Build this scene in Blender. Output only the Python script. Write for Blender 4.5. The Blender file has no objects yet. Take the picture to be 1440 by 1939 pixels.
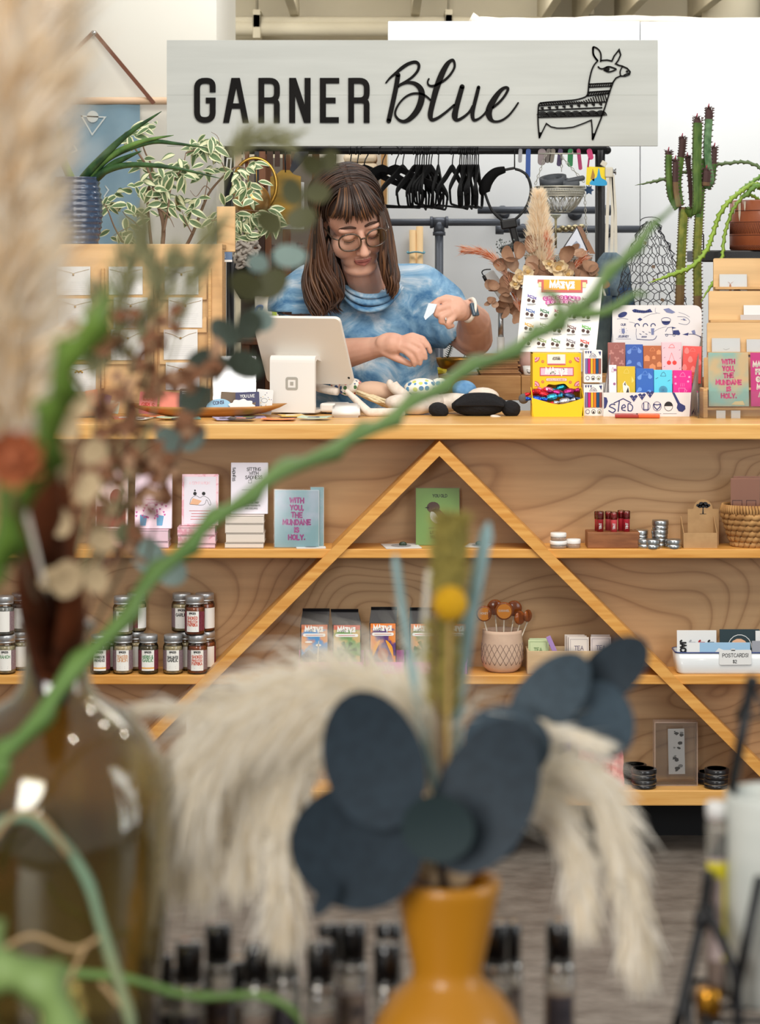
import bpy,bmesh,math,random
from mathutils import Vector,Matrix,Euler,noise
from mathutils.geometry import tessellate_polygon
R=math.radians;PI=math.pi;cos=math.cos;sin=math.sin;MT=Matrix.Translation
def EU(*a):return Euler(*a).to_matrix().to_4x4()
rng=random.Random(7)
SC=bpy.context.scene;COL=SC.collection
# camera, world, light, exposure
F,CX,HY,CH=4500.0,720.0,500.0,1.5
cam=bpy.data.cameras.new('camera');cam_o=bpy.data.objects.new('camera',cam);COL.objects.link(cam_o)
cam_o.location=(0,0,CH);cam_o.rotation_euler=(R(90),0,0)
cam.sensor_width=36;cam.sensor_fit='AUTO';cam.lens=F/1939*36
cam.shift_y=-(969.5-HY)/1939
cam.dof.use_dof=True;cam.dof.focus_distance=6.35;cam.dof.aperture_fstop=9.5
cam.clip_start=.05
SC.camera=cam_o
SC.view_settings.view_transform='Standard';SC.view_settings.look='None'
SC.view_settings.gamma=1;SC.view_settings.use_curve_mapping=False
SC.view_settings.exposure=0.2
wd=bpy.data.worlds.new('world');SC.world=wd;wd.use_nodes=True
wd.node_tree.nodes['Background'].inputs[0].default_value=(1.0,.985,.955,1)
wd.node_tree.nodes['Background'].inputs[1].default_value=0.30
def area(name,loc,tgt,sx,sy,power,col=(1,1,1)):
 l=bpy.data.lights.new(name,'AREA');l.shape='RECTANGLE';l.size=sx;l.size_y=sy;l.energy=power;l.color=col
 o=bpy.data.objects.new(name,l);COL.objects.link(o);o.location=loc
 o.rotation_euler=(Vector(tgt)-Vector(loc)).to_track_quat('-Z','Y').to_euler();return o
def spot_bulb(name,loc,power,r=.03,col=(1,.9,.75)):
 l=bpy.data.lights.new(name,'POINT');l.energy=power;l.shadow_soft_size=r;l.color=col
 o=bpy.data.objects.new(name,l);COL.objects.link(o);o.location=loc;return o
area('added_overhead_light',(0.2,4.3,3.25),(0.1,5.6,0),3.0,1.6,84,(1,.95,.87))  # broad area light added overhead to give the light a direction
area('added_overhead_light',(0.6,7.5,3.1),(0.6,8.2,1.2),2.6,.5,27,(1,.98,.96))  # unseen area light added behind the sign to brighten the white partition
area('shop_window_light',(3.4,1.2,2.0),(0.0,6.6,1.2),2.2,2.2,58,(.9,.96,1))
area('shop_window_light',(-1.1,-1.3,2.2),(0.0,1.6,1.0),1.2,1.6,72,(1,.985,.96))
area('added_rear_light',(0,9.9,2.95),(0,10.4,0),3.5,.8,46,(1,.96,.88))  # unseen area light added to lift the dark upper rear wall
for x,y in((-1.0,2.4),(-.2,3.0),(.9,2.6),(.3,1.2),(1.7,3.2)):
 spot_bulb('ceiling_spot_bulb',(x,y,3.1),7,.035)
 # helpers
def P(px,py,Y):return Vector(((px-CX)*Y/F,Y,CH-(py-HY)*Y/F))
def kk(Y):return Y/F
def lin(c):
 if isinstance(c,str):c=tuple(int(c[i:i+2],16)for i in(0,2,4))
 c=[x/255 for x in c]
 return tuple(x/12.92 if x<=.04045 else((x+.055)/1.055)**2.4 for x in c[:3])+(1,)
MATS={}
def mat(name,col,rough=.55,metal=0,col2=None,scale=20,stretch=(1,1,1),bump=0,alpha=1,trans=0,spec=.5,lo=.35,hi=.65,detail=4,ior=1.45,emit=0,coat=0,sss=0):
 if name in MATS:return MATS[name]
 m=bpy.data.materials.new(name);MATS[name]=m;m.use_nodes=True
 nt=m.node_tree;b=nt.nodes['Principled BSDF'];N=nt.nodes.new;L=nt.links.new
 b.inputs['Base Color'].default_value=lin(col);b.inputs['Roughness'].default_value=rough
 b.inputs['Metallic'].default_value=metal;b.inputs['Specular IOR Level'].default_value=spec
 b.inputs['IOR'].default_value=ior
 if alpha<1:b.inputs['Alpha'].default_value=alpha
 if trans:b.inputs['Transmission Weight'].default_value=trans
 if coat:b.inputs['Coat Weight'].default_value=coat
 if sss:b.inputs['Subsurface Weight'].default_value=sss;b.inputs['Subsurface Radius'].default_value=(.02,.008,.005);b.inputs['Subsurface Scale'].default_value=.3
 if emit:b.inputs['Emission Color'].default_value=lin(col);b.inputs['Emission Strength'].default_value=emit
 if col2 is not None or bump:
  tc=N('ShaderNodeTexCoord');mp=N('ShaderNodeMapping');mp.inputs['Scale'].default_value=stretch
  nz=N('ShaderNodeTexNoise');nz.inputs['Scale'].default_value=scale;nz.inputs['Detail'].default_value=detail
  L(tc.outputs['Object'],mp.inputs[0]);L(mp.outputs[0],nz.inputs['Vector'])
  if col2 is not None:
   rp=N('ShaderNodeValToRGB');rp.color_ramp.elements[0].position=lo;rp.color_ramp.elements[1].position=hi
   rp.color_ramp.elements[0].color=lin(col);rp.color_ramp.elements[1].color=lin(col2)
   L(nz.outputs['Fac'],rp.inputs[0]);L(rp.outputs[0],b.inputs['Base Color'])
  if bump:
   bp=N('ShaderNodeBump');bp.inputs['Strength'].default_value=bump;bp.inputs['Distance'].default_value=.004
   L(nz.outputs['Fac'],bp.inputs['Height']);L(bp.outputs[0],b.inputs['Normal'])
 return m
def plywood(name,c1,c2,c3,scale=1.0,stretch=(1,1,2.2),rough=.5,rings=16):
 """sheet veneer: contour lines of a slow noise"""
 if name in MATS:return MATS[name]
 m=bpy.data.materials.new(name);MATS[name]=m;m.use_nodes=True
 nt=m.node_tree;b=nt.nodes['Principled BSDF'];N=nt.nodes.new;L=nt.links.new
 b.inputs['Roughness'].default_value=rough
 tc=N('ShaderNodeTexCoord');mp=N('ShaderNodeMapping');mp.inputs['Scale'].default_value=stretch
 nz=N('ShaderNodeTexNoise');nz.inputs['Scale'].default_value=scale;nz.inputs['Detail'].default_value=1.3;nz.inputs['Distortion'].default_value=.4
 L(tc.outputs['Object'],mp.inputs[0]);L(mp.outputs[0],nz.inputs['Vector'])
 mu=N('ShaderNodeMath');mu.operation='MULTIPLY';mu.inputs[1].default_value=rings
 fr=N('ShaderNodeMath');fr.operation='FRACT';L(nz.outputs['Fac'],mu.inputs[0]);L(mu.outputs[0],fr.inputs[0])
 rp=N('ShaderNodeValToRGB');e=rp.color_ramp.elements
 e[0].position=0;e[0].color=lin(c3);e[1].position=1;e[1].color=lin(c3)
 for p_,c_ in((.12,c2),(.3,c1),(.75,c1),(.93,c2)):
  q=e.new(p_);q.color=lin(c_)
 L(fr.outputs[0],rp.inputs[0])
 n2=N('ShaderNodeTexNoise');n2.inputs['Scale'].default_value=3;n2.inputs['Detail'].default_value=5
 m2=N('ShaderNodeMapping');m2.inputs['Scale'].default_value=(1,1,14)if stretch[2]>=stretch[0]else(14,1,1)
 L(tc.outputs['Object'],m2.inputs[0]);L(m2.outputs[0],n2.inputs['Vector'])
 mx=N('ShaderNodeMixRGB');mx.blend_type='MULTIPLY';mx.inputs[0].default_value=.35
 r2=N('ShaderNodeValToRGB');r2.color_ramp.elements[0].position=.3;r2.color_ramp.elements[0].color=(.55,.5,.45,1);r2.color_ramp.elements[1].position=.6
 L(n2.outputs['Fac'],r2.inputs[0]);L(rp.outputs[0],mx.inputs[1]);L(r2.outputs[0],mx.inputs[2]);L(mx.outputs[0],b.inputs['Base Color'])
 return m
def film(name,tint=(255,255,255),gloss=.14,rough=.08):
 """clear plastic: mostly see-through with a glossy coat"""
 if name in MATS:return MATS[name]
 m=bpy.data.materials.new(name);MATS[name]=m;m.use_nodes=True
 nt=m.node_tree;nt.nodes.clear();N=nt.nodes.new;L=nt.links.new
 t=N('ShaderNodeBsdfTransparent');t.inputs[0].default_value=lin(tint)
 g=N('ShaderNodeBsdfGlossy');g.inputs['Roughness'].default_value=rough
 fr=N('ShaderNodeFresnel');fr.inputs[0].default_value=1.4
 ad=N('ShaderNodeMath');ad.operation='ADD';ad.inputs[1].default_value=gloss*.3;L(fr.outputs[0],ad.inputs[0])
 mx=N('ShaderNodeMixShader');o=N('ShaderNodeOutputMaterial')
 L(ad.outputs[0],mx.inputs[0]);L(t.outputs[0],mx.inputs[1]);L(g.outputs[0],mx.inputs[2]);L(mx.outputs[0],o.inputs[0])
 return m
def hairmat(name,col):
 """thin plant fibre: light passes through it"""
 m=bpy.data.materials.new(name);MATS[name]=m;m.use_nodes=True;nt=m.node_tree;nt.nodes.clear();N=nt.nodes.new;L=nt.links.new
 d=N('ShaderNodeBsdfDiffuse');t=N('ShaderNodeBsdfTranslucent');x=N('ShaderNodeMixShader');o=N('ShaderNodeOutputMaterial')
 for n in(d,t):n.inputs[0].default_value=lin(col);L(n.outputs[0],x.inputs[1 if n is d else 2])
 x.inputs[0].default_value=.5;L(x.outputs[0],o.inputs[0]);return m
ORD='first second third fourth fifth sixth seventh eighth ninth tenth eleventh twelfth'.split()
ORG={}
def thing(name,label,cat,loc=(0,0,0),group=None):
 o=bpy.data.objects.new(name,None);COL.objects.link(o);o.location=loc;o.empty_display_size=.05
 ORG[o]=Vector(loc);return tag(o,label,cat,group)
def tag(o,label=None,cat=None,group=None,kind=None):
 if label:o['label']=label
 if cat:o['category']=cat
 if group:o['group']=group
 if kind:o['kind']=kind
 return o
def dup(root,loc,rz=None,label=None,group=None,scale=None):
 r=root.copy();COL.objects.link(r);r.location=loc
 if rz is not None:r.rotation_euler=(0,0,rz)if not hasattr(rz,'__len__')else rz
 if scale:r.scale=(scale,)*3 if not hasattr(scale,'__len__')else scale
 if label:r['label']=label
 if group:r['group']=group
 for ch in list(root.children):
  c=ch.copy();COL.objects.link(c);c.parent=r
  for g in list(ch.children):
   d=g.copy();COL.objects.link(d);d.parent=c
 return r
def perp(d):
 d=d.normalized();a=Vector((0,0,1))if abs(d.z)<.9 else Vector((1,0,0))
 u=d.cross(a).normalized();return u,d.cross(u).normalized()
def catmull(pts,n=6,closed=False):
 pts=[Vector(p)for p in pts];out=[];m=len(pts)
 rngi=range(m if closed else m-1)
 for i in rngi:
  if closed:a,b,c,d=pts[(i-1)%m],pts[i],pts[(i+1)%m],pts[(i+2)%m]
  else:a,b,c,d=pts[max(i-1,0)],pts[i],pts[i+1],pts[min(i+2,m-1)]
  for j in range(n):
   t=j/n
   out.append(.5*((2*b)+(c-a)*t+(2*a-5*b+4*c-d)*t*t+(3*b-a-3*c+d)*t**3))
 if not closed:out.append(pts[-1].copy())
 return out
class MB:
 def __init__(s):s.v=[];s.f=[];s.fm=[];s.fs=[];s.mats=[]
 def add(s,vs,fs,m,smooth=False,M=None):
  if m not in s.mats:s.mats.append(m)
  k=s.mats.index(m);n=len(s.v)
  s.v+=[tuple(M@Vector(v))if M else tuple(v)for v in vs]
  for f in fs:s.f.append(tuple(i+n for i in f));s.fm.append(k);s.fs.append(smooth)
  return s
 def box(s,c,size,m,rot=None,bev=0,M=None):
  hx,hy,hz=[x/2 for x in size];T=MT(Vector(c))
  if rot:T=T@EU(rot)
  if M:T=M@T
  if bev<=0:
   vs=[(x,y,z)for x in(-hx,hx)for y in(-hy,hy)for z in(-hz,hz)]
   fs=[(0,1,3,2),(4,6,7,5),(0,4,5,1),(2,3,7,6),(0,2,6,4),(1,5,7,3)]
   return s.add(vs,fs,m,False,T)
  bm=bmesh.new();bmesh.ops.create_cube(bm,size=1)
  for v in bm.verts:v.co=Vector((v.co.x*size[0],v.co.y*size[1],v.co.z*size[2]))
  bmesh.ops.bevel(bm,geom=bm.edges[:],offset=bev,segments=2,affect='EDGES',profile=.5)
  s.bm(bm,m,False,T);return s
 def bm(s,bm,m,smooth=False,M=None):
  bm.verts.ensure_lookup_table();bm.verts.index_update()
  s.add([v.co.copy()for v in bm.verts],[[v.index for v in f.verts]for f in bm.faces],m,smooth,M);bm.free()
 def span(s,x0,x1,y0,y1,z0,z1,m,bev=0):return s.box(((x0+x1)/2,(y0+y1)/2,(z0+z1)/2),(abs(x1-x0),abs(y1-y0),abs(z1-z0)),m,None,bev)
 def tube(s,pts,r,m,n=8,caps=True,smooth=True,closed=False,flat=1.0):
  pts=[Vector(p)for p in pts];N=len(pts)
  rr=[r]*N if not hasattr(r,'__len__')and not callable(r)else([r(i/(N-1))for i in range(N)]if callable(r)else list(r))
  vs=[];u=None
  for i,p in enumerate(pts):
   if closed:d=pts[(i+1)%N]-pts[i-1]
   else:d=pts[min(i+1,N-1)]-pts[max(i-1,0)]
   if d.length<1e-9:d=Vector((0,0,1))
   d.normalize()
   if u is None:u,w=perp(d)
   else:
    u=u-d*u.dot(d)
    if u.length<1e-6:u,w=perp(d)
    u.normalize();w=d.cross(u)
   for j in range(n):
    a=2*PI*j/n;vs.append(p+(u*cos(a)+w*sin(a)*flat)*rr[i])
  fs=[]
  for i in range(N if closed else N-1):
   i2=(i+1)%N
   for j in range(n):
    j2=(j+1)%n;fs.append((i*n+j,i*n+j2,i2*n+j2,i2*n+j))
  if caps and not closed:fs+=[tuple(range(n-1,-1,-1)),tuple((N-1)*n+j for j in range(n))]
  return s.add(vs,fs,m,smooth)
 def lathe(s,prof,c,m,n=24,smooth=True,M=None,sx=1,sy=1):
  vs=[];fs=[];c=Vector(c)
  for r,z in prof:
   for j in range(n):vs.append(c+Vector((r*cos(2*PI*j/n)*sx,r*sin(2*PI*j/n)*sy,z)))
  for i in range(len(prof)-1):
   for j in range(n):
    j2=(j+1)%n;fs.append((i*n+j,i*n+j2,(i+1)*n+j2,(i+1)*n+j))
  if prof[0][0]>1e-6:fs.append(tuple(range(n-1,-1,-1)))
  if prof[-1][0]>1e-6:fs.append(tuple((len(prof)-1)*n+j for j in range(n)))
  return s.add(vs,fs,m,smooth,M)
 def ball(s,c,r,m,rot=None,nu=14,nv=10,noise_amp=0,smooth=True):
  r=(r,r,r)if not hasattr(r,'__len__')else r
  T=MT(Vector(c))
  if rot is not None:T=T@(rot if isinstance(rot,Matrix)else EU(rot))
  vs=[(0,0,r[2])];fs=[]
  for i in range(1,nv):
   a=PI*i/nv
   for j in range(nu):
    b=2*PI*j/nu;q=1+noise_amp*rng.uniform(-1,1)
    vs.append((q*r[0]*sin(a)*cos(b),q*r[1]*sin(a)*sin(b),q*r[2]*cos(a)))
  vs.append((0,0,-r[2]));L=len(vs)-1
  for j in range(nu):fs.append((0,1+j,1+(j+1)%nu));fs.append((L,L-nu+(j+1)%nu,L-nu+j))
  for i in range(nv-2):
   for j in range(nu):
    a=1+i*nu;fs.append((a+j,a+nu+j,a+nu+(j+1)%nu,a+(j+1)%nu))
  return s.add(vs,fs,m,smooth,T)
 def prism(s,pts,d,m,M=None,smooth=False):
  """2-D outline (x, z) pushed from y=0 to y=d"""
  n=len(pts);tri=tessellate_polygon([[Vector((p[0],p[1],0))for p in pts]])
  vs=[(p[0],0,p[1])for p in pts]
  fs=[tuple(t)for t in tri]
  if d:
   vs+=[(p[0],d,p[1])for p in pts]
   fs+=[(t[2]+n,t[1]+n,t[0]+n)for t in tri]+[(i,i+n,(i+1)%n+n,(i+1)%n)for i in range(n)]
  return s.add(vs,fs,m,smooth,M)
 def stroke(s,pts,w,m,M=None,thick=0,caps=True):
  """flat pen stroke in the (x, z) plane; w number or list; thick: pushed to y=-thick"""
  pts=[Vector((p[0],p[1]))for p in pts]
  q=[pts[0]]
  ww=[w]*len(pts)if not hasattr(w,'__len__')else list(w);w2=[ww[0]]
  for p,x in zip(pts[1:],ww[1:]):
   if(p-q[-1]).length>1e-7:q.append(p);w2.append(x)
  if len(q)<2:return s
  pts,ww=q,w2;N=len(pts);vs=[];fs=[]
  for i in range(N):
   a=(pts[i]-pts[i-1]).normalized()if i else(pts[1]-pts[0]).normalized()
   b=(pts[i+1]-pts[i]).normalized()if i<N-1 else a
   t=(a+b)
   t=t.normalized()if t.length>.2 else a
   nrm=Vector((-t.y,t.x));c=max(.45,nrm.dot(Vector((-a.y,a.x))))
   h=nrm*(ww[i]/2/c);vs+=[pts[i]+h,pts[i]-h]
  for i in range(N-1):fs.append((2*i,2*i+1,2*i+3,2*i+2))
  V3=[(v.x,-thick,v.y)for v in vs]
  F3=list(fs)
  if thick:
   n=len(V3);V3+=[(v.x,0,v.y)for v in vs]
   for i in range(N-1):F3+=[(2*i,2*i+2,2*i+2+n,2*i+n),(2*i+1,2*i+1+n,2*i+3+n,2*i+3)]
   F3+=[(0,n,n+1,1),(2*N-2,2*N-1,n+2*N-1,n+2*N-2)]
  s.add(V3,F3,m,False,M)
  if caps:
   for p,x in((pts[0],ww[0]),(pts[-1],ww[-1])):s.disc(p,x/2,m,M,thick)
  return s
 def disc(s,p,r,m,M=None,thick=0,n=10,ry=None):
  ry=ry or r
  pts=[(p[0]+r*cos(2*PI*j/n),p[1]+ry*sin(2*PI*j/n))for j in range(n)]
  if thick:return s.prism(pts,thick,m,(M or Matrix())@MT((0,-thick,0)))
  return s.prism(pts,0,m,M)
 def rect(s,x0,z0,x1,z1,m,M=None,thick=0):
  pts=[(x0,z0),(x1,z0),(x1,z1),(x0,z1)]
  return s.prism(pts,thick,m,(M or Matrix())@MT((0,-thick,0)))
 def obj(s,name,parent=None,loc=None,label=None,cat=None,group=None,kind=None,base=False):
  """mesh object from world-space vertices"""
  if parent is not None:o0=ORG[parent]
  elif loc is not None:o0=Vector(loc)
  elif cat:
   xs=[v[0]for v in s.v];ys=[v[1]for v in s.v];zs=[v[2]for v in s.v]
   o0=Vector(((min(xs)+max(xs))/2,(min(ys)+max(ys))/2,min(zs)))
  else:o0=Vector((0,0,0))
  me=bpy.data.meshes.new(name)
  me.from_pydata([(v[0]-o0.x,v[1]-o0.y,v[2]-o0.z)for v in s.v],[],s.f)
  for m in s.mats:me.materials.append(m)
  me.polygons.foreach_set('material_index',s.fm);me.polygons.foreach_set('use_smooth',s.fs)
  me.update()
  o=bpy.data.objects.new(name,me);COL.objects.link(o)
  ORG[o]=o0
  if parent is not None:o.parent=parent
  else:o.location=o0
  return tag(o,label,cat,group,kind)
def frame(origin,right=(1,0,0),up=(0,0,1)):
 """matrix whose local x runs along right, z along up, -y towards the reader"""
 r=Vector(right).normalized();u=Vector(up);u=(u-r*u.dot(r)).normalized();y=u.cross(r)
 return Matrix(((r.x,y.x,u.x,origin[0]),(r.y,y.y,u.y,origin[1]),(r.z,y.z,u.z,origin[2]),(0,0,0,1)))
def fillet(pts,r,n=6):
 out=[];N=len(pts)
 rr=r if hasattr(r,'__len__')else[r]*N
 for i,p in enumerate(pts):
  p=Vector(p)
  if i in(0,N-1)or rr[i]<=0:out.append(p);continue
  a=(Vector(pts[i-1])-p);b=(Vector(pts[i+1])-p);k=min(rr[i],a.length*.499,b.length*.499)
  A=p+a.normalized()*k;B=p+b.normalized()*k
  for j in range(n+1):
   t=j/n;out.append(A*(1-t)**2+p*2*t*(1-t)+B*t*t)
 return out
def rrect(x0,z0,x1,z1,r,n=4):
 out=[]
 for cx,cz,a0 in((x1-r,z1-r,0),(x0+r,z1-r,90),(x0+r,z0+r,180),(x1-r,z0+r,270)):
  for j in range(n+1):
   a=R(a0+90*j/n);out.append((cx+r*cos(a),cz+r*sin(a)))
 return out
GL={'A':(4,"0,0 2,6 4,0|.8,2 3.2,2"),'B':(3.6,"0,0 0,6|~0,6 2.3,5.8 3,4.6 2.1,3.3 0,3.1|~0,3.1 2.6,3 3.6,1.6 2.6,.1 0,0"),'C':(3.6,"~3.6,5 2.2,6 .5,5 0,3 .5,1 2.2,0 3.6,1"),'D':(3.8,"0,0 0,6|~0,6 2.4,5.7 3.8,3 2.4,.3 0,0"),'E':(3.2,"3.2,6 0,6 0,0 3.2,0|0,3 2.7,3"),'F':(3.1,"3.1,6 0,6 0,0|0,3.1 2.6,3.1"),'G':(3.8,"~3.6,5 2.2,6 .5,5 0,3 .5,1 2.2,0 3.7,1 3.8,2.7|3.8,2.7 2.2,2.7"),'H':(3.8,"0,0 0,6|3.8,0 3.8,6|0,3 3.8,3"),'I':(.4,".2,0 .2,6"),'J':(2.6,"~2.6,6 2.6,2 2.2,.3 1.2,0 0,1.2"),'K':(3.6,"0,0 0,6|3.4,6 0,2.6|1.2,3.7 3.6,0"),'L':(3,"0,6 0,0 3,0"),'M':(4.6,"0,0 .3,6 2.3,1.6 4.3,6 4.6,0"),'N':(3.8,"0,0 0,6 3.8,0 3.8,6"),'O':(4.2,"~2.1,6 .5,5 0,3 .5,1 2.1,0 3.7,1 4.2,3 3.7,5 2.1,6"),'P':(3.4,"0,0 0,6|~0,6 2.6,5.8 3.4,4.5 2.6,3 0,2.8"),'Q':(4.2,"~2.1,6 .5,5 0,3 .5,1 2.1,0 3.7,1 4.2,3 3.7,5 2.1,6|2.6,1.5 4.2,-.3"),'R':(3.6,"0,0 0,6|~0,6 2.6,5.8 3.3,4.5 2.6,3.2 0,3|1.6,3 3.6,0"),'S':(3.4,"~3.2,5 1.8,6 .3,5 .5,3.7 1.8,3.1 3.2,2.2 3.2,.9 1.8,0 0,.9"),'T':(3.8,"0,6 3.8,6|1.9,6 1.9,0"),'U':(3.8,"~0,6 0,2 .6,.4 1.9,0 3.2,.4 3.8,2 3.8,6"),'V':(4,"0,6 2,0 4,6"),'W':(5.4,"0,6 1.3,0 2.7,4.6 4.1,0 5.4,6"),'X':(3.8,"0,0 3.8,6|0,6 3.8,0"),'Y':(3.8,"0,6 1.9,3 3.8,6|1.9,3 1.9,0"),'Z':(3.4,"0,6 3.4,6 0,0 3.4,0"),'.':(.4,".2,0 .2,.35"),',':(.6,".5,.5 .1,-1"),'!':(.4,".2,6 .2,2|.2,.4 .2,0"),'&':(4,"~4,0 1,4.2 1,5.6 2,6 2.6,5 .3,2.2 .3,.8 1.6,0 3.6,2.4"),'$':(3.4,"~3.2,5 1.8,5.6 .3,4.8 .5,3.7 1.8,3.1 3.2,2.3 3.1,1 1.8,.4 0,1|1.7,6.4 1.7,-.4"),'2':(3.2,"~0,4.8 1,6 2.8,5.5 3,4 1.5,2 0,0|0,0 3.2,0"),"'":(.4,".2,6 .2,4.6"),'-':(2,"0,3 2,3"),'\u0190':(3.6,"3.3,5.4 .3,5.4 2.3,3.1 .3,.6 3.4,.6"),}
def write(mb,text,M,h,m,width=None,weight=.15,x=0,z=0,align='c',gap=1.1,thick=0,wob=0,caps=True):
 """lettering drawn with pen strokes on the plane of M (local x right, z up); h = cap height"""
 rows=text.split('\n')
 for ri,row in enumerate(rows):
  tot=0;pos=[]
  for ch in row:
   pos.append(tot);tot+=(2.2 if ch==' ' else GL[ch][0]+gap)
  tot-=gap;sx=h/6
  if width and tot*sx>width:sx=width/tot
  x0=x-(tot*sx/2 if align=='c' else 0)
  for ch,p in zip(row,pos):
   if ch==' ':continue
   dz=rng.uniform(-wob,wob)*h
   for st in GL[ch][1].split('|'):
    sm=st[0]=='~';pts=[tuple(float(t)for t in q.split(','))for q in st.lstrip('~').split()]
    if sm:pts=[(v.x,v.y)for v in catmull([(a,b,0)for a,b in pts],3)]
    mb.stroke([(x0+(p+a)*sx,z-ri*h*1.55+b*h/6+dz)for a,b in pts],weight*h,m,M,thick,caps)
 return mb
def tiny_lines(mb,M,x,z,w,n,pitch,m,hgt=.0007,ragged=.3,align='c'):
 for i in range(n):
  k=w*(1-ragged*rng.random());a=x-k/2 if align=='c' else x
  mb.rect(a,z-i*pitch,a+k,z-i*pitch+hgt,m,M)
def leaf_mesh(mb,base,d,nrm,L,W,m,edge=None,curl=.15,fold=.12,n=5,tip=1.0,m_in=None,power=.8):
 """leaf blade from base along d with face normal nrm; edge: pale variegated rim"""
 d=Vector(d).normalized();nrm=Vector(nrm);nrm=(nrm-d*nrm.dot(d))
 nrm=nrm.normalized()if nrm.length>1e-5 else perp(d)[0]
 s=d.cross(nrm);base=Vector(base);vs=[];k=5
 us=[0,.28,.5,.72,1]if edge is None else[0,.16,.5,.84,1]
 for i in range(n+1):
  t=i/n;w=W*sin(PI*min(1,t**power*tip+.02))**.85*.5 if t<1 else W*.02
  c=base+d*(L*t)-nrm*(curl*L*t*t)
  for u in us:
   a=(u*2-1);vs.append(c+s*(a*w)+nrm*(abs(a)*fold*w*2))
 for i in range(n):
  for j in range(4):
   f=(i*k+j,i*k+j+1,(i+1)*k+j+1,(i+1)*k+j)
   mb.add([vs[q]for q in f],[(0,1,2,3)],(edge if(edge is not None and j in(0,3))else(m_in or m)),True)
 return mb
def leaf_proto(name,L,W,m,edge=None,curl=.2,fold=.12,power=.8,n=5):
 """leaf mesh from the origin along +x, face up +z; shared by many leaf objects"""
 vs=[];fs=[];fm=[];us=[0,.2,.5,.8,1]if edge else[0,.25,.5,.75,1]
 for i in range(n+1):
  t=i/n;w=W*.5*max(.03,sin(PI*min(1,t**power))**.8)
  for u in us:
   a=u*2-1;vs.append((L*t,a*w,-curl*L*t*t+abs(a)*fold*w*2))
 for i in range(n):
  for j in range(4):k=5*i+j;fs.append((k,k+1,k+6,k+5));fm.append(1 if edge and j in(0,3)else 0)
 me=bpy.data.meshes.new(name);me.from_pydata(vs,[],fs);me.materials.append(m)
 if edge:me.materials.append(edge)
 me.polygons.foreach_set('material_index',fm);me.polygons.foreach_set('use_smooth',[True]*len(fs));me.update();return me
def disc_leaf_proto(name,r,m,cup=.15,n=18,oval=1.0,notch=0):
 """round eucalyptus-like leaf hinged at the origin, spreading along +x"""
 vs=[(0,0,0)];fs=[];rings=3
 for k in range(1,rings+1):
  for j in range(n):
   a=2*PI*j/n;q=k/rings;x=r*(1+cos(a)*q);y=r*oval*sin(a)*q*(1-notch*.25*cos(a));x=x if k==rings else x
   vs.append((x if q==1 else r+(x-r),y,cup*r*(q*q)*(.6+.4*cos(2*a))-.12*r*cos(a)*q))
 vs[0]=(r,0,0)
 for j in range(n):fs.append((0,1+j,1+(j+1)%n))
 for k in range(rings-1):
  A=1+k*n;B=A+n
  for j in range(n):fs.append((A+j,B+j,B+(j+1)%n,A+(j+1)%n))
 me=bpy.data.meshes.new(name);me.from_pydata(vs,[],fs);me.materials.append(m);me.polygons.foreach_set('use_smooth',[True]*len(fs));me.update();return me
def put(me,name,parent,p,d,up=(0,-1,.3),s=1.0):
 """place shared mesh: +x along d, +z towards up"""
 d=Vector(d).normalized();u=Vector(up);u=u-d*u.dot(d);u=u.normalized()if u.length>1e-4 else perp(d)[0];y=u.cross(d)
 o=bpy.data.objects.new(name,me);COL.objects.link(o);o.parent=parent
 q=Vector(p)-ORG[parent];M=Matrix(((d.x,y.x,u.x,q.x),(d.y,y.y,u.y,q.y),(d.z,y.z,u.z,q.z),(0,0,0,1)))@Matrix.Diagonal((s,s,s,1))
 o.matrix_local=M;ORG[o]=ORG[parent];return o
def fishbone(mb,pts,w,m,tooth=.012,depth=.5,th=.004,nrm=(0,-1,0),seed=1,taper=.15,cross=False):
 """flat cactus stem with hooked teeth along both edges"""
 pts=[Vector(p)for p in pts];r_=random.Random(seed);S=[0]
 for a,b in zip(pts,pts[1:]):S.append(S[-1]+(b-a).length)
 T=S[-1];n=max(8,int(T/(tooth/11)))
 def at(s):
  for i in range(len(S)-1):
   if s<=S[i+1]or i==len(S)-2:
    t=(s-S[i])/max(1e-9,S[i+1]-S[i]);return pts[i].lerp(pts[i+1],min(1,max(0,t))),(pts[i+1]-pts[i]).normalized()
 ww=(lambda t:w[0]+(w[1]-w[0])*t)if hasattr(w,'__len__')else(lambda t:w)
 vs=[]
 for i in range(n+1):
  s=T*i/n;p,d=at(s);N=Vector(nrm);N=(N-d*N.dot(d)).normalized();side=d.cross(N);t=i/n
  env=ww(t)/2*(min(1,(1-t)/taper+.1)if t>1-taper else 1)
  ha=[]
  for sg,ph in((1,0),(-1,.5)):
   u=(s/tooth+ph+.13*sin(s/tooth*2.1))%1;saw=(u/.82)**2.6 if u<.82 else(1-u)/.18;ha.append(env*(1-depth+depth*saw*1.7))
  vs+=[p+side*ha[0],p+N*th*.9,p-side*ha[1],p-N*th*.9]
 fs=[]
 for i in range(n):
  A,B=4*i,4*i+4
  for j in range(4):fs.append((A+j,A+(j+1)%4,B+(j+1)%4,B+j))
 fs+=[(3,2,1,0),(4*n,4*n+1,4*n+2,4*n+3)]
 mb.add(vs,fs,m,True)
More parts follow.
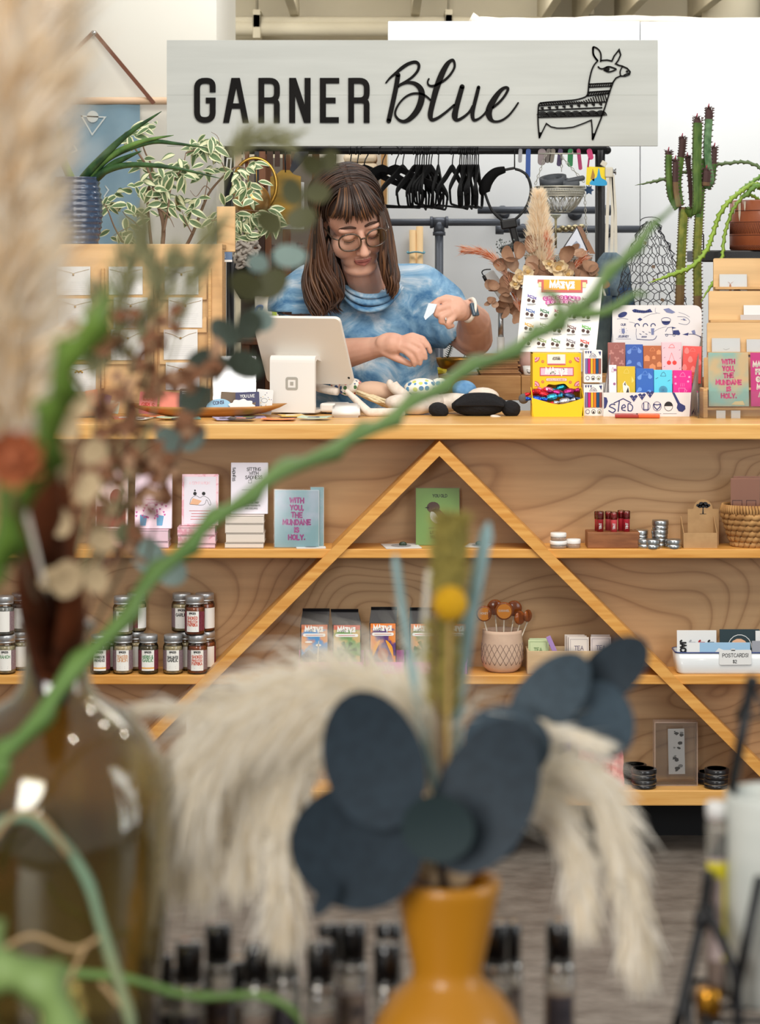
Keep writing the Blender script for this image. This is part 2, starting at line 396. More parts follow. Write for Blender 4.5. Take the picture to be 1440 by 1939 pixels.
def plume(mb,axis,rad,n,m,slen,seed=1,wid=.0009,ahead=.8,droop=.0,side=None,spread=1.0):
 """feathery grass plume: thin two-joint hairs along an axis; rad(t) base spread, slen(t) hair length"""
 ax=catmull(axis,8);r_=random.Random(seed);N=len(ax)-1;ms=m if isinstance(m,(list,tuple))else[m]
 V=[[]for _ in ms];Fc=[[]for _ in ms]
 for i in range(n):
  t=r_.random()**.9;q=t*N;k=min(N-1,int(q));p=ax[k].lerp(ax[k+1],q-k);d=(ax[k+1]-ax[k]).normalized()
  u,w=perp(d);a=r_.uniform(0,2*PI);rd=u*cos(a)+w*sin(a)
  if side is not None and r_.random()<.93:rd=(rd*.42+Vector(side)*r_.uniform(.3,1.1)).normalized()
  L=slen(t)*r_.uniform(.5,1.1);v0=(d*ahead+rd*spread*r_.uniform(.25,1)).normalized();p0=p+rd*rad(t)*r_.random()*.5
  p1=p0+v0*L*.5;v1=(v0+Vector((0,0,-droop*r_.uniform(.5,1.4)))+Vector((r_.uniform(-.15,.15),r_.uniform(-.15,.15),r_.uniform(-.1,.1)))).normalized();p2=p1+v1*L*.5
  sd=v0.cross(Vector((r_.uniform(-.4,.4),1,r_.uniform(-.4,.4)))).normalized()*wid*r_.uniform(.6,1.4);j=i%len(ms);b=len(V[j])
  V[j]+=[p0-sd*.7,p0+sd*.7,p1-sd,p1+sd,p2];Fc[j]+=[(b,b+1,b+3,b+2),(b+2,b+3,b+4)]
 for j,mm_ in enumerate(ms):mb.add(V[j],Fc[j],mm_)
 # the setting
m_white=mat('white_wall_paint',(228,231,232),.7,bump=.05,scale=60)
m_cream=mat('cream_wall_paint',(226,223,212),.75,bump=.05,scale=60)
m_beige=mat('beige_plaster',(214,206,184),.8,col2=(202,193,172),scale=2)
m_conc=mat('polished_concrete',(98,91,84),.5,col2=(128,121,113),scale=12,stretch=(1,1.3,1),bump=.12,detail=10,lo=.3,hi=.7)
m_black=mat('black_powder_coat',(19,19,21),.42)
m_blackmatte=mat('black_velvet',(9,9,10),.85,spec=.2)
m_pine=mat('oiled_pine',(203,140,62),.38,col2=(222,166,88),scale=5,stretch=(1,14,16),detail=5,bump=.03)
m_pine_top=mat('oiled_pine_worktop',(212,156,82),.34,col2=(228,180,108),scale=3.5,stretch=(1,12,18),detail=6,bump=.02)
m_ply=plywood('counter_veneer',(186,149,107),(179,141,99),(156,118,80),1.5,(1.0,1,1.5),.5,24)
m_ply_light=plywood('birch_plywood',(222,184,132),(216,176,124),(200,158,106),1.3,(1,1,1.8),.5,9)
m_plyedge=mat('birch_edge',(214,172,118),.6,col2=(190,146,92),scale=12,stretch=(2,2,60))
m_paper=mat('white_paper',(222,223,222),.6)
m_ink=mat('black_ink',(32,31,33),.6)
m_grey_ink=mat('grey_ink',(120,120,124),.6)
f=MB();f.span(-4.5,4.5,-3,12,-.1,0,m_conc);f.obj('floor',kind='structure')
pt=thing('wall_back',None,None,(0,0,0));pt['kind']='structure'
Y=8.2;zt=P(0,40,Y).z;xj=P(1213,0,Y).x;x0=P(735,0,Y).x
b=MB();b.span(x0,xj-.0012,Y,Y+.09,0,zt,m_white,.003);b.obj('panel',pt)
b=MB();b.span(xj+.0012,3.4,Y,Y+.09,0,zt-.002,m_white,.003);b.obj('panel',pt)
w=MB();w.span(-4.5,P(410,0,7.9).x,7.9,8.95,0,3.3,m_cream);w.obj('wall_left',kind='structure')
w=MB();w.span(-4.5,4.5,11,11.15,0,3.3,m_beige)
w.span(-4.5,4.5,10.97,11.0,P(0,92,10.97).z,P(0,78,10.97).z,m_beige)
w.obj('wall_rear',kind='structure')
w=MB();w.span(4.4,4.5,5.5,12,0,3.3,m_white);w.obj('wall_right',kind='structure')
w=MB();w.span(-4.5,4.5,8.95,12,3.0,3.1,m_beige);ceil=w.obj('ceiling',kind='structure')
for px,d in((551,10),(790,10),(1042,22),(1112,24),(1196,24),(1342,14)):
 p=P(px,d,10.4);b=MB();b.span(p.x-.02,p.x+.02,9.9,10.95,p.z,3.0,m_beige,.004);b.obj('joist',ceil)
b=MB();b.tube([(P(1385,0,10.6).x,10.6,3.0),(P(1385,0,10.6).x,10.6,2.2)],.13,m_beige,24);b.obj('trim_1',kind='structure')
for i,(py,rr)in enumerate(((41,.022),(55,.035))):
 cp=thing('ceiling_pipe',['thin beige conduit pipe running high along rear wall, upper one','thicker beige pipe running along rear wall, lower one'][i],'pipe',P(760,py,10.8),'pipes along the rear wall')
 b=MB();b.tube([(-3.2,10.8,P(0,py-2,10.8).z),(-1.0,10.8,P(0,py-1,10.8).z),(3.2,10.8,P(0,py,10.8).z)],rr,m_beige,12);b.obj('pipe_run',cp)
 for px in(487,850,1117):
  p=P(px,py,10.8);b=MB();b.span(p.x-.018,p.x+.018,10.76,10.97,p.z-rr-.01,p.z+rr+.03,m_beige,.004);b.tube([(p.x,10.8,p.z),(p.x,10.8,3.0)],.007,m_beige,6);b.obj('hanger_bracket',cp)
b=MB();pts=[P(893,33,8.24),P(905,37,8.24),P(960,38,8.24),P(1040,38,8.24),P(1120,35,8.24),P(1200,34,8.24),P(1300,36,8.24),P(1440,37,8.24),P(1560,37,8.24)]
pts=catmull(pts,5);b.tube([(p.x,p.y,zt+.009+.004*sin(p.x*9))for p in pts],[.009+.003*abs(sin(i*.7))for i in range(len(pts))],mat('cream_cloth',(233,222,205),.9,bump=.3,scale=40),8)
b.tube([P(893,31,8.24),P(902,36,8.24),P(912,39,8.24)],[.016,.014,.006],MATS['cream_cloth'],8)
b.obj('rolled_cloth',label='cream cloth lying along the top edge of the white partition',cat='cloth')
# the counter
WT=1.096;S1=.780;S2=.4613;S3=.171;YF=6.0;YB=6.135
ct=thing('shop_counter','long pine and plywood shop counter with open shelves and diagonal braces','counter',(0,6.25,0))
b=MB();b.span(-1.45,1.45,YF,6.56,WT-.039,WT,m_pine_top,.003);b.obj('worktop',ct)
b=MB();b.span(-1.4,1.4,YB,YB+.018,.132,WT-.039,m_ply);b.obj('back_panel',ct)
b=MB();b.span(-1.4,1.4,6.53,6.548,.132,WT-.039,m_ply);b.obj('rear_panel',ct)
for sx in(-1,1):
 b=MB();b.span(sx*1.4,sx*1.42,6.01,6.548,.132,WT-.039,m_ply,.002);b.obj('end_panel',ct)
for z in(S1,S2):b=MB();b.span(-1.4,1.4,YF+.004,YB,z-.0235,z,m_pine,.0025);b.obj('shelf',ct)
b=MB();b.span(-1.4,1.4,YF,6.548,S3-.039,S3,m_pine_top,.003);b.obj('base_board',ct)
ap=P(832.5,838,YF)
for sx in(-1,1):
 n_=Vector((sx,0,-1)).normalized();t_=Vector((-1,0,-sx*1)).normalized()
 zlow=S3;wid=.0265
 a0=(ap.x,ap.z+.004);vw=wid*math.sqrt(2)
 L_=ap.z+.004-zlow
 pts=[a0,(ap.x+sx*L_,zlow),(ap.x+sx*(L_-vw),zlow),(ap.x,a0[1]-vw)]
 b=MB();b.prism(pts,YB-YF+.004,m_pine,MT((0,YF-.004,0)));b.obj('brace',ct)
m_cast=mat('caster_grey',(120,124,126),.3,.8);m_dark=mat('kick_board_black',(16,16,18),.8)
b=MB();b.span(-1.38,1.38,6.24,6.26,.0,.13,m_dark);b.obj('kick_board',ct)
for px in(330,1192):
 x=P(px,0,6.15).x;b=MB()
 b.span(x-.028,x+.028,6.12,6.18,.122,.131,m_cast,.002);b.tube([(x-.011,6.16,.045),(x+.011,6.16,.045)],.045,m_dark,20)
 for q in(-.016,.016):b.box((x+q,6.16,.085),(.004,.03,.08),m_dark)
 b.obj('caster',ct)
 # sign, rack and pipes
m_sign=mat('grey_white_sign_paint',(205,208,203),.6,col2=(197,200,195),scale=2.2,stretch=(1,1,12),bump=.08,detail=6)
m_cut=mat('black_cut_letters',(22,21,21),.75,col2=(30,28,27),scale=6,spec=.15)
YS=7.26
sg=thing('shop_sign','long grey white board sign reading Garner Blue with llama, above black rack','sign',P(781,277,YS+.012))
for y0,y1 in((76,180.0),(180.12,276.5)):
 a,c=P(316,y1,YS),P(1246.5,y0,YS);b=MB();b.span(a.x,c.x,YS,YS+.024,a.z,c.z,m_sign,.0004);b.obj('board',sg)
def SP(px,py):p=P(px,py,YS-.0005);return(p.x,p.z)
MS=MT((0,YS-.0005,0));TH=.006;kS=kk(YS)
def zoomer(sc,ox,oy):return lambda x,y:SP(ox+x/sc,oy+y/sc)
g=zoomer(3.945,355,130);wS=43/3.945*kS
def letter(polys=(),strokes=()):
 b=MB()
 for i,pl in enumerate(polys):th=TH+.00025*i;b.prism([g(*p)for p in pl][::-1],th,m_cut,MS@MT((0,-th,0)))
 for i,(st,r)in enumerate(strokes):b.stroke(fillet([g(*p)for p in st],[x/3.945*kS for x in r]if hasattr(r,'__len__')else r/3.945*kS),wS,m_cut,MS,TH+.0011+.0003*i,caps=False)
 b.obj('letter',sg)
def bar(x0,y0,x1,y1):return[(x0,y0),(x1,y0),(x1,y1),(x0,y1)]
letter(strokes=[([(190,177),(190,91),(73,91),(73,384),(190,384),(190,217)],[0,72,72,72,72,0])],polys=[bar(139,217,211,259)])
letter(polys=[[(268,405),(312,405),(372,110),(393,70),(330,70)],[(415,405),(460,405),(393,70),(352,70)],bar(318,260,412,299)])
for dx in(0,671):
 letter(polys=[bar(532+dx,70,575+dx,405)],strokes=[([(560+dx,91),(670+dx,91),(670+dx,237),(560+dx,237)],[0,75,75,0]),([(600+dx,237),(669+dx,237),(669+dx,405)],[0,66,0])])
letter(polys=[bar(762,70,806,405),bar(877,70,921,405),[(762,70),(812,70),(921,405),(872,405)]])
letter(polys=[bar(991,70,1036,405),bar(1036,70,1135,111),bar(1036,217,1108,259),bar(1036,363,1132,405)])
g=zoomer(5.143,720,90)
def script(*runs):
 b=MB()
 for i,run in enumerate(runs):
  pts=catmull([(x,y,w_)for x,y,w_ in run],5);b.stroke([g(p.x,p.y)for p in pts],[p.z/5.143*kS for p in pts],m_cut,MS,TH+.0004*i)
 b.obj('letter',sg)
script([(176,268,46),(150,420,46),(85,715,46)],[(58,345,14),(100,295,20),(160,245,28),(220,195,34),(280,158,32),(345,142,30),(378,170,28),(368,225,26),(320,283,24),(255,330,24),(195,365,26),(172,382,24)],[(175,382,22),(215,356,26),(275,341,28),(340,352,38),(390,395,52),(408,455,60),(395,540,62),(355,625,58),(290,695,46),(235,720,34),(185,705,26),(150,660,22),(155,605,20),(195,535,18),(255,478,20),(320,450,22),(390,450,22),(445,472,20),(492,512,18)])
script([(476,306,16),(464,335,16),(474,366,20),(510,376,24),(560,360,24),(640,310,24),(695,250,22),(727,185,22),(716,128,24),(690,128,30),(650,170,46),(600,265,58),(550,400,58),(508,560,52),(490,655,50),(505,703,36),(560,688,28),(640,632,24),(722,560,22)])
script([(800,382,48),(772,480,50),(742,590,54),(728,670,58),(752,706,34),(810,680,26),(870,628,24),(905,570,26)],[(960,388,34),(940,470,36),(915,570,36),(900,655,38),(915,706,30),(960,695,22),(1010,655,20),(1045,608,20)])
script([(1100,585,24),(1160,535,24),(1215,470,24),(1247,405,26),(1220,390,28),(1170,425,40),(1105,515,58),(1062,610,64),(1068,680,52),(1110,720,26),(1180,712,22),(1250,665,20),(1305,600,18),(1345,540,16)])
g=zoomer(6.857,1000,80);b=MB()
def ln(pts,w=16,smooth=False,closed=False,cut=m_cut):
 if smooth:pts=[(v.x,v.y)for v in catmull([(x,y,0)for x,y in pts],4)]
 if closed:pts=list(pts)+[pts[0]]
 b.stroke([g(*p)for p in pts],w/6.857*kS,cut,MS,TH)
def pg(pts,th=TH,m_=m_cut):b.prism([g(*p)for p in pts][::-1],TH,m_,MS@MT((0,-th,0)))
ln([(945,250),(950,190),(940,130),(905,85),(850,62),(845,115),(860,175),(905,242)],18,True)
ln([(850,65),(850,160),(905,240)],22,True)
ln([(955,238),(1030,232),(1092,245),(1120,180),(1185,98),(1205,165),(1175,235),(1140,280),(1180,300),(1225,310),(1290,340),(1328,385),(1318,420),(1265,440),(1200,440),(1145,465),(1110,515)],18)
ln([(905,245),(865,290),(835,350),(812,430),(795,520),(788,590),(782,650),(765,695),(720,722),(620,748),(500,760),(350,772),(200,785),(150,800),(138,840),(132,960),(135,1080),(150,1240)],18,True)
ln([(1110,515),(1075,610),(1040,720),(1000,850),(950,990),(890,1140),(845,1262)],18)
ln([(150,1240),(240,1055),(300,1098),(380,1115),(480,1115),(590,1102),(720,1055),(825,1010),(835,1120),(838,1262)],15)
pg([(142,1170),(192,1170),(158,1245),(145,1245)]);pg([(832,1182),(880,1182),(852,1265),(832,1265)])
ln([(915,320),(935,340),(975,345),(1040,318),(1100,330),(1145,352),(1090,378),(1040,385),(990,362)],18,True);b.disc(g(1030,350),32/6.857*kS,m_cut,MS,TH)
ln([(1225,320),(1198,380),(1205,438)],14,True);b.disc(g(1288,380),15/6.857*kS,m_cut,MS,TH);ln([(1250,425),(1310,400)],12)
for q in(([(795,545),(1095,530)]),([(790,585),(1080,570)]),([(785,650),(1060,630)]),([(765,700),(1048,665)]),([(150,825),(1005,775)]),([(140,885),(960,850)]),([(135,975),(955,955)])):ln(q,17)
for i in range(10):ln([(805+i*29,582-i*1.4),(820+i*29,548-i*1.4)],11)
for i in range(9):ln([(785+i*31,692-i*3.5),(810+i*31,650-i*2)],14)
for i in range(28):
 x=165+i*31;top=785-max(0,(x-150))*.025-(0 if x<700 else min(80,(x-700)*.35));ln([(x,top),(x+24,818-(x-150)*.055)],13)
for i in range(9):
 x=165+i*95;y=845-i*7;pg([(x,y),(x+40,y-4),(x+40,y+32),(x+18,y+34),(x+18,y+16),(x,y+18)])
for i in range(8):
 cx=190+i*108;cy=968-i*2
 for r_ in(20,38,56,76):ln([(cx+r_*cos(R(a)),cy-r_*.85*sin(R(a)))for a in range(5,180,25)],11)
b.obj('llama_cutout',sg)
YR=7.3
rk=thing('garment_rack','tall black steel garment rack under the sign, holding black hangers','rack',(P(787,0,YR).x,YR,0))
zr=P(0,284.5,YR).z;xr=P(1137,0,YR).x;xl=P(434,0,YR).x
b=MB();b.tube(fillet([(xl-.035,zr),(xr+.012,zr)],0)and[Vector((xl-.03,YR,zr)),Vector((xr+.022,YR,zr))],.0125,m_black,12)
b.ball((xr+.022,YR,zr),.0125,m_black);b.obj('top_rail',rk)
for x in(xl,xr):b=MB();b.tube([(x,YR,.02),(x,YR,zr)],.0155,m_black,12);b.obj('post',rk)
for x in(xl,xr):b=MB();b.span(x-.02,x+.02,YR-.25,YR+.25,.0,.03,m_black,.006);b.obj('foot',rk)
b=MB();b.tube([(xl,YR,.12),(xr,YR,.12)],.0125,m_black,10);b.obj('lower_rail',rk)
m_pipe=mat('dark_steel_pipe',(92,97,106),.4,.35)
YP=7.55
pr=thing('pipe_rack','low grey steel pipe clothes rail behind the hangers','rack',(P(832,0,YP).x,YP,0))
def hpipe(x0,x1,py,Y_,r,name='rail'):
 b=MB();a,c=P(x0,py,Y_),P(x1,py,Y_);b.tube([a,c],r,m_pipe,12);return b
hpipe(690,985,421,YP,.0115).obj('rail',pr)
b=MB();a=P(832,421,YP);b.tube([(a.x,YP,.02),(a.x,YP,a.z)],.0135,m_pipe,12);b.obj('post',pr)
b=MB();b.tube([a-Vector((.023,0,0)),a+Vector((.023,0,0))],.017,m_pipe,14);b.tube([a,a-Vector((0,0,.035))],.018,m_pipe,14);b.tube([a-Vector((0,0,.03)),a-Vector((0,0,.042))],.0205,m_pipe,14)
for s_ in(-1,1):b.tube([a+Vector((s_*.02,0,0)),a+Vector((s_*.029,0,0))],.0195,m_pipe,14)
b.obj('tee_fitting',pr)
b=MB();b.lathe([(.0,0),(.06,0),(.06,.012),(.03,.02),(.0,.02)],(a.x,YP,0),m_pipe,20);b.obj('floor_flange',pr)
for nm,x0,x1,py,lab in(('wall_pipe',905,1150,398,'grey steel pipe rail crossing behind the black rack post, upper of the two'),('wall_pipe',947,1212,434,'grey steel pipe rail with round end cap, lower and behind the dried flowers')):
 q=thing(nm,lab,'pipe',P((x0+x1)/2,py,7.75),'pipe rails in front of the partition')
 hpipe(x0,x1,py,7.75,.012).obj('pipe_run',q)
 for px in((1150,)if py<400 else(947,)):
  a=P(px,py,7.75);b=MB();b.tube([a-Vector((.014,0,0)),a+Vector((.012,0,0))],.0175,m_pipe,14);b.obj('end_cap',q)
 for px in(x0+60,x1-40):
  a=P(px,py,7.75);b=MB();b.tube([a,(a.x,8.2,a.z)],.009,m_pipe,10);b.lathe([(.026,0),(.026,.008)],(0,0,0),m_pipe,14,True,MT((a.x,8.19,a.z))@EU((R(90),0,0)));b.obj('wall_bracket',q)
  # things on the worktop (z = WT)
def on_top(py):return(CH-WT)*F/(py-HY)
m_gloss_w=mat('white_gloss_plastic',(232,230,226),.28,coat=.2)
m_gloss_b=mat('off_white_plastic',(226,221,212),.35)
m_alu=mat('brushed_aluminium',(190,192,194),.3,1)
m_logo=mat('grey_logo',(168,166,158),.5)
m_rubber=mat('dark_rubber',(38,38,40),.7)
Yt=6.42
rg=thing('payment_terminal','white tablet on a white payment stand with square logo, facing the person','terminal',(P(575,0,Yt).x,Yt,WT))
tl,tr,br,bl=P(477,602,6.385),P(643,604,6.30),P(671,727,6.41),P(505,725,6.495)
X=(tr-tl);Wd=X.length;U=(tl-bl);Hh=U.length;Mt=frame((tl+tr+br+bl)/4,X,U)
b=MB();b.prism(rrect(-Wd/2,-Hh/2,Wd/2,Hh/2,.014),.011,m_gloss_b,Mt);b.obj('tablet_case',rg)
b=MB();b.prism(rrect(-Wd/2+.006,-Hh/2+.006,Wd/2-.006,Hh/2-.006,.01),.002,mat('dark_screen',(14,15,18),.1),Mt@MT((0,.0105,0)));b.obj('screen',rg)
x0,x1=P(516,0,6.37).x,P(606,0,6.37).x;pv_=Vector(((x0+x1)/2,6.40));ca,sa=cos(R(-17)),sin(R(-17))
def yaw(b):b.v=[(pv_.x+(x-pv_.x)*ca-(y-pv_.y)*sa,pv_.y+(x-pv_.x)*sa+(y-pv_.y)*ca,z)for x,y,z in b.v];return b
z1=P(0,671,6.37).z
prof=fillet([(0,.006),(0,z1-WT),(.075,z1-WT-.012)],[0,.022,0]);prof+=[(.075,z1-WT-.02)];inner=fillet([(.075,z1-WT-.024),(.010,z1-WT-.012),(.010,.014)],[0,.016,0])
foot=fillet([(.010,.016),(.11,.016),(.11,.006)],[0,.004,0])
b=MB();b.prism([(p[0],p[1])for p in prof]+[(p[0],p[1])for p in inner]+[(.11,.014),(.11,.006)],x1-x0,m_gloss_w,Matrix(((0,-1,0,x1),(1,0,0,6.365),(0,0,1,WT),(0,0,0,1))));yaw(b).obj('stand',rg)
b=MB();b.span(x1-.002,P(652,0,6.45).x,6.41,6.48,WT+.006,WT+.030,m_gloss_w,.006);yaw(b).obj('card_slot',rg)
b=MB();b.lathe([(.062,0),(.062,.0055),(.058,.006)],((x0+x1)/2+.018,6.44,WT),m_alu,36);b.obj('swivel_base',rg)
Ml=MT(((x0+x1)/2-.001,6.3645,WT+P(0,726,6.37).z-WT));c_=kk(6.37)
b=MB();b.stroke(fillet([(0,10*c_),(10*c_,10*c_),(10*c_,-10*c_),(-10*c_,-10*c_),(-10*c_,10*c_),(0,10*c_)],[0,.004,.004,.004,.004,0]),4.4*c_,m_logo,Ml,.0006,False);b.rect(-3.2*c_,-3.2*c_,3.2*c_,3.2*c_,m_logo,Ml,.0006);yaw(b).obj('logo',rg)
b=MB();tp=Mt@Vector((Wd/2-.012,-.0012,-Hh/2+.02));b.disc((Wd/2-.01,-Hh/2+.022),.0035,m_rubber,Mt@MT((0,-.0006,0)));b.obj('port',rg)
Yc=6.245;x0,x1=P(628,0,Yc).x,P(683,0,Yc).x;h0=.024
b=MB();bm=bmesh.new();bmesh.ops.create_cube(bm,size=1)
for v in bm.verts:v.co=Vector((v.co.x*(x1-x0),v.co.y*.07,(v.co.z+.5)*(h0 if v.co.z<0 or v.co.y<0 else h0+.012)))
for v in bm.verts:
 if v.co.z>.001:v.co.x*=.93;v.co.y=v.co.y*.93+.002
bmesh.ops.bevel(bm,geom=bm.edges[:],offset=.006,segments=3,affect='EDGES')
b.bm(bm,m_gloss_w,True,MT(((x0+x1)/2,Yc+.036,WT)));b.obj('card_reader',label='small white square card reader lying in front of the payment stand',cat='card reader')
Ya=6.36
an=thing('notice_card','white printed notice about connecting and reviewing in a clear stand, beside the terminal','sign',(P(445,0,Ya).x,Ya,WT))
a,c=P(404,788,Ya),P(483.5,676,Ya);Mn=frame((a.x,Ya,WT+.002),(1,0,0),(0,.12,1));w_,h_=c.x-a.x,c.z-WT-.002
b=MB();b.prism(rrect(0,0,w_,h_,.003),.003,m_paper,Mn);b.obj('card',an)
b=MB();b.prism(rrect(-.002,0,w_+.002,h_+.003,.004),.002,film('clear_acrylic'),Mn@MT((0,-.003,0)));b.span(a.x,c.x,Ya+.004,Ya+.05,WT,WT+.002,film('clear_acrylic'));b.obj('clear_stand',an)
b=MB();Mi=Mn@MT((0,-.0006,0));k_=kk(Ya)
def RR(x0,z0,x1,z1,wd):b.stroke([(x0,z0),(x1,z0),(x1,z1),(x0,z1),(x0,z0)],wd,m_ink,Mi,0,False)
RR(.01,.02,w_-.008,h_-.006,.0006)
write(b,'CONNECT, REVIEW, & FOLLOW',Mi,.0052,m_ink,w_*.62,.17,w_*.5,h_-.022)
tiny_lines(b,Mi,w_*.5,h_-.034,w_*.62,2,.0045,m_ink,.0013,.2)
RR(w_*.2,h_*.34,w_*.38,h_*.50,.0008)
b.stroke([(w_*.66+.0125*cos(a_),h_*.42+.0105*sin(a_))for a_ in[R(q)for q in range(0,361,20)]],.0009,m_ink,Mi,0,False)
for q in(.004,.007,.010):b.stroke([(w_*.63+q*cos(a_),h_*.42+q*.9*sin(a_))for a_ in[R(t)for t in range(-50,51,20)]],.0009,m_ink,Mi,0,False)
RR(w_*.2,h_*.12,w_*.38,h_*.26,.0008);RR(w_*.56,h_*.12,w_*.74,h_*.26,.0008);tiny_lines(b,Mi,w_*.29,h_*.3,w_*.2,1,.004,m_grey_ink,.001);tiny_lines(b,Mi,w_*.66,h_*.3,w_*.24,1,.004,m_grey_ink,.001)
b.obj('print',an)
m_bowl=mat('carved_bowl_wood',(196,142,78),.5,col2=(166,112,56),scale=4,stretch=(2,10,10))
def dough_bowl(px0,px1,pyr,Yb,label):
 a,c=P(px0,pyr,Yb),P(px1,pyr,Yb);L=(c.x-a.x)/2;h=a.z-WT;cx=(a.x+c.x)/2;vs=[];fs=[];nu,nv=28,7
 b=MB();prof=[(.0,0,.0),(.45,0,.0),(.72,.3,.0),(.9,.68,0),(1,1,0),(.975,1.0,0),(.86,.72,0),(.66,.34,0),(.4,.12,0),(.0,.10,0)]
 for r_,zz,_ in prof:
  for j in range(nu):
   t=2*PI*j/nu;ct_=cos(t);vs.append((cx+L*r_*math.copysign(abs(ct_)**.8,ct_),Yb+.072*r_*sin(t),WT+h*zz+(.006*abs(ct_)**3*zz)))
 for i in range(len(prof)-1):
  for j in range(nu):fs.append((i*nu+j,i*nu+(j+1)%nu,(i+1)*nu+(j+1)%nu,(i+1)*nu+j))
 b.add(vs,fs,m_bowl,True);return b.obj('dough_bowl',label=label,cat='bowl')
dough_bowl(240,545,768,6.30,'long carved wooden dough bowl full of stickers, in front of the payment stand')
dough_bowl(60,226,768,6.285,'shorter carved wooden bowl at left end of the counter, partly behind dried stems')
stk_col={n:mat('sticker_'+n,c,.35)for n,c in dict(pink=(236,122,122),black=(44,41,42),blue=(150,196,226),white=(240,238,232),navy=(52,52,92),yellow=(236,196,90),green=(126,160,92),purple=(96,72,130),orange=(232,136,84),teal=(112,170,168),lilac=(172,166,206),coral=(226,130,108),mint=(188,210,190)).items()}
def card(px0,py0,px1,py1,Y,tilt,m,label,cat='sticker',name='sticker',group=None,draw=None,shape=None,lean=.15,th=.0012):
 a,c=P(px0,py1,Y),P(px1,py0,Y);w_,h_=c.x-a.x,c.z-a.z
 M_=frame(((a.x+c.x)/2,Y,a.z),(cos(tilt),0,sin(tilt)),(-sin(tilt),lean,cos(tilt)))
 b=MB();b.prism(shape(w_,h_)if shape else rrect(-w_/2,0,w_/2,h_,.003),th,m,M_)
 if not draw:return b.obj(name,label=label,cat=cat,group=group)
 t=thing(name,label,cat,((a.x+c.x)/2,Y,a.z),group);b.obj('card',t)
 q=MB();draw(q,M_@MT((0,-.0006,0)),w_,h_);q.obj('print',t);return t
def ell_shape(w_,h_):return[(w_/2*cos(R(a)),h_/2+h_/2*sin(R(a)))for a in range(0,360,15)]
def cloud(w_,h_):return[((w_/2)*(1+.1*cos(9*R(a)))*cos(R(a)),h_/2+h_/2*(1+.1*cos(9*R(a)))*sin(R(a)))for a in range(0,360,8)]
m_red=mat('red_print',(206,52,52),.5)
card(262,742,296,784,6.285,R(-4),stk_col['pink'],'pink sticker with red handwriting, standing in the long bowl',draw=lambda q,M,w,h:(write(q,'LOS',M,h*.2,m_red,w*.55,.2,0,h*.62),write(q,'GIRLS',M,h*.2,m_red,w*.7,.2,0,h*.3)))
card(300,742,340,784,6.312,R(-6),stk_col['coral'],'coral blank sticker standing behind the pink one in the long bowl')
card(340,736,397,784,6.30,0,stk_col['black'],'black text card standing in the middle of the long bowl',draw=lambda q,M,w,h:(tiny_lines(q,M,-w*.42,h*.88,w*.2,2,.005,m_paper,.0012,.2,'l'),tiny_lines(q,M,w*.05,h*.88,w*.25,2,.005,m_paper,.0012,.2,'l')))
card(392,755,440,785,6.28,R(6),stk_col['blue'],'round light blue sticker with navy letters in the long bowl',shape=ell_shape,draw=lambda q,M,w,h:write(q,'CONSI',M,h*.2,stk_col['navy'],w*.75,.2,0,h*.66))
card(416,742,448,785,6.315,R(-3),mat('sticker_brown',(112,92,72),.4),'small brown landscape sticker behind the blue round one')
card(447,742,492,782,6.30,R(2),stk_col['navy'],'dark navy sticker with pale words and a brown animal shape',draw=lambda q,M,w,h:(write(q,'YOU LIVE',M,h*.13,m_paper,w*.7,.2,0,h*.74),q.prism([(w*.0,h*.2),(w*.3,h*.3),(w*.36,h*.5),(w*.1,h*.45)],0,MATS['sticker_brown'],M),q.stroke([(-w*.4,h*.5),(-w*.2,h*.55),(0,h*.5)],.002,m_paper,M)))
card(434,756,482,783,6.275,R(2),stk_col['white'],'white scalloped flower sticker with yellow centre in the long bowl',shape=cloud,draw=lambda q,M,w,h:q.disc((w*.1,h*.22),w*.22,stk_col['yellow'],M,0,14,h*.2))
def dots(q,M,w,h):
 r_=random.Random(3)
 for i in range(14):q.disc((r_.uniform(-.42,.42)*w,r_.uniform(.3,.95)*h),.0012,[m_ink,stk_col['yellow'],stk_col['purple']][i%3],M,0,6)
 q.stroke([(.008*cos(R(a)),h*.55+.006*sin(R(a)))for a in range(0,361,30)],.0006,m_ink,M,0,False);tiny_lines(q,M,0,h*.3,w*.4,1,.003,m_ink,.0012)
card(483,737,514,784,6.325,R(-5),m_paper,'white speckled card with small emblem at right end of the long bowl',draw=dots)
for i,(x0,y0,x1,y1,tl_,cl,lab)in enumerate(((166,738,190,778,9,'orange','orange sticker standing in the left bowl'),(184,746,204,780,-14,'purple','purple sticker standing in the left bowl'),(176,756,196,782,20,'green','green sticker leaning in the left bowl'),(196,758,224,782,-8,'mint','pale mint sticker leaning at right edge of the left bowl'))):
 card(x0,y0,x1,y1,6.27+.01*i,R(tl_),stk_col[cl],lab)
fl=[(236,792,44,'coral',12,'coral flat sticker lying at the left of the front edge row'),(268,795,34,'white',-10,'white flat sticker in the front edge row, below the bowl tip'),(290,791,30,'orange',24,'orange flat sticker in the front edge row'),(322,795,42,'mint',-6,'mint flat sticker in the front edge row, under the bowl'),(352,793,54,'teal',8,'teal flat sticker in the front edge row'),(398,787,58,'white',-7,'white folded booklet lying on the front edge row'),(424,796,36,'lilac',14,'lilac flat sticker in the front edge row, left of the dark one'),(458,797,48,'black',-5,'dark flat sticker in the front edge row'),(474,791,56,'lilac',9,'lilac booklet lying askew on the dark sticker'),(528,796,62,'orange',-4,'orange printed sticker lying in front of the terminal'),(552,790,46,'yellow',12,'yellow sticker lying in front of the terminal base'),(596,795,58,'mint',-9,'pale printed sticker lying left of the card reader')]
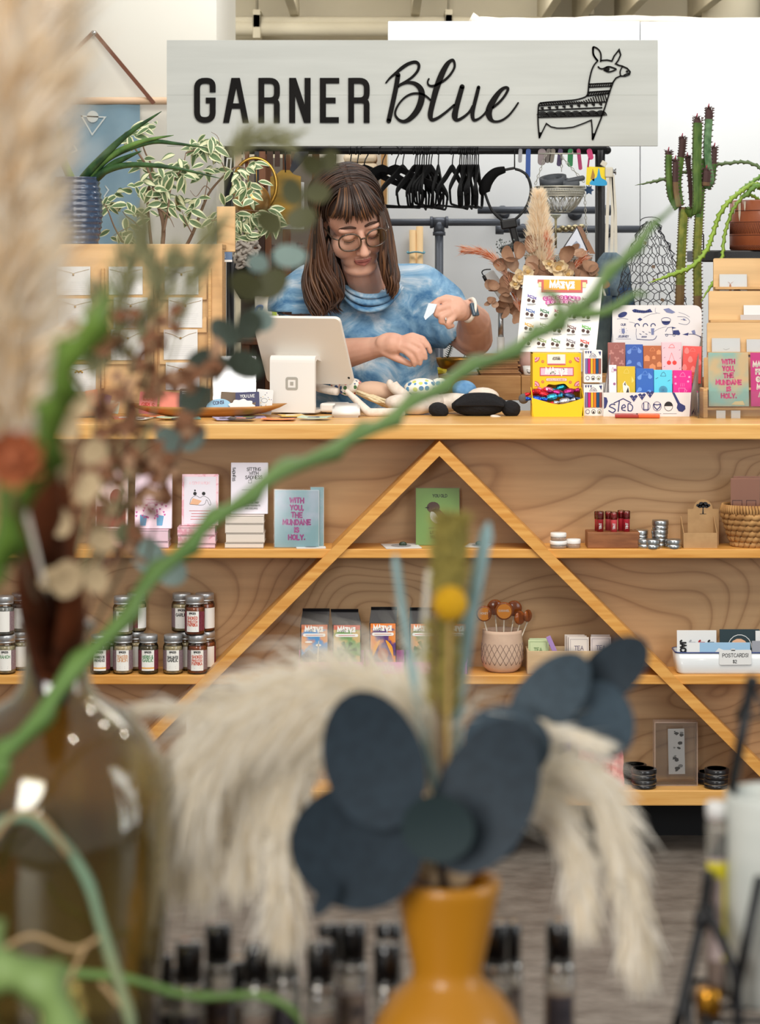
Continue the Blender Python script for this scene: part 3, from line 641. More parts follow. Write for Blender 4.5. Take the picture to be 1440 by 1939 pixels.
for i,(px,py,w_,cl,rz,lab)in enumerate(fl):
 Y=on_top(py);p=P(px,py,Y);b=MB();ww=w_*kk(Y)
 T=MT((p.x,p.y,WT+.0006+.0016*(i%4)))@EU((R(2.0*(-1)**i)if i%3==0 else 0,0,R(rz)))
 n=6;top=[]
 for j in range(n+1):
  u=j/n-.5;top.append((u*ww,.006*max(0,abs(u)-.2)*(1 if i%2 else.4)))
 vs=[(x,y,z)for y in(-.034,.034)for x,z in top];vs+=[(x,y,z+.0022)for x,y,z in vs];m_=n+1;fs=[]
 for j in range(n):fs+=[(j,j+1,m_+j+1,m_+j),(2*m_+j,3*m_+j,3*m_+j+1,2*m_+j+1),(j,2*m_+j,2*m_+j+1,j+1),(m_+j,m_+j+1,3*m_+j+1,3*m_+j)]
 fs+=[(0,m_,3*m_,2*m_),(n,2*m_+n,3*m_+n,m_+n)]
 b.add(vs,fs,stk_col[cl],False,T)
 q=stk_col[['white','navy','coral','green','yellow'][i%5]];b.prism([(-ww*.3,-.02),(ww*.25,-.022),(ww*.1,.018),(-ww*.2,.012)],0,q,T@Matrix(((1,0,0,0),(0,0,1,0),(0,1,0,.0024),(0,0,0,1))))
 b.obj('sticker',label=lab,cat='sticker',group='flat stickers along the front edge of the counter')
Yd=6.40
jd=thing('necklace_display','birch plywood display with rows of white necklace cards, left end of counter','display',(P(270,0,Yd).x,Yd+.05,WT))
a,c=P(60,800,Yd),P(445,462,Yd);c.x=P(421,0,Yd).x
b=MB();b.span(a.x,c.x,Yd,Yd+.012,WT,c.z,m_ply_light,.002);b.obj('front_board',jd)
b=MB();b.span(a.x,c.x,Yd+.012,Yd+.165,c.z-.014,c.z,m_plyedge,.002);b.obj('top_board',jd)
for x in(a.x+.006,c.x-.006):b=MB();b.span(x-.006,x+.006,Yd+.0125,Yd+.16,WT,c.z-.0145,m_plyedge,.001);b.obj('side_board',jd)
k_=kk(Yd)
slots={0:[(65,508,553),(65,568,613),(68,628,676),(65,690,735)],1:[(140,505,553),(143,565,613),(136,625,675),(150,690,735)],2:[(239,505,552),(248,563,615),(243,624,676)],3:[(344.5,505,552),(351.5,563,614),(343,624,675),(346.5,686,732)]}
def slot_lip(px0,px1,py):
 x0,x1=P(px0,0,Yd).x,P(px1,0,Yd).x;z=P(0,py,Yd).z;b=MB()
 pts=fillet([(x0,z-.016),(x0,z+.026),(x0+.008,z+.026),(x0+.022,z),(x1-.022,z),(x1-.008,z+.026),(x1,z+.026),(x1,z-.016)],[0,.003,.006,.02,.02,.006,.003,0],4)
 b.prism(pts,.006,m_ply_light,MT((0,Yd-.0075,0)));b.obj('pocket_lip',jd)
for px in(196,296,398):b=MB();x=P(px,0,Yd).x;b.span(x-.004,x+.004,Yd-.016,Yd-.001,P(0,735,Yd).z,P(0,508,Yd).z,m_plyedge,.001);b.obj('divider',jd)
m_chain=mat('gold_chain',(176,142,84),.35,.7)
nlab={}
colnm=['far left column','second column','middle column','right column'];rownm=['top','second','third','lowest']
for ci,L in slots.items():
 for ri,(pl,pt_,pb)in enumerate(L):
  px0,px1=[(60,92),(112,176),(206,276),(312,382)][ci]
  slot_lip([58,108,201,303][ci],[100,191,291,392][ci],[556,618,678,735][ri])
  wpx=64;a=P(pl-(5 if ci==3 else 0)+(0 if ci==3 else-31)+(0 if ci==3 else 31),pb+6,Yd-.004);M_=frame((P(pl-31.5 if ci!=3 else pl-31,0,Yd).x if False else P(pl,0,Yd).x-wpx*k_/2 if ci!=9 else 0,Yd-.0085,a.z),(1,0,.006*(-1)**ri),(0,.02,1))
  w_,h_=wpx*k_,(pb-pt_+6)*k_
  t=thing('necklace_card','white card holding a fine necklace, %s row, %s of the display'%(rownm[ri],colnm[ci]),'necklace card',M_.translation,'necklace cards on the plywood display')
  b=MB();b.rect(0,0,w_,h_,m_paper,M_,.0012);b.obj('card',t)
  b=MB();Mi=M_@MT((0,-.002,0));cx=w_*.5
  ch=[(w_*.03,h_*.9),(cx*.5,h_*.84),(cx,h_*(.76 if ri!=2 else.70)),(cx*1.5,h_*.84),(w_*.97,h_*.9)]
  b.tube([Mi@Vector((x,0,z))for x,z in ch],.0005,m_chain,5);b.obj('chain',t)
  b=MB()
  if ri==3:
   for q in range(5):b.ball(Mi@Vector((cx+(q-2)*.0045,-.001,h_*.72+(.003 if q%2 else 0))),.0026,mat('gold_charm',(206,160,64),.3,.9),None,8,6)
  else:b.ball(Mi@Vector((cx,-.001,h_*.74-.002)),(.003,.0015,.003),m_chain,None,8,6)
  b.obj('pendant',t)
  b=MB();tiny_lines(b,Mi@MT((0,.0006,0)),w_*.1,h_*.45,w_*.8,6,h_*.065,mat('pale_ink',(196,196,198),.6),.0007,.12,'l');b.obj('print',t)
b=MB();p0,p1=P(411,790,6.53),P(427,462,6.53);b.span(p0.x-.004,p1.x,6.57,6.585,P(0,0,6.5).z*0,P(0,494,6.53).z,mat('pale_grey_board',(190,188,178),.6),.002)
b.obj('upright_board',label='narrow pale grey upright board beside the necklace display',cat='board')
b=MB();a,c=P(411,477,6.58),P(446,391,6.58);b.span(a.x,c.x,6.57,6.59,a.z,c.z,m_ply_light,.002);b.span(a.x+.006,c.x-.03,6.575,6.585,WT+.1,a.z,m_ply_light)
b.span(a.x,c.x,6.56,6.7,WT-.2,WT-.19,m_ply_light);b.span(a.x+.006,a.x+.02,6.575,6.585,WT-.2,WT+.11,m_ply_light)
b.obj('wooden_sign_post',label='small birch board held up beside the ficus leaves',cat='board')
card(408,477,440,496,6.50,0,mat('blue_grey_print',(92,116,150),.5),'small blue and white card under the birch board beside display',cat='card',name='price_card',lean=0,draw=lambda q,M,w,h:(q.rect(-w/2,0,w/2,h*.22,m_paper,M),tiny_lines(q,M,-w*.1,h*.75,w*.5,3,.004,m_paper,.001)))
Yp=6.50
ps=thing('chocolate_poster','white leaning chocolate poster printed with rows of wrapped bonbons','poster',(P(1060,0,6.4).x,6.4,P(0,667,6.4).z))
tl,tr,br,bl=P(992.5,521,6.44),P(1143.5,525,6.44),P(1129,667,6.40),P(978.5,666,6.40)
U=tl-bl;Xv=br-bl;Mp=frame(bl,(tr-tl)+Xv,U);S_=U.length/145.
b=MB();lowz=0
vs=[bl+U.normalized()*lowz,br+U.normalized()*lowz,tr,tl];n_=Xv.cross(U).normalized()
ys=[Vector((0,.006,0))]*4;b.add(list(vs)+[v+y for v,y in zip(vs,ys)],[(0,1,2,3),(7,6,5,4),(0,4,5,1),(1,5,6,2),(2,6,7,3),(3,7,4,0)],mat('poster_card',(236,236,232),.5));b.obj('poster_board',ps)
Xn=Xv/(br-bl).x
def PP(zx,zy):
 px,py=980+zx/6.463,500+zy/6.463;v=(667.5-py)/145.5;u0=978.5+14*v;return(bl+U*v+Xn*((px-u0)*kk(6.42)))-Vector((0,.0012,0))
mm=lambda n,c,r=.5:mat(n,c,r)
def flat(b,zpts,m,lift=0):
 vs=[PP(*p)-Vector((0,lift,0))for p in zpts];tri=tessellate_polygon([[Vector((v.x,v.z,0))for v in vs]]);b.add(vs,[tuple(t)for t in tri],m)
m_rose=mm('rose_print',(196,92,92));m_org=mm('orange_print',(240,164,40));m_mag=mm('magenta_print',(206,84,164));m_wht=mm('white_print',(244,242,236));m_choc=mm('chocolate_print',(70,44,38))
b=MB();flat(b,bar(250,195,860,240),m_rose);flat(b,bar(296,195,800,352),m_rose,.0003);flat(b,bar(325,195,780,322),m_org,.0006);flat(b,bar(262,225,296,285),mm('pale_green_print',(214,214,160)),.0003);flat(b,bar(800,225,845,290),MATS['pale_green_print'],.0003)
b.obj('masthead',ps)
Mw=frame(PP(555,300),Xv,U)
b=MB();write(b,'MA\u0190V\u0190',Mw@MT((0,-.0012,0)),80/6.463*kk(6.42),m_wht,385/6.463*kk(6.42),.36,0,0,gap=.75,caps=False);b.obj('brand_lettering',ps)
b=MB()
for i,(tx,n_,y0)in enumerate((('CHOCOLATE',9,415),('BONBONS',7,468))):
 hw=225 if i==0 else 195
 for k in range(n_):
  u=(k+.5)/n_*2-1;cx=545+u*hw;cy=y0+14*u*u;flat(b,[(cx+34*cos(R(a)),cy+30*sin(R(a)))for a in range(0,360,30)][::-1],m_mag)
  Mc=frame(PP(cx,cy+16),Xv,U)@MT((0,-.0008,0));write(b,tx[k],Mc,34/6.463*kk(6.42),mm('pale_pink_print',(246,206,232)),None,.22)
arc=[(370+i*17,512-22*sin(PI*i/16))for i in range(17)]
flat(b,[(x,y-14)for x,y in arc]+[(x,y+12)for x,y in arc[::-1]],mm('taupe_print',(150,144,124)))
b.obj('title_lettering',ps)
bon=[(180,410,(104,88,168)),(160,580,(72,104,172)),(335,585,(60,122,86)),(510,592,(196,54,128)),(680,600,(130,134,130)),(850,605,(120,130,120)),(145,755,(222,166,64)),(330,760,(150,160,120)),(495,775,(196,140,100)),(665,778,(130,92,96)),(845,780,(98,176,74)),(120,930,(190,140,130)),(300,940,(150,170,110)),(470,945,(100,136,98)),(655,950,(124,116,130)),(825,955,(206,64,54)),(680,440,(150,150,150)),(850,445,(150,130,120))]
for i,(zx,zy,c)in enumerate(bon):
 b=MB();m_=mm('bonbon_%02d'%i,c,.4);d=lambda x,y:(zx+x*.94+y*-.2,zy+y+x*.32)
 flat(b,[d(-30,-16),d(30,-16),d(30,16),d(-30,16)],m_);flat(b,[d(-30,0),d(-58,-22),d(-52,20)],m_);flat(b,[d(30,0),d(58,22),d(54,-20)],m_)
 flat(b,[d(-20,-6),d(20,-6),d(20,5),d(-20,5)],m_wht,.0003)
 for dx,dy in((-38,38),(18,52)):flat(b,[(zx+dx+21*cos(R(a)),zy+dy+21*sin(R(a)))for a in range(0,360,30)][::-1],m_choc,.0002)
 flat(b,bar(zx-58,zy+84,zx+44,zy+91),m_grey_ink);flat(b,bar(zx-58,zy+99,zx+20,zy+103),MATS['pale_ink'])
 b.obj('printed_bonbon',ps)
Yk=6.36;kx=kk(Yk)
cb=thing('chocolate_box','bright yellow cardboard dispenser box filled with foil wrapped chocolates','box',(P(1052,0,Yk).x,Yk,WT))
m_yel=mat('yellow_card',(246,198,22),.45);m_yeli=mat('kraft_inside',(206,170,92),.7)
def BX(zx,zy,Y=Yk):return P(980+zx/6.463,500+zy/6.463,Y)
x0,x1=BX(190,0).x,BX(782,0).x;zb,zm,zt_=WT,BX(0,1525).z,P(0,667.6,6.4).z
nt_=fillet([(x0,zm),(BX(330,0).x,zm),(BX(385,0).x,BX(0,1468).z),(BX(455,0).x,BX(0,1480).z),(BX(510,0).x,BX(0,1470).z),(BX(580,0).x,BX(0,1462).z),(BX(650,0).x,BX(0,1528).z),(x1,zm)],.004)
b=MB();b.prism([(p[0],p[1])for p in nt_]+[(x1,zt_),(x0,zt_)],.002,m_yel,MT((0,Yk,0)));b.obj('front_panel',cb)
b=MB();b.span(x0,x0+.002,Yk+.002,Yk+.1,WT,zt_,m_yel);b.obj('side_panel',cb)
b=MB();b.span(x1-.002,x1,Yk+.002,Yk+.1,WT,zt_,m_yel);b.obj('side_panel',cb)
b=MB();b.span(x0,x1,Yk+.098,Yk+.1,WT,zt_,m_yel);b.span(x0,x1,Yk+.002,Yk+.1,zt_-.002,zt_,m_yel);b.obj('back_panel',cb)
tz=BX(0,1690,6.29).z;b=MB();fl_=[(x0-.008,tz+.012),(x0+.02,tz+.004),((x0+x1)/2,tz-.006),(x1-.02,tz+.004),(x1+.002,tz+.012)]
fl_=[(v.x,v.y)for v in catmull([(a,c_,0)for a,c_ in fl_],4)]
b.prism([(x0-.003,WT),(x1-.004,WT)]+fl_[::-1],.002,m_yel,MT((0,6.29,0)));b.obj('tray_lip',cb)
for x,s_ in((x0-.006,-1),(x1,1)):
 b=MB();b.add([(x,6.292,WT),(x,6.36,WT),(x,6.36,zm+.004),(x,6.292,tz+.012),(x+.002,6.292,WT),(x+.002,6.36,WT),(x+.002,6.36,zm+.004),(x+.002,6.292,tz+.012)],[(0,1,2,3),(7,6,5,4),(3,2,6,7),(0,3,7,4)],m_yel);b.obj('tray_side',cb)
b=MB();b.span(x0,x1,6.292,Yk+.098,WT,WT+.002,m_yeli);b.obj('tray_floor',cb)
Mb=MT((0,Yk-.0008,0))
def bz(zx,zy):p=BX(zx,zy);return(p.x,p.z)
def brect(b,x0,y0,x1,y1,m,lift=0):b.prism([bz(x0,y1),bz(x1,y1),bz(x1,y0),bz(x0,y0)],0,m,Mb@MT((0,-lift,0)))
m_pnk=mm('soft_pink_print',(236,168,190));m_crm=mm('cream_print',(242,234,220))
b=MB();brect(b,365,1105,592,1222,m_pnk);brect(b,372,1105,585,1215,m_crm,.0003);brect(b,372,1222,592,1236,m_rose,.0001);brect(b,275,1262,692,1370,m_rose);brect(b,288,1274,680,1358,mm('lilac_pink_print',(232,190,214)),.0003)
b.prism([bz(*p)for p in[(360,1395),(600,1395),(612,1414),(600,1434),(360,1434),(348,1414)]][::-1],0,m_rose,Mb);b.prism([bz(*p)for p in[(362,1399),(598,1399),(606,1414),(598,1430),(362,1430),(354,1414)]][::-1],0,m_crm,Mb@MT((0,-.0003,0)))
for cx,cy,sx,sy in((215,1140,1,1),(758,1140,-1,1),(215,1492,1,-1),(758,1492,-1,-1)):
 for q,m_ in((62,m_rose),(50,m_pnk),(32,m_rose),(20,m_pnk)):b.prism([bz(cx,cy)]+[bz(cx+sx*q*cos(R(a)),cy+sy*q*sin(R(a)))for a in range(0,91,15)],0,m_,Mb@MT((0,-.0002*(70-q)/10,0)))
for cx,cy in((312,1192),(650,1195),(312,1440),(650,1445)):b.disc(bz(cx,cy),18/6.463*kx,m_rose,Mb);b.disc(bz(cx,cy),9/6.463*kx,m_org,Mb@MT((0,-.0003,0)))
b.obj('printed_panels',cb)
b=MB();Mz=Mb@MT((0,-.0008,0));p=bz(484,1352);write(b,'MA\u0190V\u0190',Mz,70/6.463*kx,m_wht,372/6.463*kx,.36,p[0],p[1]+.0006,gap=.75,caps=False)
p=bz(480,1150);write(b,'ASSORTED',Mz,14/6.463*kx,m_ink,100/6.463*kx,.2,p[0],p[1]);p=bz(480,1172);write(b,'FLAVORS',Mz,17/6.463*kx,m_ink,100/6.463*kx,.28,p[0],p[1]);p=bz(480,1424);write(b,'CHOCOLATE BONBONS',Mz,18/6.463*kx,m_rose,220/6.463*kx,.15,p[0],p[1]);b.obj('brand_lettering',cb)
foil=dict(red=(206,40,52),blue=(32,84,196),teal=(56,160,200),pink=(222,130,160),magenta=(168,40,110),silver=(176,182,196),copper=(222,148,108),turquoise=(40,150,170),navy=(60,80,120))
foil={k:mat('foil_'+k,c,.22,.75,bump=.6,scale=160)for k,c in foil.items()}
def candy(p,d,m,lab,L=.03,r=.009):
 d=Vector(d).normalized();b=MB();p=Vector(p);ps_=[p+d*(L*t)for t in(-.95,-.62,-.5,-.42,-.2,.2,.42,.5,.62,.95)]
 b.tube(ps_,[r*.75,r*.5,r*.25,r*.8,r*1.05,r*1.05,r*.8,r*.25,r*.5,r*.75],m,10,True,False);b.obj('wrapped_chocolate',label=lab,cat='chocolate',group='foil wrapped chocolates in the yellow box')
cz=[(225,1570,6.345,'red',(1,0,.25),'red foil chocolate at left back of the yellow box'),(375,1545,6.35,'pink',(1,0,-.15),'pink foil chocolate lying top middle in the yellow box'),(540,1510,6.375,'turquoise',(1,.2,.3),'turquoise foil chocolate furthest back in the yellow box'),(500,1580,6.34,'magenta',(1,0,-.2),'magenta foil chocolate in the middle of the yellow box'),(630,1565,6.34,'magenta',(1,.1,.2),'magenta foil chocolate at the right of the yellow box'),(235,1655,6.315,'blue',(1,0,-.05),'blue foil chocolate at left front of the yellow box'),(425,1630,6.32,'teal',(1,0,.2),'light blue foil chocolate in the middle of the yellow box'),(640,1620,6.325,'navy',(1,.1,-.3),'navy foil chocolate at the right of the yellow box'),(580,1680,6.305,'silver',(1,0,.15),'silver foil chocolate at right front of the yellow box'),(310,1720,6.303,'red',(1,0,.1),'red foil chocolate at the front lip of the yellow box'),(430,1738,6.303,'copper',(1,0,.05),'copper foil chocolate at the front lip, left one'),(590,1735,6.304,'copper',(1,0,.15),'copper foil chocolate at the front lip, right one'),(330,1600,6.335,'red',(1,.2,-.3),'red foil chocolate wedged behind the light blue one')]
for zx,zy,Y,c,d,lab in cz:candy(BX(zx,zy,Y),d,foil[c],lab)
m_boxw=mat('white_box_card',(236,234,232),.5);m_navy=mat('navy_print',(44,54,112),.5)
sticks=[(130,124,186),(206,44,124),(238,194,52),(242,128,40),(28,84,130),(150,88,84)]
def stick_box(px0,px1,py0,py1,Y,zbase,label):
 x0,x1=P(px0,0,Y).x,P(px1,0,Y).x;h=P(0,py0,Y).z-zbase if py0 else.0;w_=x1-x0
 t=thing('stick_box',label,'box',((x0+x1)/2,Y+.03,zbase),'white boxes of chocolate sticks')
 b=MB();b.span(x0,x1,Y,Y+.05,zbase,zbase+h,m_boxw,.0008);b.obj('carton',t)
 M_=MT((x0,Y-.0006,zbase))
 b=MB();b.rect(w_*.06,h*.27,w_*.94,h*.75,mat('window_dark',(60,50,60),.5),M_)
 b.obj('window',t)
 for i,c in enumerate(sticks):b=MB();xx=x0+w_*(.06+.88*(i+.5)/6);b.tube([(xx,Y+.0002,zbase+h*.275),(xx,Y+.0002,zbase+h*.745)],w_*.066,mat('stick_%d'%i,c,.45),6,True,False);b.obj('chocolate_stick',t)
 b=MB()
 for i in range(3):
  cx=w_*(.2+.3*i);b.stroke([(cx+w_*.1*cos(R(a)),h*.135+w_*.11*sin(R(a)))for a in range(0,361,30)],.0012,[m_navy,m_ink,m_grey_ink][i],M_,0,False);b.disc((cx,h*.12),w_*.055,[m_boxw,m_ink,mat('olive_print',(120,120,70))][i],M_@MT((0,-.0002,0)))
 for q in range(3):b.prism([(w_*(.05+.13*q),h*.97),(w_*(.16+.13*q),h*.98),(w_*(.12+.13*q),h*.88)],0,m_navy,M_)
 b.prism([(w_*.78,h*.96),(w_*.94,h*.97),(w_*.9,h*.82)],0,m_navy,M_)
 b.stroke([(w_*.3,h*.8),(w_*.36,h*.86),(w_*.48,h*.92),(w_*.62,h*.86),(w_*.68,h*.79),(w_*.3,h*.79)],.0008,m_navy,M_);write(b,'STED',M_,h*.05,m_navy,w_*.3,.14,w_*.49,h*.81);b.obj('print',t)
 b=MB();Mr=Matrix(((0,-1,0,x1+.0006),(1,0,0,Y),(0,0,1,zbase),(0,0,0,1)))
 b.prism([(.012,h*.35),(.026,h*.38),(.026,h*.65),(.014,h*.62)],0,stk_col['navy'],Mr);b.obj('side_print',t)
Ysb=6.34;hz=WT+(P(0,728,Ysb).z-P(0,789,Ysb).z)
stick_box(1106,1143,728,789,Ysb-.02,WT,'white box of coloured chocolate sticks, lower of the two stacked')
stick_box(1106.5,1141,663.5,0,Ysb-.012,hz+.003,'white box of coloured chocolate sticks, upper of the two stacked')
# chocolate bar display, card rack, dolls
Yq=6.30
sd=thing('bar_display','white cardboard chocolate bar display with navy drawings and rounded back board','display',(P(1240,0,Yq).x,Yq,WT))
m_disp=mat('display_card',(226,222,222),.5)
def DX(zx,zy,Y):return P(1140+zx/4.8,560+zy/4.8,Y)
Ybk=6.43
a,c=DX(97,1110,Ybk),DX(910,86,Ybk);b=MB()
b.prism([(x+a.x,z)for x,z in fillet([(0,WT),(0,c.z),(c.x-a.x,c.z),(c.x-a.x,WT)],[0,.022,.022,0],6)],.003,m_disp,MT((0,Ybk,0)));b.obj('back_board',sd)
xl_,xr_=DX(15,0,Yq).x,DX(800,0,Yq).x;zf=DX(0,880,Yq).z
b=MB();b.prism([(xl_,WT),(xr_,WT),(xr_+.004,zf),(xl_,zf)],.002,m_disp,MT((0,Yq,0)));b.obj('front_panel',sd)
for x,s_ in((xl_,-1),(xr_+.002,1)):
 b=MB();z2=c.z-.075;xb=a.x if s_<0 else c.x
 b.add([(x,Yq,WT),(xb,Ybk,WT),(xb,Ybk,z2),(x+.002,Yq,zf)],[(0,1,2,3)],m_disp)
 b.add([(x+.002,Yq,WT),(xb+.002,Ybk,WT),(xb+.002,Ybk,z2),(x+.004,Yq,zf)],[(3,2,1,0)],m_disp)
 if s_>0:b.add([(x+.003+.0012,Yq+.004,WT+.002),(xb*.5+x*.5+.0034,(Yq+Ybk)/2,WT+.03),(x+.006,Yq+.02,zf+.01)],[(0,1,2)],m_navy)
 b.obj('side_panel',sd)
b=MB();b.span(xl_,xr_,Yq+.05,Yq+.052,WT,zf+.02,m_disp);b.span(xl_,xr_,Yq+.052,Ybk,zf+.018,zf+.02,m_disp);b.obj('inner_step',sd)
b=MB();b.span(xl_,xr_,Yq+.002,Ybk,WT,WT+.002,m_disp);b.obj('floor_panel',sd)
Mq=MT((0,Yq-.0006,0));kq=kk(Yq)/4.8
def dz(zx,zy,Y=Yq):p=DX(zx,zy,Y);return(p.x,p.z)
b=MB()
def dln(pts,w,m=m_navy,Y=Yq,M=None,sm=False,cl=False):
 q=[dz(*p,Y)for p in pts]
 if sm:q=[(v.x,v.y)for v in catmull([(x,z,0)for x,z in q],4)]
 b.stroke(q,w*kk(Y)/4.8,m,M or Mq,0)
def dpl(pts,m=m_navy,Y=Yq,M=None):b.prism([dz(*p,Y)for p in pts],0,m,M or Mq)
dln([(120,990),(95,985),(70,1005),(105,1022),(125,1040),(100,1062),(65,1045)],10,sm=True)
dln([(112,975),(195,935),(265,972)],9);dln([(160,960),(150,1050)],10)
dln([(185,1022),(215,1010),(205,990),(185,1005),(185,1035),(215,1045)],9,sm=True)
dln([(240,1040),(240,985),(262,985),(282,1010),(270,1045),(240,1045)],9,sm=True)
b.obj('brand_lettering',sd)
b=MB()
for cx,cy in((290,935),(365,920),(438,900)):dpl([(cx-36,cy-22),(cx-12,cy-34),(cx,cy-20),(cx+22,cy-36),(cx+38,cy-22),(cx+2,cy+30)]);dln([(cx-18,cy-8),(cx-8,cy-2)],3,m_disp,M=Mq@MT((0,-.0003,0)));dln([(cx+8,cy-8),(cx+18,cy-2)],3,m_disp,M=Mq@MT((0,-.0003,0)))
for i,cx in enumerate((402,504,608)):
 dln([(cx+38*cos(R(t)),1005+42*sin(R(t)))for t in range(0,361,24)],4,m_navy if i<2 else m_ink)
 if i==0:dln([(cx-20,975),(cx-20,1035),(cx+20,1035),(cx+20,975)],8)
 if i==1:dln([(cx-30,985),(cx-26,1010),(cx,1036),(cx+26,1010),(cx+30,985),(cx,992),(cx-30,985)],9)
 if i==2:dpl([(cx+36*cos(R(t)),1003-38*sin(R(t)))for t in range(0,181,15)],m_ink)
dpl([(640,880),(662,880),(712,975),(758,1000),(762,1030),(735,1056),(700,1050),(682,1020),(690,985)])
dpl([(20,920),(45,925),(56,960),(40,1015),(20,1030)])
for x0_,n_ in((100,1),(420,1),(560,1)):
 dln([(x0_,1072),(x0_+120,1072)],3,m_grey_ink)
b.obj('front_print',sd)
b=MB();Mk=MT((0,Ybk-.0006,0))
L2=lambda pts,w=4,m=m_navy,sm=True:dln(pts,w,m,Ybk,Mk,sm)
P2=lambda pts,m=m_navy:dpl(pts,m,Ybk,Mk)
P2([(190+46*cos(R(t))*.9,172+24*sin(R(t))+(-12)*cos(R(t)))for t in range(0,360,20)][::1]);P2([(300,120),(340,130),(400,135),(440,118),(462,148),(380,158),(290,150),(275,132)])
for i in range(7):L2([(310+i*19,128),(304+i*20,152)],3,m_disp)
P2([(560,122),(610,112),(670,150),(640,162),(590,152)],mat('pale_navy_print',(120,128,168),.5));L2([(140,212),(190,205),(240,214)],3);L2([(180,175),(160,182),(150,168)],3)
P2([(325,215),(348,200),(372,215),(348,230)]);P2([(545+40-40*cos(R(t)),230+36*sin(R(t)))for t in range(0,181,15)]);L2([(545+40+42*cos(R(t)),220+22*sin(R(t)))for t in range(0,361,24)],4)
L2([(690,190),(760,195),(800,230),(770,262),(700,250)],3);L2([(720,215),(770,225)],3);P2([(735,205),(765,212),(750,228)],MATS['pale_navy_print'])
for cx in(322,398,468):L2([(cx+20*cos(R(t)),275-22*sin(R(t)))for t in range(10,200,20)],8)
L2([(315,300),(312,350),(320,395)],3);L2([(320,395),(465,400),(500,365)],5);P2([(448,296),(478,296),(474,355),(452,355)],MATS['pale_navy_print'])
for i in range(4):P2([(362+i*12,380),(366+i*12,366),(374+i*12,366),(370+i*12,380)])
for cx,cy in((345,345),(372,325),(400,345),(430,330)):L2([(cx,cy),(cx+14,cy+6)],5)
P2([(650,315),(700,312),(715,345),(705,358),(650,352)]);L2([(580,325),(600,290),(640,285),(650,352),(575,350)],4,sm=False);P2([(640,282),(680,292),(640,300)])
for cx in(592,658):L2([(cx+10*cos(R(t)),358+10*sin(R(t)))for t in range(0,361,40)],4)
P2([(735,352),(790,335),(785,362)]);P2([(815,320),(845,310),(855,345),(830,352)],MATS['pale_navy_print']);L2([(790,348),(850,352),(905,378)],5);P2([(890,365),(915,375),(905,400)])
L2([(250,238),(300,250),(310,290)],2);L2([(380,200),(440,170),(500,160)],2);L2([(470,330),(520,300),(590,280)],2);L2([(700,150),(760,170),(800,195)],2);L2([(490,110),(490,150),(530,160)],2)
for t in range(0,360,40):b.disc(dz(197+34*cos(R(t)),318+30*sin(R(t)),Ybk),2.5*kk(Ybk)/4.8,m_navy,Mk)
P2([(180,300),(208,296),(212,335),(196,348),(182,336)],MATS['pale_navy_print'])
k5=kk(Ybk)/4.8;p=dz(197,272,Ybk);write(b,'OUR',Mk,19*k5,m_navy,None,.2,p[0],p[1]);p=dz(198,378,Ybk);write(b,'JOURNEY',Mk,18*k5,m_navy,132*k5,.2,p[0],p[1]);L2([(130,393),(265,393)],2,sm=False)
b.obj('back_print',sd)
def bar_(zx0,zy0,zx1,zy1,Y,zb,col,lab,deco,tilt=.0,pcol=None):
 x0,x1=DX(zx0,0,Y).x,DX(zx1,0,Y).x;z1=DX(0,zy0,Y).z;w_,h_=x1-x0,z1-zb;M_=frame(((x0+x1)/2,Y,zb),(cos(tilt),0,sin(tilt)),(0,.12,1))
 t=thing('chocolate_bar',lab,'chocolate bar',((x0+x1)/2,Y,zb),'chocolate bars in the cardboard display')
 m_=mat('bar_%d_%d_%d'%col,col,.4);pm=mat('barp_%d_%d_%d'%(pcol or(240,190,170)),pcol or(240,190,170),.5)
 q=MB();q.box((0,.005,h_/2),(w_,.010,h_),m_,None,.0012,M_);q.obj('wrapper',t)
 q=MB();Mi=M_@MT((0,-.0004,0));q.stroke([(-w_*.14,h_*.86),(-w_*.06,h_*.93),(w_*.04,h_*.95),(w_*.12,h_*.91),(w_*.15,h_*.86),(-w_*.14,h_*.86)],.0009,pm,Mi)
 tiny_lines(q,Mi,0,h_*.2,w_*.6,2,h_*.06,pm,.0012);deco(q,Mi,w_,h_,pm);q.obj('print',t)
def d_leafy(q,M,w,h,m):
 for x,z,a in((-.3,.75,40),(.3,.78,120),(0,.6,80),(-.25,.45,20),(.28,.5,140),(0,.38,60)):q.prism([(x*w+w*.16*cos(R(a+t))*(1 if t%120 else.35),z*h+w*.16*sin(R(a+t))*(1 if t%120 else.35))for t in range(0,360,40)],0,m,M)
def d_cone(q,M,w,h,m):
 for x,z,a in((-.28,.55,-140),(.25,.5,-50),(-.3,.8,60),(.3,.82,110),(0,.3,200)):q.prism([(x*w+w*.26*cos(R(a)),z*h+w*.26*sin(R(a)))]+[(x*w+w*.12*cos(R(a+t)),z*h+w*.12*sin(R(a+t)))for t in(90,130,180,230,270)],0,m,M)
def d_house(q,M,w,h,m):
 for x,z,s_ in((-.3,.66,.15),(.08,.68,.09),(0,.42,.17),(.38,.5,.13),(-.36,.3,.1),(.36,.82,.12)):q.prism([(x*w-s_*w,z*h-s_*w),(x*w+s_*w,z*h-s_*w),(x*w+s_*w,z*h+s_*w*.6),(x*w,z*h+s_*w*1.3),(x*w-s_*w,z*h+s_*w*.6)],0,m,M)
def d_cherry(q,M,w,h,m):
 for x in(-.14,.14):q.disc((x*w,h*.5),w*.11,m,M,0,14);q.stroke([(x*w,h*.55),(0,h*.74)],.0007,mat('barp_230_60_50',(230,60,50)),M)
 for x,z in((-.4,.85),(.38,.8),(-.38,.62),(.4,.6),(-.4,.4),(.38,.36),(-.3,.25)):q.stroke([(x*w,z*h),(x*w+.003,z*h+.002)],.0009,m_navy,M)
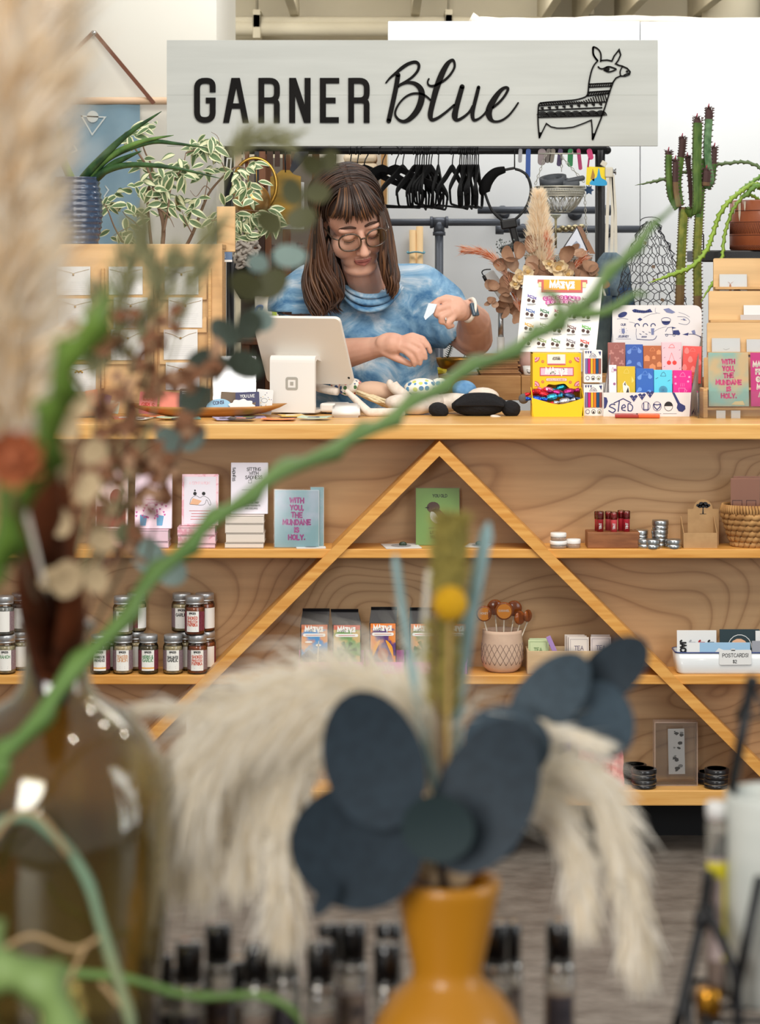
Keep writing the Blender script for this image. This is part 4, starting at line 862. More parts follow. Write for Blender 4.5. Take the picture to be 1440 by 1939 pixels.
def d_pear(q,M,w,h,m):
 for x,z in((-.1,.62),(.36,.55),(.06,.36),(-.4,.4),(-.3,.85)):q.prism([(x*w+w*.13*cos(R(t)),z*h+w*(.13+.09*max(0,sin(R(t))))*sin(R(t)))for t in range(0,360,24)],0,m,M)
def d_horse(q,M,w,h,m):
 q.prism([(-.18*w,.5*h),(-.2*w,.64*h),(-.08*w,.7*h),(.02*w,.62*h),(.16*w,.58*h),(.2*w,.44*h),(-.14*w,.44*h)],0,mat('cream_print',(242,234,220)),M)
 q.prism([(-.16*w,.62*h),(-.06*w,.68*h),(-.02*w,.6*h)],0,m_ink,M);q.stroke([(-.18*w,.44*h),(.2*w,.44*h)],.0016,m_ink,M);q.prism([(-.02*w,.46*h),(.1*w,.58*h),(.16*w,.46*h)],0,m_ink,M);q.prism([(-.4*w,.4*h),(-.25*w,.55*h),(-.3*w,.38*h)],0,m,M);q.prism([(.3*w,.8*h),(.44*w,.7*h),(.3*w,.66*h)],0,m,M)
def d_spiral(q,M,w,h,m):
 q.disc((0,h*.55),w*.23,m_navy,M,0,20)
 for r_ in(.06,.11,.16,.2):q.stroke([(w*r_*cos(R(t)),h*.55+w*r_*sin(R(t)))for t in range(0,361,24)],.0009,mat('bar_92_204_232',(92,204,232)),M@MT((0,-.0003,0)),0,False)
 for x,z in((.32,.75),(-.36,.3),(.36,.3),(-.34,.8)):q.stroke([(x*w-.003,z*h),(x*w+.003,z*h+.003)],.0011,m_navy,M)
def d_cup(q,M,w,h,m):
 q.stroke([(-.2*w,.6*h),(-.16*w,.46*h),(.08*w,.46*h),(.14*w,.6*h),(-.2*w,.6*h)],.0011,m,M);q.stroke([(.14*w,.57*h),(.24*w,.55*h),(.12*w,.48*h)],.0009,m,M);q.stroke([(-.24*w,.41*h),(.2*w,.41*h)],.0014,m,M)
 for x in(-.1,0,.08):q.stroke([(x*w,.64*h),(x*w+.001,.71*h)],.0007,m,M)
 for x,z in((-.38,.85),(.36,.85),(.3,.75),(-.36,.7)):q.disc((x*w,z*h),w*.06,m,M)
zs=zf+.0205;zlo=WT+.0025
bar_(60,423,218,640,6.375,zs,(152,90,84),'brown chocolate bar in the back row, far left of display',d_leafy,0,(186,126,118))
bar_(222,440,380,640,6.375,zs,(52,88,168),'blue chocolate bar in the back row, second from left',d_cone,0,(108,142,210))
bar_(382,452,546,640,6.375,zs,(178,96,52),'copper brown chocolate bar with house shapes, middle of back row',d_house,0,(226,142,92))
bar_(550,420,730,645,6.375,zs,(242,190,198),'pale pink chocolate bar with two red cherries, back row',d_cherry,0,(230,60,50))
bar_(734,456,904,645,6.377,zs,(224,84,78),'coral red chocolate bar at right end of back row',d_pear,R(-2),(238,130,124))
bar_(143,640,306,868,6.315,zlo,(206,178,42),'mustard yellow chocolate bar with horse print, front row',d_horse,R(-.6),(226,206,110))
bar_(312,660,474,868,6.317,zlo,(44,98,184),'blue chocolate bar in the front row, right of yellow bar',d_cone,R(-.6),(104,152,224))
bar_(478,672,644,875,6.315,zlo,(92,204,232),'light blue chocolate bar with navy round motif, front row',d_spiral,R(-.4),(44,54,112))
bar_(650,676,822,870,6.313,zlo,(222,30,136),'magenta chocolate bar with cup motif, right end of front row',d_cup,R(-.6),(240,150,200))
bar_(70,628,140,868,6.322,zlo,(236,232,236),'white chocolate bar with purple dots at left end of front row',lambda q,M,w,h,m:[q.disc((.1*w*x,z*h),w*.18,m,M)for x,z in((3,.9),(2,.62),(1,.2))],0,(150,90,140))
for px0,px1,py,cl,lab in((1165,1211,790,(160,46,40),'dark red small chocolate bar lying flat before the display'),(1204,1251,790.5,(232,96,44),'orange small chocolate bar lying flat before the display')):
 Y=6.245;x0,x1=P(px0,0,Y).x,P(px1,0,Y).x;m_=mat('flat_bar_%d'%cl[0],cl,.35);b=MB()
 b.box(((x0+x1)/2,Y+.005,WT+.0055),(x1-x0-.002,.05,.009),m_,(0,0,R(-6)),.002);b.box(((x0+x1)/2,Y+.005,WT+.0102),((x1-x0)*.5,.02,.0006),mat('flat_bar_label%d'%cl[0],tuple(min(255,q+40)for q in cl),.4),(0,0,R(-6)))
 b.obj('chocolate_bar',label=lab,cat='chocolate bar')
Yw=6.24
wr=thing('card_rack','stepped birch plywood greeting card rack at right end of the counter','rack',(P(1400,0,Yw).x,Yw+.1,WT))
xL=P(1352,0,6.5).x;xR=1.16
tiers=[(6.50,489,1352),(6.44,551,1343),(6.38,611,1340),(6.31,677,1334)]
for i,(Y,py,px)in enumerate(tiers):
 x=P(px,0,Y).x;z=P(0,py,Y).z;b=MB();b.prism(fillet([(x,WT),(x,z),(xR,z),(xR,WT)],[0,.006,.006,0]),.010,m_ply_light,MT((0,Y,0)));b.obj('step_board',wr)
 b=MB();b.span(x,xR,Y-.035,Y-.0005,z-.085,z-.078,m_plyedge,.001);b.obj('ledge',wr)
for x in(1.15,):
 b=MB();b.prism([(6.30,WT),(6.52,WT),(6.515,P(0,489,6.5).z-.02),(6.50,P(0,489,6.5).z-.02),(6.44,P(0,551,6.44).z),(6.38,P(0,611,6.38).z),(6.31,P(0,677,6.31).z)],.009,m_plyedge,Matrix(((0,-1,0,x),(1,0,0,0),(0,0,1,0),(0,0,0,1))));b.obj('side_board',wr)
b=MB();x=P(1334,0,6.25).x;zl=P(0,772,6.24).z;b.span(x-.004,xR,6.235,6.245,zl-.006,zl,m_plyedge,.001);b.span(x-.004,x+.008,6.235,6.31,WT,zl+.05,m_plyedge,.002);b.obj('front_ledge',wr)
b=MB();x=P(1330,0,6.22).x;b.span(x-.01,xR,6.220,6.223,WT,P(0,741,6.22).z,film('clear_acrylic'));b.span(x-.01,x-.007,6.223,6.31,WT,P(0,741,6.22).z,film('clear_acrylic'));b.obj('acrylic_front',wr)
m_hot=mat('hot_pink_print',(228,84,142),.5)
def greet(zx0,zy0,zx1,zb,Y,m,lab,draw=None,cello=True,name='greeting_card',grp='greeting cards in the wooden rack'):
 x0,x1=DX(zx0,0,Y).x,DX(zx1,0,Y).x;z1,z0=DX(0,zy0,Y).z,(DX(0,zb,Y).z if zb else zl)
 M_=frame(((x0+x1)/2,Y,z0),(1,0,0),(0,.1,1));w_,h_=x1-x0,z1-z0
 t=thing(name,lab,'card',((x0+x1)/2,Y,z0),grp)
 q=MB();q.prism(rrect(-w_/2,0,w_/2,h_,.001),.003,m,M_);q.obj('card',t)
 if draw:q=MB();draw(q,M_@MT((0,-.0005,0)),w_,h_);q.obj('print',t)
 if cello:q=MB();q.prism([(-w_/2-.002,-.0005),(w_/2+.002,-.0005),(w_/2+.002,h_+.003),(-w_/2-.002,h_+.003)],0,film('cellophane'),M_@MT((0,-.0022,0)));q.obj('sleeve',t)
m_paint=mat('painted_mint_card',(158,198,186),.5,col2=(222,196,150),scale=9,stretch=(1,1,1),detail=3,lo=.42,hi=.56)
def d_holy(q,M,w,h):
 for i,(tx,ww)in enumerate((('WITH',.52),('YOU,',.46),('THE',.36),('MUNDANE',.84),('IS',.15),('HOLY.',.56))):write(q,tx,M,h*.078,m_hot,w*ww,.34,0,h*(.79-i*.127),gap=1.5,wob=.08)
 q.prism([(w*.05,h*.03),(w*.4,h*.02),(w*.35,h*.1),(w*.15,h*.09)],0,mat('cream_paint',(236,214,160),.5),M)
greet(975,516,1340,1005,6.27,m_paint,'mint painted card with pink words WITH YOU, THE MUNDANE IS HOLY',d_holy)
greet(1360,516,1600,1005,6.27,mat('magenta_card',(216,56,140),.5),'magenta card with cream lettering at right edge of the rack',lambda q,M,w,h:[write(q,t,M,h*.085,m_crm,w*.8,.36,0,h*(.74-i*.14),gap=1.2)for i,t in enumerate(('MATTER','FEELS','GOOD','MESS','AND'))]and None)
greet(1005,385,1262,640,6.365,m_paper,'white card with small pale drawing in the second lowest step',lambda q,M,w,h:q.stroke([(-w*.1,h*.62),(0,h*.58),(w*.12,h*.63)],.0007,m_grey_ink,M),True)
greet(1322,395,1580,640,6.365,m_paper,'white card at right in the second lowest step',None,True)
greet(1295,85,1560,330,6.425,m_paper,'white card standing behind a grey ledge strip in the third step',lambda q,M,w,h:q.rect(-w*.62,h*.36,w*.6,h*.64,mat('grey_strip',(190,184,182),.5),M,.001),False)
def d_deer(q,M,w,h):
 m_=mat('tan_print',(186,128,92),.6);q.prism([(-w*.16,h*.5),(-w*.06,h*.5),(-w*.08,h*.68),(-w*.11,h*.72),(-w*.14,h*.68)],0,m_,M);q.prism([(-w*.1,h*.70),(-w*.22,h*.78),(-w*.13,h*.74)],0,m_,M);q.prism([(-w*.1,h*.70),(w*.02,h*.79),(-w*.07,h*.74)],0,m_,M);q.prism([(w*.0,h*.5),(w*.28,h*.5),(w*.22,h*.55),(w*.04,h*.56)],0,mat('dark_brown_print',(96,64,50),.6),M)
def TX(px,py):return((px-1140)*4.8,(py-560)*4.8)
q0,q1=TX(1364,519),TX(1416,582);greet(q0[0],q0[1],q1[0],q1[1],6.485,m_paper,'white card with small deer drawing on the top step of the rack',d_deer)
for i,(zx)in enumerate((1080,1215)):
 p=DX(zx,1090,6.235);b=MB();b.span(p.x-.012,p.x+.012,6.226,6.231,WT,WT+.02,m_paper);b.obj('price_tab',label=['small white price tab behind the acrylic front, left one','small white price tab behind the acrylic front, right one'][i],cat='card')
m_linen=mat('doll_linen',(226,214,202),.9,col2=(216,202,188),scale=90,bump=.25);m_dskin=mat('doll_tan_skin',(206,172,148),.9,bump=.2,scale=90)
m_ylw=mat('doll_cream_yarn',(228,210,172),.95,bump=.9,scale=70,stretch=(1,6,6));m_blk=mat('black_yarn',(22,21,24),.95,bump=1.0,scale=130)
def cloth(name,base,cols,scale=70):
 m=bpy.data.materials.new(name);m.use_nodes=True;nt=m.node_tree;bs=nt.nodes['Principled BSDF'];bs.inputs['Roughness'].default_value=.9
 tc=nt.nodes.new('ShaderNodeTexCoord');vo=nt.nodes.new('ShaderNodeTexVoronoi');vo.inputs['Scale'].default_value=scale;vo.inputs['Randomness'].default_value=.35
 nt.links.new(tc.outputs['Object'],vo.inputs['Vector'])
 rp=nt.nodes.new('ShaderNodeValToRGB');rp.color_ramp.interpolation='CONSTANT';e=rp.color_ramp.elements
 e[0].color=lin(cols[0]);e[1].position=1/len(cols);e[1].color=lin(cols[1%len(cols)])
 for i in range(2,len(cols)):q=e.new(i/len(cols));q.color=lin(cols[i])
 sp=nt.nodes.new('ShaderNodeSeparateColor');nt.links.new(vo.outputs['Color'],sp.inputs[0]);nt.links.new(sp.outputs[0],rp.inputs[0])
 lt=nt.nodes.new('ShaderNodeMath');lt.operation='LESS_THAN';lt.inputs[1].default_value=.42;nt.links.new(vo.outputs['Distance'],lt.inputs[0])
 mx=nt.nodes.new('ShaderNodeMixRGB');mx.inputs[1].default_value=lin(base);nt.links.new(lt.outputs[0],mx.inputs[0]);nt.links.new(rp.outputs[0],mx.inputs[2]);nt.links.new(mx.outputs[0],bs.inputs['Base Color']);return m
m_flor=cloth('floral_cloth',(236,228,216),[(176,54,54),(72,110,66),(214,120,110),(60,84,130),(220,178,90)],75)
m_dot=cloth('dotted_cloth',(240,238,228),[(82,142,190),(206,210,110),(70,120,170),(130,180,200)],62)
m_denim=mat('blue_denim',(82,128,172),.85,col2=(112,156,194),scale=40,bump=.3)
def W_(px,py,Y):return P(px,py,Y)
d1=thing('rag_doll','floppy linen rag doll with floral dress and cream yarn hair lying beside tablet','doll',(P(690,0,6.42).x,6.42,WT))
b=MB();b.ball(W_(712,740,6.45),(.055,.035,.026),m_dskin,(0,R(8),R(10)));b.obj('head',d1)
b=MB();b.ball(W_(664,733,6.47),(.034,.04,.024),m_flor,(0,R(-12),0));b.ball(W_(645,728,6.49),(.028,.03,.018),m_flor,(0,R(-12),0));b.obj('dress',d1)
b=MB()
for i in range(26):
 t=i/25;y=6.395+.05*rng.random();b.tube(catmull([W_(680+rng.uniform(-6,6),744-t*4,y+.02),W_(700+20*t,753+6*rng.random(),y),W_(722+14*t,757+12*rng.random(),y),W_(730+26*t,762+16*t+4*rng.random(),y-.005)],3),.0038,m_ylw,5)
b.obj('yarn_hair',d1)
b=MB();pts=catmull([W_(656,740,6.36),W_(672,755,6.34),W_(693,776,6.31),W_(706,783,6.30),W_(732,783,6.305),W_(760,784,6.32)],5);b.tube([Vector((p.x,p.y,max(p.z,WT+.0105)))for p in pts],[.006+.0055*min(1,i/9)for i in range(len(pts))],m_linen,10);b.ball(pts[-1]+Vector((.0,0,.002)),.0115,m_linen);b.obj('arm',d1)
b=MB();b.tube(catmull([W_(640,742,6.44),W_(612,736,6.47),W_(600,733,6.49)],4),[.010,.011,.012,.012,.012,.012,.012,.011,.010],m_linen,10);b.obj('leg',d1)
b=MB();b.ball(W_(696,738,6.42),(.003,.002,.0022),m_ink);b.obj('eye',d1)
d2=thing('rag_doll','linen rag doll in blue dotted top with black yarn hair buns','doll',(P(830,0,6.40).x,6.40,WT))
b=MB();b.ball(W_(775,766,6.37),(.066,.04,.027),m_linen,(0,R(7),0));b.ball(W_(812,760,6.39),(.045,.036,.026),m_linen);b.ball(W_(850,762,6.41),(.07,.035,.025),m_linen,(0,R(-5),0));b.ball(W_(915,753,6.42),(.045,.035,.028),m_linen);b.obj('body',d2)
b=MB();b.ball(W_(797,734,6.44),(.046,.04,.026),m_dot,(0,R(-4),0));b.ball(W_(833,731,6.46),(.028,.03,.022),m_dot);b.obj('dotted_top',d2)
b=MB();b.ball(W_(880,738,6.46),(.034,.034,.026),m_denim,(0,R(6),0));b.obj('denim_trousers',d2)
b=MB();b.tube(catmull([W_(772,752,6.42),W_(752,738,6.41),W_(742,726,6.41),W_(744,722,6.41)],5),[.012,.0135,.015,.015,.0155,.0155,.016,.016,.016,.016,.0155,.014,.012,.009,.006,.004],m_linen,12);b.obj('arm',d2)
b=MB();b.ball(W_(908,767,6.335),(.074,.04,.030),m_blk,(0,R(-2),0),26,16,.03)
for i in range(26):
 a=i/25*PI;y=6.335-.041*cos(a);zz=.031*sin(a)
 b.tube(catmull([W_(862,768,y)+Vector((0,0,zz*.2)),W_(880,767,y)+Vector((0,0,zz*.85)),W_(908,767,y)+Vector((0,0,zz)),W_(938,767,y)+Vector((0,0,zz*.85)),W_(955,769,y)+Vector((0,0,zz*.2))],3),.0028,m_blk,5)
b.obj('yarn_hair',d2)
for px,py,r in((831,777,(.027,.024,.021)),(968,774,(.026,.024,.022))):b=MB();b.ball(W_(px,py,6.325),r,m_blk,(0,R(14),0),18,12,.05);b.obj('hair_bun',d2)
b=MB();b.ball(W_(940,790,6.29),(.016,.012,.006),m_linen,(0,R(10),0));b.obj('ear',d2)
b=MB();b.ball(W_(992,755,6.46),.014,mat('grey_pompom',(110,108,108),.9,bump=.6,scale=90));b.v=[(x,y,max(z,WT+.001)-0)for x,y,z in b.v];b.obj('pompom',label='small dark grey pompom lying left of the yellow box',cat='pompom')
# things on the shelves
def shx(px,Y):return P(px,0,Y).x
def book(px0,px1,py0,py1,Y,z0,m,lab,draw=None,cat='book',group=None,lean=.10,th=.012,name='book',page=True,cello=False,ymax=None):
 x0,x1=shx(px0,Y),shx(px1,Y);h_=(py1-py0)*kk(Y);w_=x1-x0
 t=thing(name,lab,cat,((x0+x1)/2,Y,z0),group);M_=frame(((x0+x1)/2,Y,z0),(1,0,0),(0,lean,1))
 q=MB();q.box((0,th/2,h_/2),(w_,th,h_),m,None,.0008,M_);q.obj('cover',t)
 if page:q=MB();q.box((.0006,th/2,h_/2),(w_,th*.8,h_-.003),m_paper,None,0,M_);q.obj('pages',t)
 if draw:q=MB();draw(q,M_@MT((0,-.0006,0)),w_,h_);q.obj('print',t)
 if cello:q=MB();q.prism([(-w_/2-.002,0),(w_/2+.002,0),(w_/2+.002,h_+.003),(-w_/2-.002,h_+.003)],0,film('cellophane'),M_@MT((0,-.003,0)));q.obj('sleeve',t)
 return t
def flat_book(px0,px1,z0,z1,Y,dep,m,lab,group,mp=None,dx=0,rz=0):
 x0,x1=shx(px0,Y),shx(px1,Y);t=thing('book',lab,'book',((x0+x1)/2,Y+dep/2,z0),group);h=z1-z0-.0005
 T=MT(((x0+x1)/2+dx,Y+dep/2,z0))@EU((0,0,rz))
 q=MB()
 q.box((0,0,h-.0012),(x1-x0,dep,.0024),m,None,.0006,T);q.box((0,0,.0012),(x1-x0,dep,.0024),m,None,.0006,T);q.box((0,-dep/2+.0012,h/2),(x1-x0,.0024,h),m,None,.0008,T);q.obj('cover',t)
 q=MB();q.box((.0,.001,h/2),(x1-x0-.003,dep-.003,h-.005),mp or m_paper,None,0,T);q.obj('pages',t)
m_bkwhite=mat('white_book_cover',(222,216,226),.35);m_bkcream=mat('cream_book_cover',(226,214,202),.3,coat=.3);m_bkpink=mat('pink_book_cover',(226,160,176),.3,col2=(238,196,206),scale=55,lo=.45,hi=.5);m_bkblush=mat('blush_book_cover',(232,200,214),.3,coat=.3);m_bkbrown=mat('rose_brown_book_cover',(214,170,160),.3,coat=.3);m_brick=mat('brick_red_print',(150,56,46),.5)
GS='stacked gift books on the upper shelf'
Ys=6.018
def stack(px0,px1,zs_,m,dep,nm,mp=None,side=(1,)):
 names=['lowest','second','third','topmost']if len(zs_)>4 else(['lowest','middle','topmost']if len(zs_)==4 else['lowest','topmost'])
 for i in range(len(zs_)-1):flat_book(px0,px1,zs_[i],zs_[i+1],Ys,dep,m,'%s book of the %s'%(names[i],nm),GS,mp,rng.uniform(-.0015,.0015),0)
zz=lambda py:P(0,py,Ys).z
stack(427,500,[S1+.0003,zz(1028),zz(1010),zz(992),zz(976)],m_bkcream,.085,'cream stack under the white sadness book')
stack(336,407,[S1+.0003,zz(1030),zz(1014),zz(998)],m_bkpink,.085,'pink patterned stack at left of upper shelf')
stack(246,318,[S1+.0003,zz(1026),zz(1004)],m_bkblush,.085,'blush stack with pale edges on upper shelf')
stack(186,232,[S1+.0003,zz(1022),zz(1004)],m_bkbrown,.085,'rose brown stack at far left of upper shelf')
def d_sad(q,M,w,h):
 for i,t in enumerate(('SITTING','WITH','SADNESS')):write(q,t,M,h*.062,m_ink,w*(.52 if i!=1 else.32),.16,w*.12,h*(.84-i*.078),wob=.1)
 Mv=M@MT((-w*.43,0,h*.90))@EU((0,R(90),0));write(q,'SADNESS',Mv,h*.05,m_ink,h*.28,.2,h*.13,-w*.02,wob=.15)
 q.stroke([(-w*.02,h*.6),(w*.06,h*.6),(w*.06,h*.66),(-w*.02,h*.66),(-w*.02,h*.6)],.0007,m_ink,M);q.stroke([(w*.0,h*.45),(w*.04,h*.36),(w*.03,h*.3)],.0009,m_ink,M);q.stroke([(-w*.2,h*.47),(w*.3,h*.47)],.0007,m_ink,M)
 for i,t in enumerate(('SPACE FOR GRIEF','TENDER THOUGHTS','AND FEELINGS')):write(q,t,M,h*.03,m_ink,w*.62,.14,w*.06,h*(.2-i*.055),wob=.12)
book(437,507,875,972,6.05,zz(976)+.0005,m_bkwhite,'white book titled SITTING WITH SADNESS standing on the cream stack',d_sad,lean=.12)
def d_fig(q,M,w,h):
 q.rect(-w*.44,h*.03,w*.44,h*.95,m_bkwhite,M);M=M@MT((0,-.0002,0))
 for x in(-.14,.1):q.disc((x*w,h*.62),w*.05,m_ink,M,0,10)
 q.disc((-w*.14,h*.68),w*.025,m_ink,M)
 q.stroke([(v.x,v.y)for v in catmull([(-w*.28,h*.42,0),(-w*.24,h*.52,0),(-w*.12,h*.58,0),(0,h*.54,0),(w*.1,h*.57,0),(w*.24,h*.52,0),(w*.3,h*.42,0),(w*.26,h*.4,0),(w*.18,h*.5,0),(w*.1,h*.4,0),(-w*.28,h*.41,0)],4)],.0009,m_ink,M)
 q.prism([(-w*.28,h*.41),(-w*.05,h*.4),(w*.05,h*.48),(-w*.2,h*.53)],0,mat('peach_print',(226,176,140),.5),M);write(q,'A COMPANION',M,h*.05,m_bkpink,w*.6,.16,-w*.02,h*.8);tiny_lines(q,M,0,h*.28,w*.6,4,h*.055,m_rose,.0014)
book(344,413,893,990,6.05,zz(998)+.0005,m_bkpink,'pink bordered book with two drawn figures, on the pink stack',d_fig,lean=.12)
def d_heart(q,M,w,h):
 write(q,'DE',M,h*.07,m_ink,None,.12,w*.2,h*.62);tiny_lines(q,M,w*.1,h*.5,w*.6,2,h*.06,m_mag,.001)
 r_=random.Random(5)
 for cx in(-.3,.15):
  for i in range(14):
   x,z=w*(cx+r_.uniform(-.16,.2)),h*r_.uniform(.16,.42);q.prism([(x,z-.003),(x+.003,z+.0015),(x+.0015,z+.003),(x,z+.0015),(x-.0015,z+.003),(x-.003,z+.0015)],0,m_mag,M)
  q.prism([(w*(cx-.05),h*.05),(w*(cx+.1),h*.05),(w*(cx+.14),h*.22),(w*(cx-.06),h*.24)],0,mat('sky_print',(110,168,206),.5),M@MT((0,.0002,0)))
book(255,325,890,999,6.05,zz(1004)+.0005,m_bkblush,'blush book with heart bouquet drawing, standing on the blush stack',d_heart,lean=.12)
book(180,241,882,999,6.05,zz(1004)+.0005,m_bkbrown,'rose brown book with red landscape print, farthest left on shelf',lambda q,M,w,h:(q.rect(-w*.45,h*.03,w*.45,h*.36,m_brick,M),q.disc((w*.15,h*.5),w*.2,m_brick,M,0,14,h*.14)),lean=.12)
def d_pack(q,M,w,h):
 for i,(tx,ww)in enumerate((('WITH',.52),('YOU,',.46),('THE',.36),('MUNDANE',.82),('IS',.15),('HOLY.',.56))):write(q,tx,M,h*.08,mat('plum_print',(186,68,150),.5),w*ww,.34,0,h*(.78-i*.128),gap=1.5,wob=.08)
m_pk=mat('aqua_card',(150,190,196),.5,col2=(196,206,220),scale=8,lo=.45,hi=.6)
book(520,604,926,1034,6.035,S1+.0005,m_pk,'cellophane pack of aqua cards, words WITH YOU THE MUNDANE IS HOLY',d_pack,'card pack',None,.1,.016,'card_pack',True,True)
book(588,613,922,1034,6.052,S1+.0005,m_pk,'second aqua card pack half hidden behind the first',None,'card pack',None,.1,.012,'card_pack',True,True)
def flat_card(px,py,Y,z,w_,d_,rz,m,lab,draw=None):
 x=shx(px,Y);T=MT((x,Y,z))@EU((0,0,R(rz)))@Matrix(((1,0,0,0),(0,0,1,0),(0,1,0,0),(0,0,0,1)))
 t=thing('card',lab,'card',(x,Y,z));q=MB();q.prism(rrect(-w_/2,-d_/2,w_/2,d_/2,.002),.0015,m,T);q.obj('sheet',t)
 if draw:q=MB();draw(q,T@MT((0,.0021,0)),w_,d_);q.obj('print',t)
def d_pin(q,M,w,h):
 q.disc((0,0),w*.28,mat('pale_grey_print',(190,190,192),.6,col2=(120,120,124),scale=400),M,0,16,h*.33);q.ball(M@Vector((w*.05,.003,0)),(.010,.004,.007),mat('dark_green_enamel',(44,58,40),.3));q.ball(M@Vector((w*.09,.003,.004)),(.005,.003,.005),mat('dark_green_enamel',(44,58,40),.3))
flat_card(760,1032,6.06,S1+.0004,.092,.10,8,m_paper,'white backing card with a dark enamel pin lying under the brace apex',d_pin)
flat_card(906,1030,6.075,S1+.0004,.058,.08,-12,m_paper,'white pin card lying right of the green bird card',d_pin)
flat_card(589,1041,6.03,S1+.0004,.075,.04,4,m_paper,'thin white card lying in front of the aqua card packs',lambda q,M,w,h:q.disc((0,0),w*.2,m_grey_ink,M,0,14,h*.2))
def d_bird(q,M,w,h):
 br=mat('bird_brown',(86,50,40),.5);q.prism([(-w*.2,h*.68),(-w*.3,h*.655),(-w*.2,h*.64)],0,m_ink,M)
 q.disc((-w*.1,h*.66),w*.15,br,M,0,14,h*.1);q.prism([(v.x,v.y)for v in catmull([(-w*.16,h*.58,0),(0,h*.64,0),(w*.2,h*.5,0),(w*.34,h*.34,0),(w*.18,h*.4,0),(w*.02,h*.36,0),(-w*.14,h*.44,0)],4,True)],0,br,M)
 q.prism([(v.x,v.y)for v in catmull([(-w*.16,h*.58,0),(-w*.06,h*.56,0),(w*.06,h*.42,0),(-w*.04,h*.38,0),(-w*.16,h*.46,0)],4,True)],0,m_paper,M@MT((0,-.0003,0)))
 for x in(.02,.12):q.stroke([(w*x,h*.38),(w*(x-.03),h*.3)],.0009,m_ink,M)
 q.stroke([(-w*.2,h*.3),(w*.3,h*.31)],.002,mat('moss_print',(120,132,80),.5),M)
 write(q,'YOU OLD',M,h*.05,m_ink,w*.5,.18,w*.05,h*.84);write(q,'LITTLE',M,h*.045,m_ink,w*.42,.18,-w*.06,h*.2);write(q,'TREAT',M,h*.045,m_ink,w*.36,.18,-w*.06,h*.12)
book(788,871,921,1029,6.08,S1+.0005,mat('leaf_green_card',(140,176,92),.45),'green greeting card with a brown and white bird, under brace apex',d_bird,'card',None,.12,.003,'greeting_card',False,True)
m_jar_glass=mat('clear_jar',(214,206,198),.1,trans=.75);m_cap_w=mat('white_cap',(236,234,230),.4)
def pot(px,py1,py0,wpx,Y,z,lab,mb_,mc,grp):
 x=shx(px,Y);r=wpx*kk(Y)/2;h=(py1-py0)*kk(Y)
 t=thing('small_jar',lab,'jar',(x,Y,z),grp);q=MB();q.lathe([(r*.9,0),(r*.98,h*.06),(r*.98,h*.5),(r*.9,h*.54)],(x,Y,z),mb_,20);q.obj('glass',t)
 q=MB();q.lathe([(r,h*.5),(r*1.02,h*.54),(r*1.02,h*.94),(r*.96,h),(0,h)],(x,Y,z),mc,20);q.obj('lid',t);return h
h=pot(1058,1036,1022,32,6.03,S1,'small white lidded jar at bottom of the two stacked jars',m_jar_glass,m_cap_w,'white lidded balm jars');pot(1058,1022,1007.5,30,6.03,S1+h+.0004,'small white lidded jar on top of another jar',m_jar_glass,m_cap_w,'white lidded balm jars')
pot(1086.5,1035,1018.5,27,6.035,S1,'single white lidded jar right of the stacked pair',m_jar_glass,m_cap_w,'white lidded balm jars')
bk=thing('lip_tint_stand','wooden block holding red lip tint tubes on the upper shelf','stand',(shx(1160,6.03),6.05,S1))
m_walnut=mat('walnut_block',(146,92,54),.5,col2=(120,72,40),scale=8,stretch=(2,10,10));q=MB();q.span(shx(1113,6.02),shx(1212,6.02),6.02,6.09,S1,P(0,1008,6.02).z,m_walnut,.002);q.obj('block',bk);zb=P(0,1008,6.02).z
for i,(px,py,Y,c,lab)in enumerate(((1133,968,6.06,(176,44,52),'back left'),(1153,968,6.068,(190,70,74),'back middle'),(1177,966,6.06,(190,40,56),'back right'),(1137,968,6.04,(150,26,34),'front left dark red'),(1163,969,6.038,(206,72,80),'front middle coral'),(1187,967,6.042,(170,30,48),'front right crimson'))):
 x=shx(px,Y);r=.0085;h=P(0,py,Y).z-zb;t=thing('lip_tint','lip tint tube on the wooden block, %s'%lab,'lipstick',(x,Y,zb),'lip tints on the wooden block')
 m_=mat('lip_tint_%d'%i,c,.35,coat=.4);q=MB();q.lathe([(r,0),(r,h*.88),(r*.9,h*.9)],(x,Y,zb),m_,14);q.obj('tube_body',t)
 q=MB();q.lathe([(r*1.12,h*.62),(r*1.12,h*.97),(r,h),(0,h)],(x,Y,zb),film('clear_cap',(230,190,190),.2),14);q.obj('clear_cap',t)
 if i in(3,4,5):q=MB();Mz=MT((x,Y-r-.0003,zb))@EU((0,R(-90),0));write(q,'TINT',Mz,.006,m_paper,h*.4,.2,h*.28,-.003);q.obj('lettering',t)
for px,Y in((1150,6.036),(1176,6.036),(1199,6.04)):pass
m_tin=mat('tin_metal',(184,186,186),.3,1)
tins=[(1213,1037,1023,32,6.075,0,'lower back left tin behind the block'),(1213,1023,1007,30,6.075,1,'upper back left tin behind the block'),(1221,1037,1020,30,6.03,0,'tin beside the wooden block'),(1250,1036,1019,30,6.055,0,'bottom tin of the tallest stack'),(1250,1019,1003,31,6.055,1,'middle tin of the tallest stack'),(1251,1003,986,31,6.055,2,'top tin of the tallest stack'),(1236,1039,1021.5,29,6.02,0,'front tin at left of pair'),(1276,1039,1022,30,6.022,0,'front tin at right, near kraft box')]
tz_={}
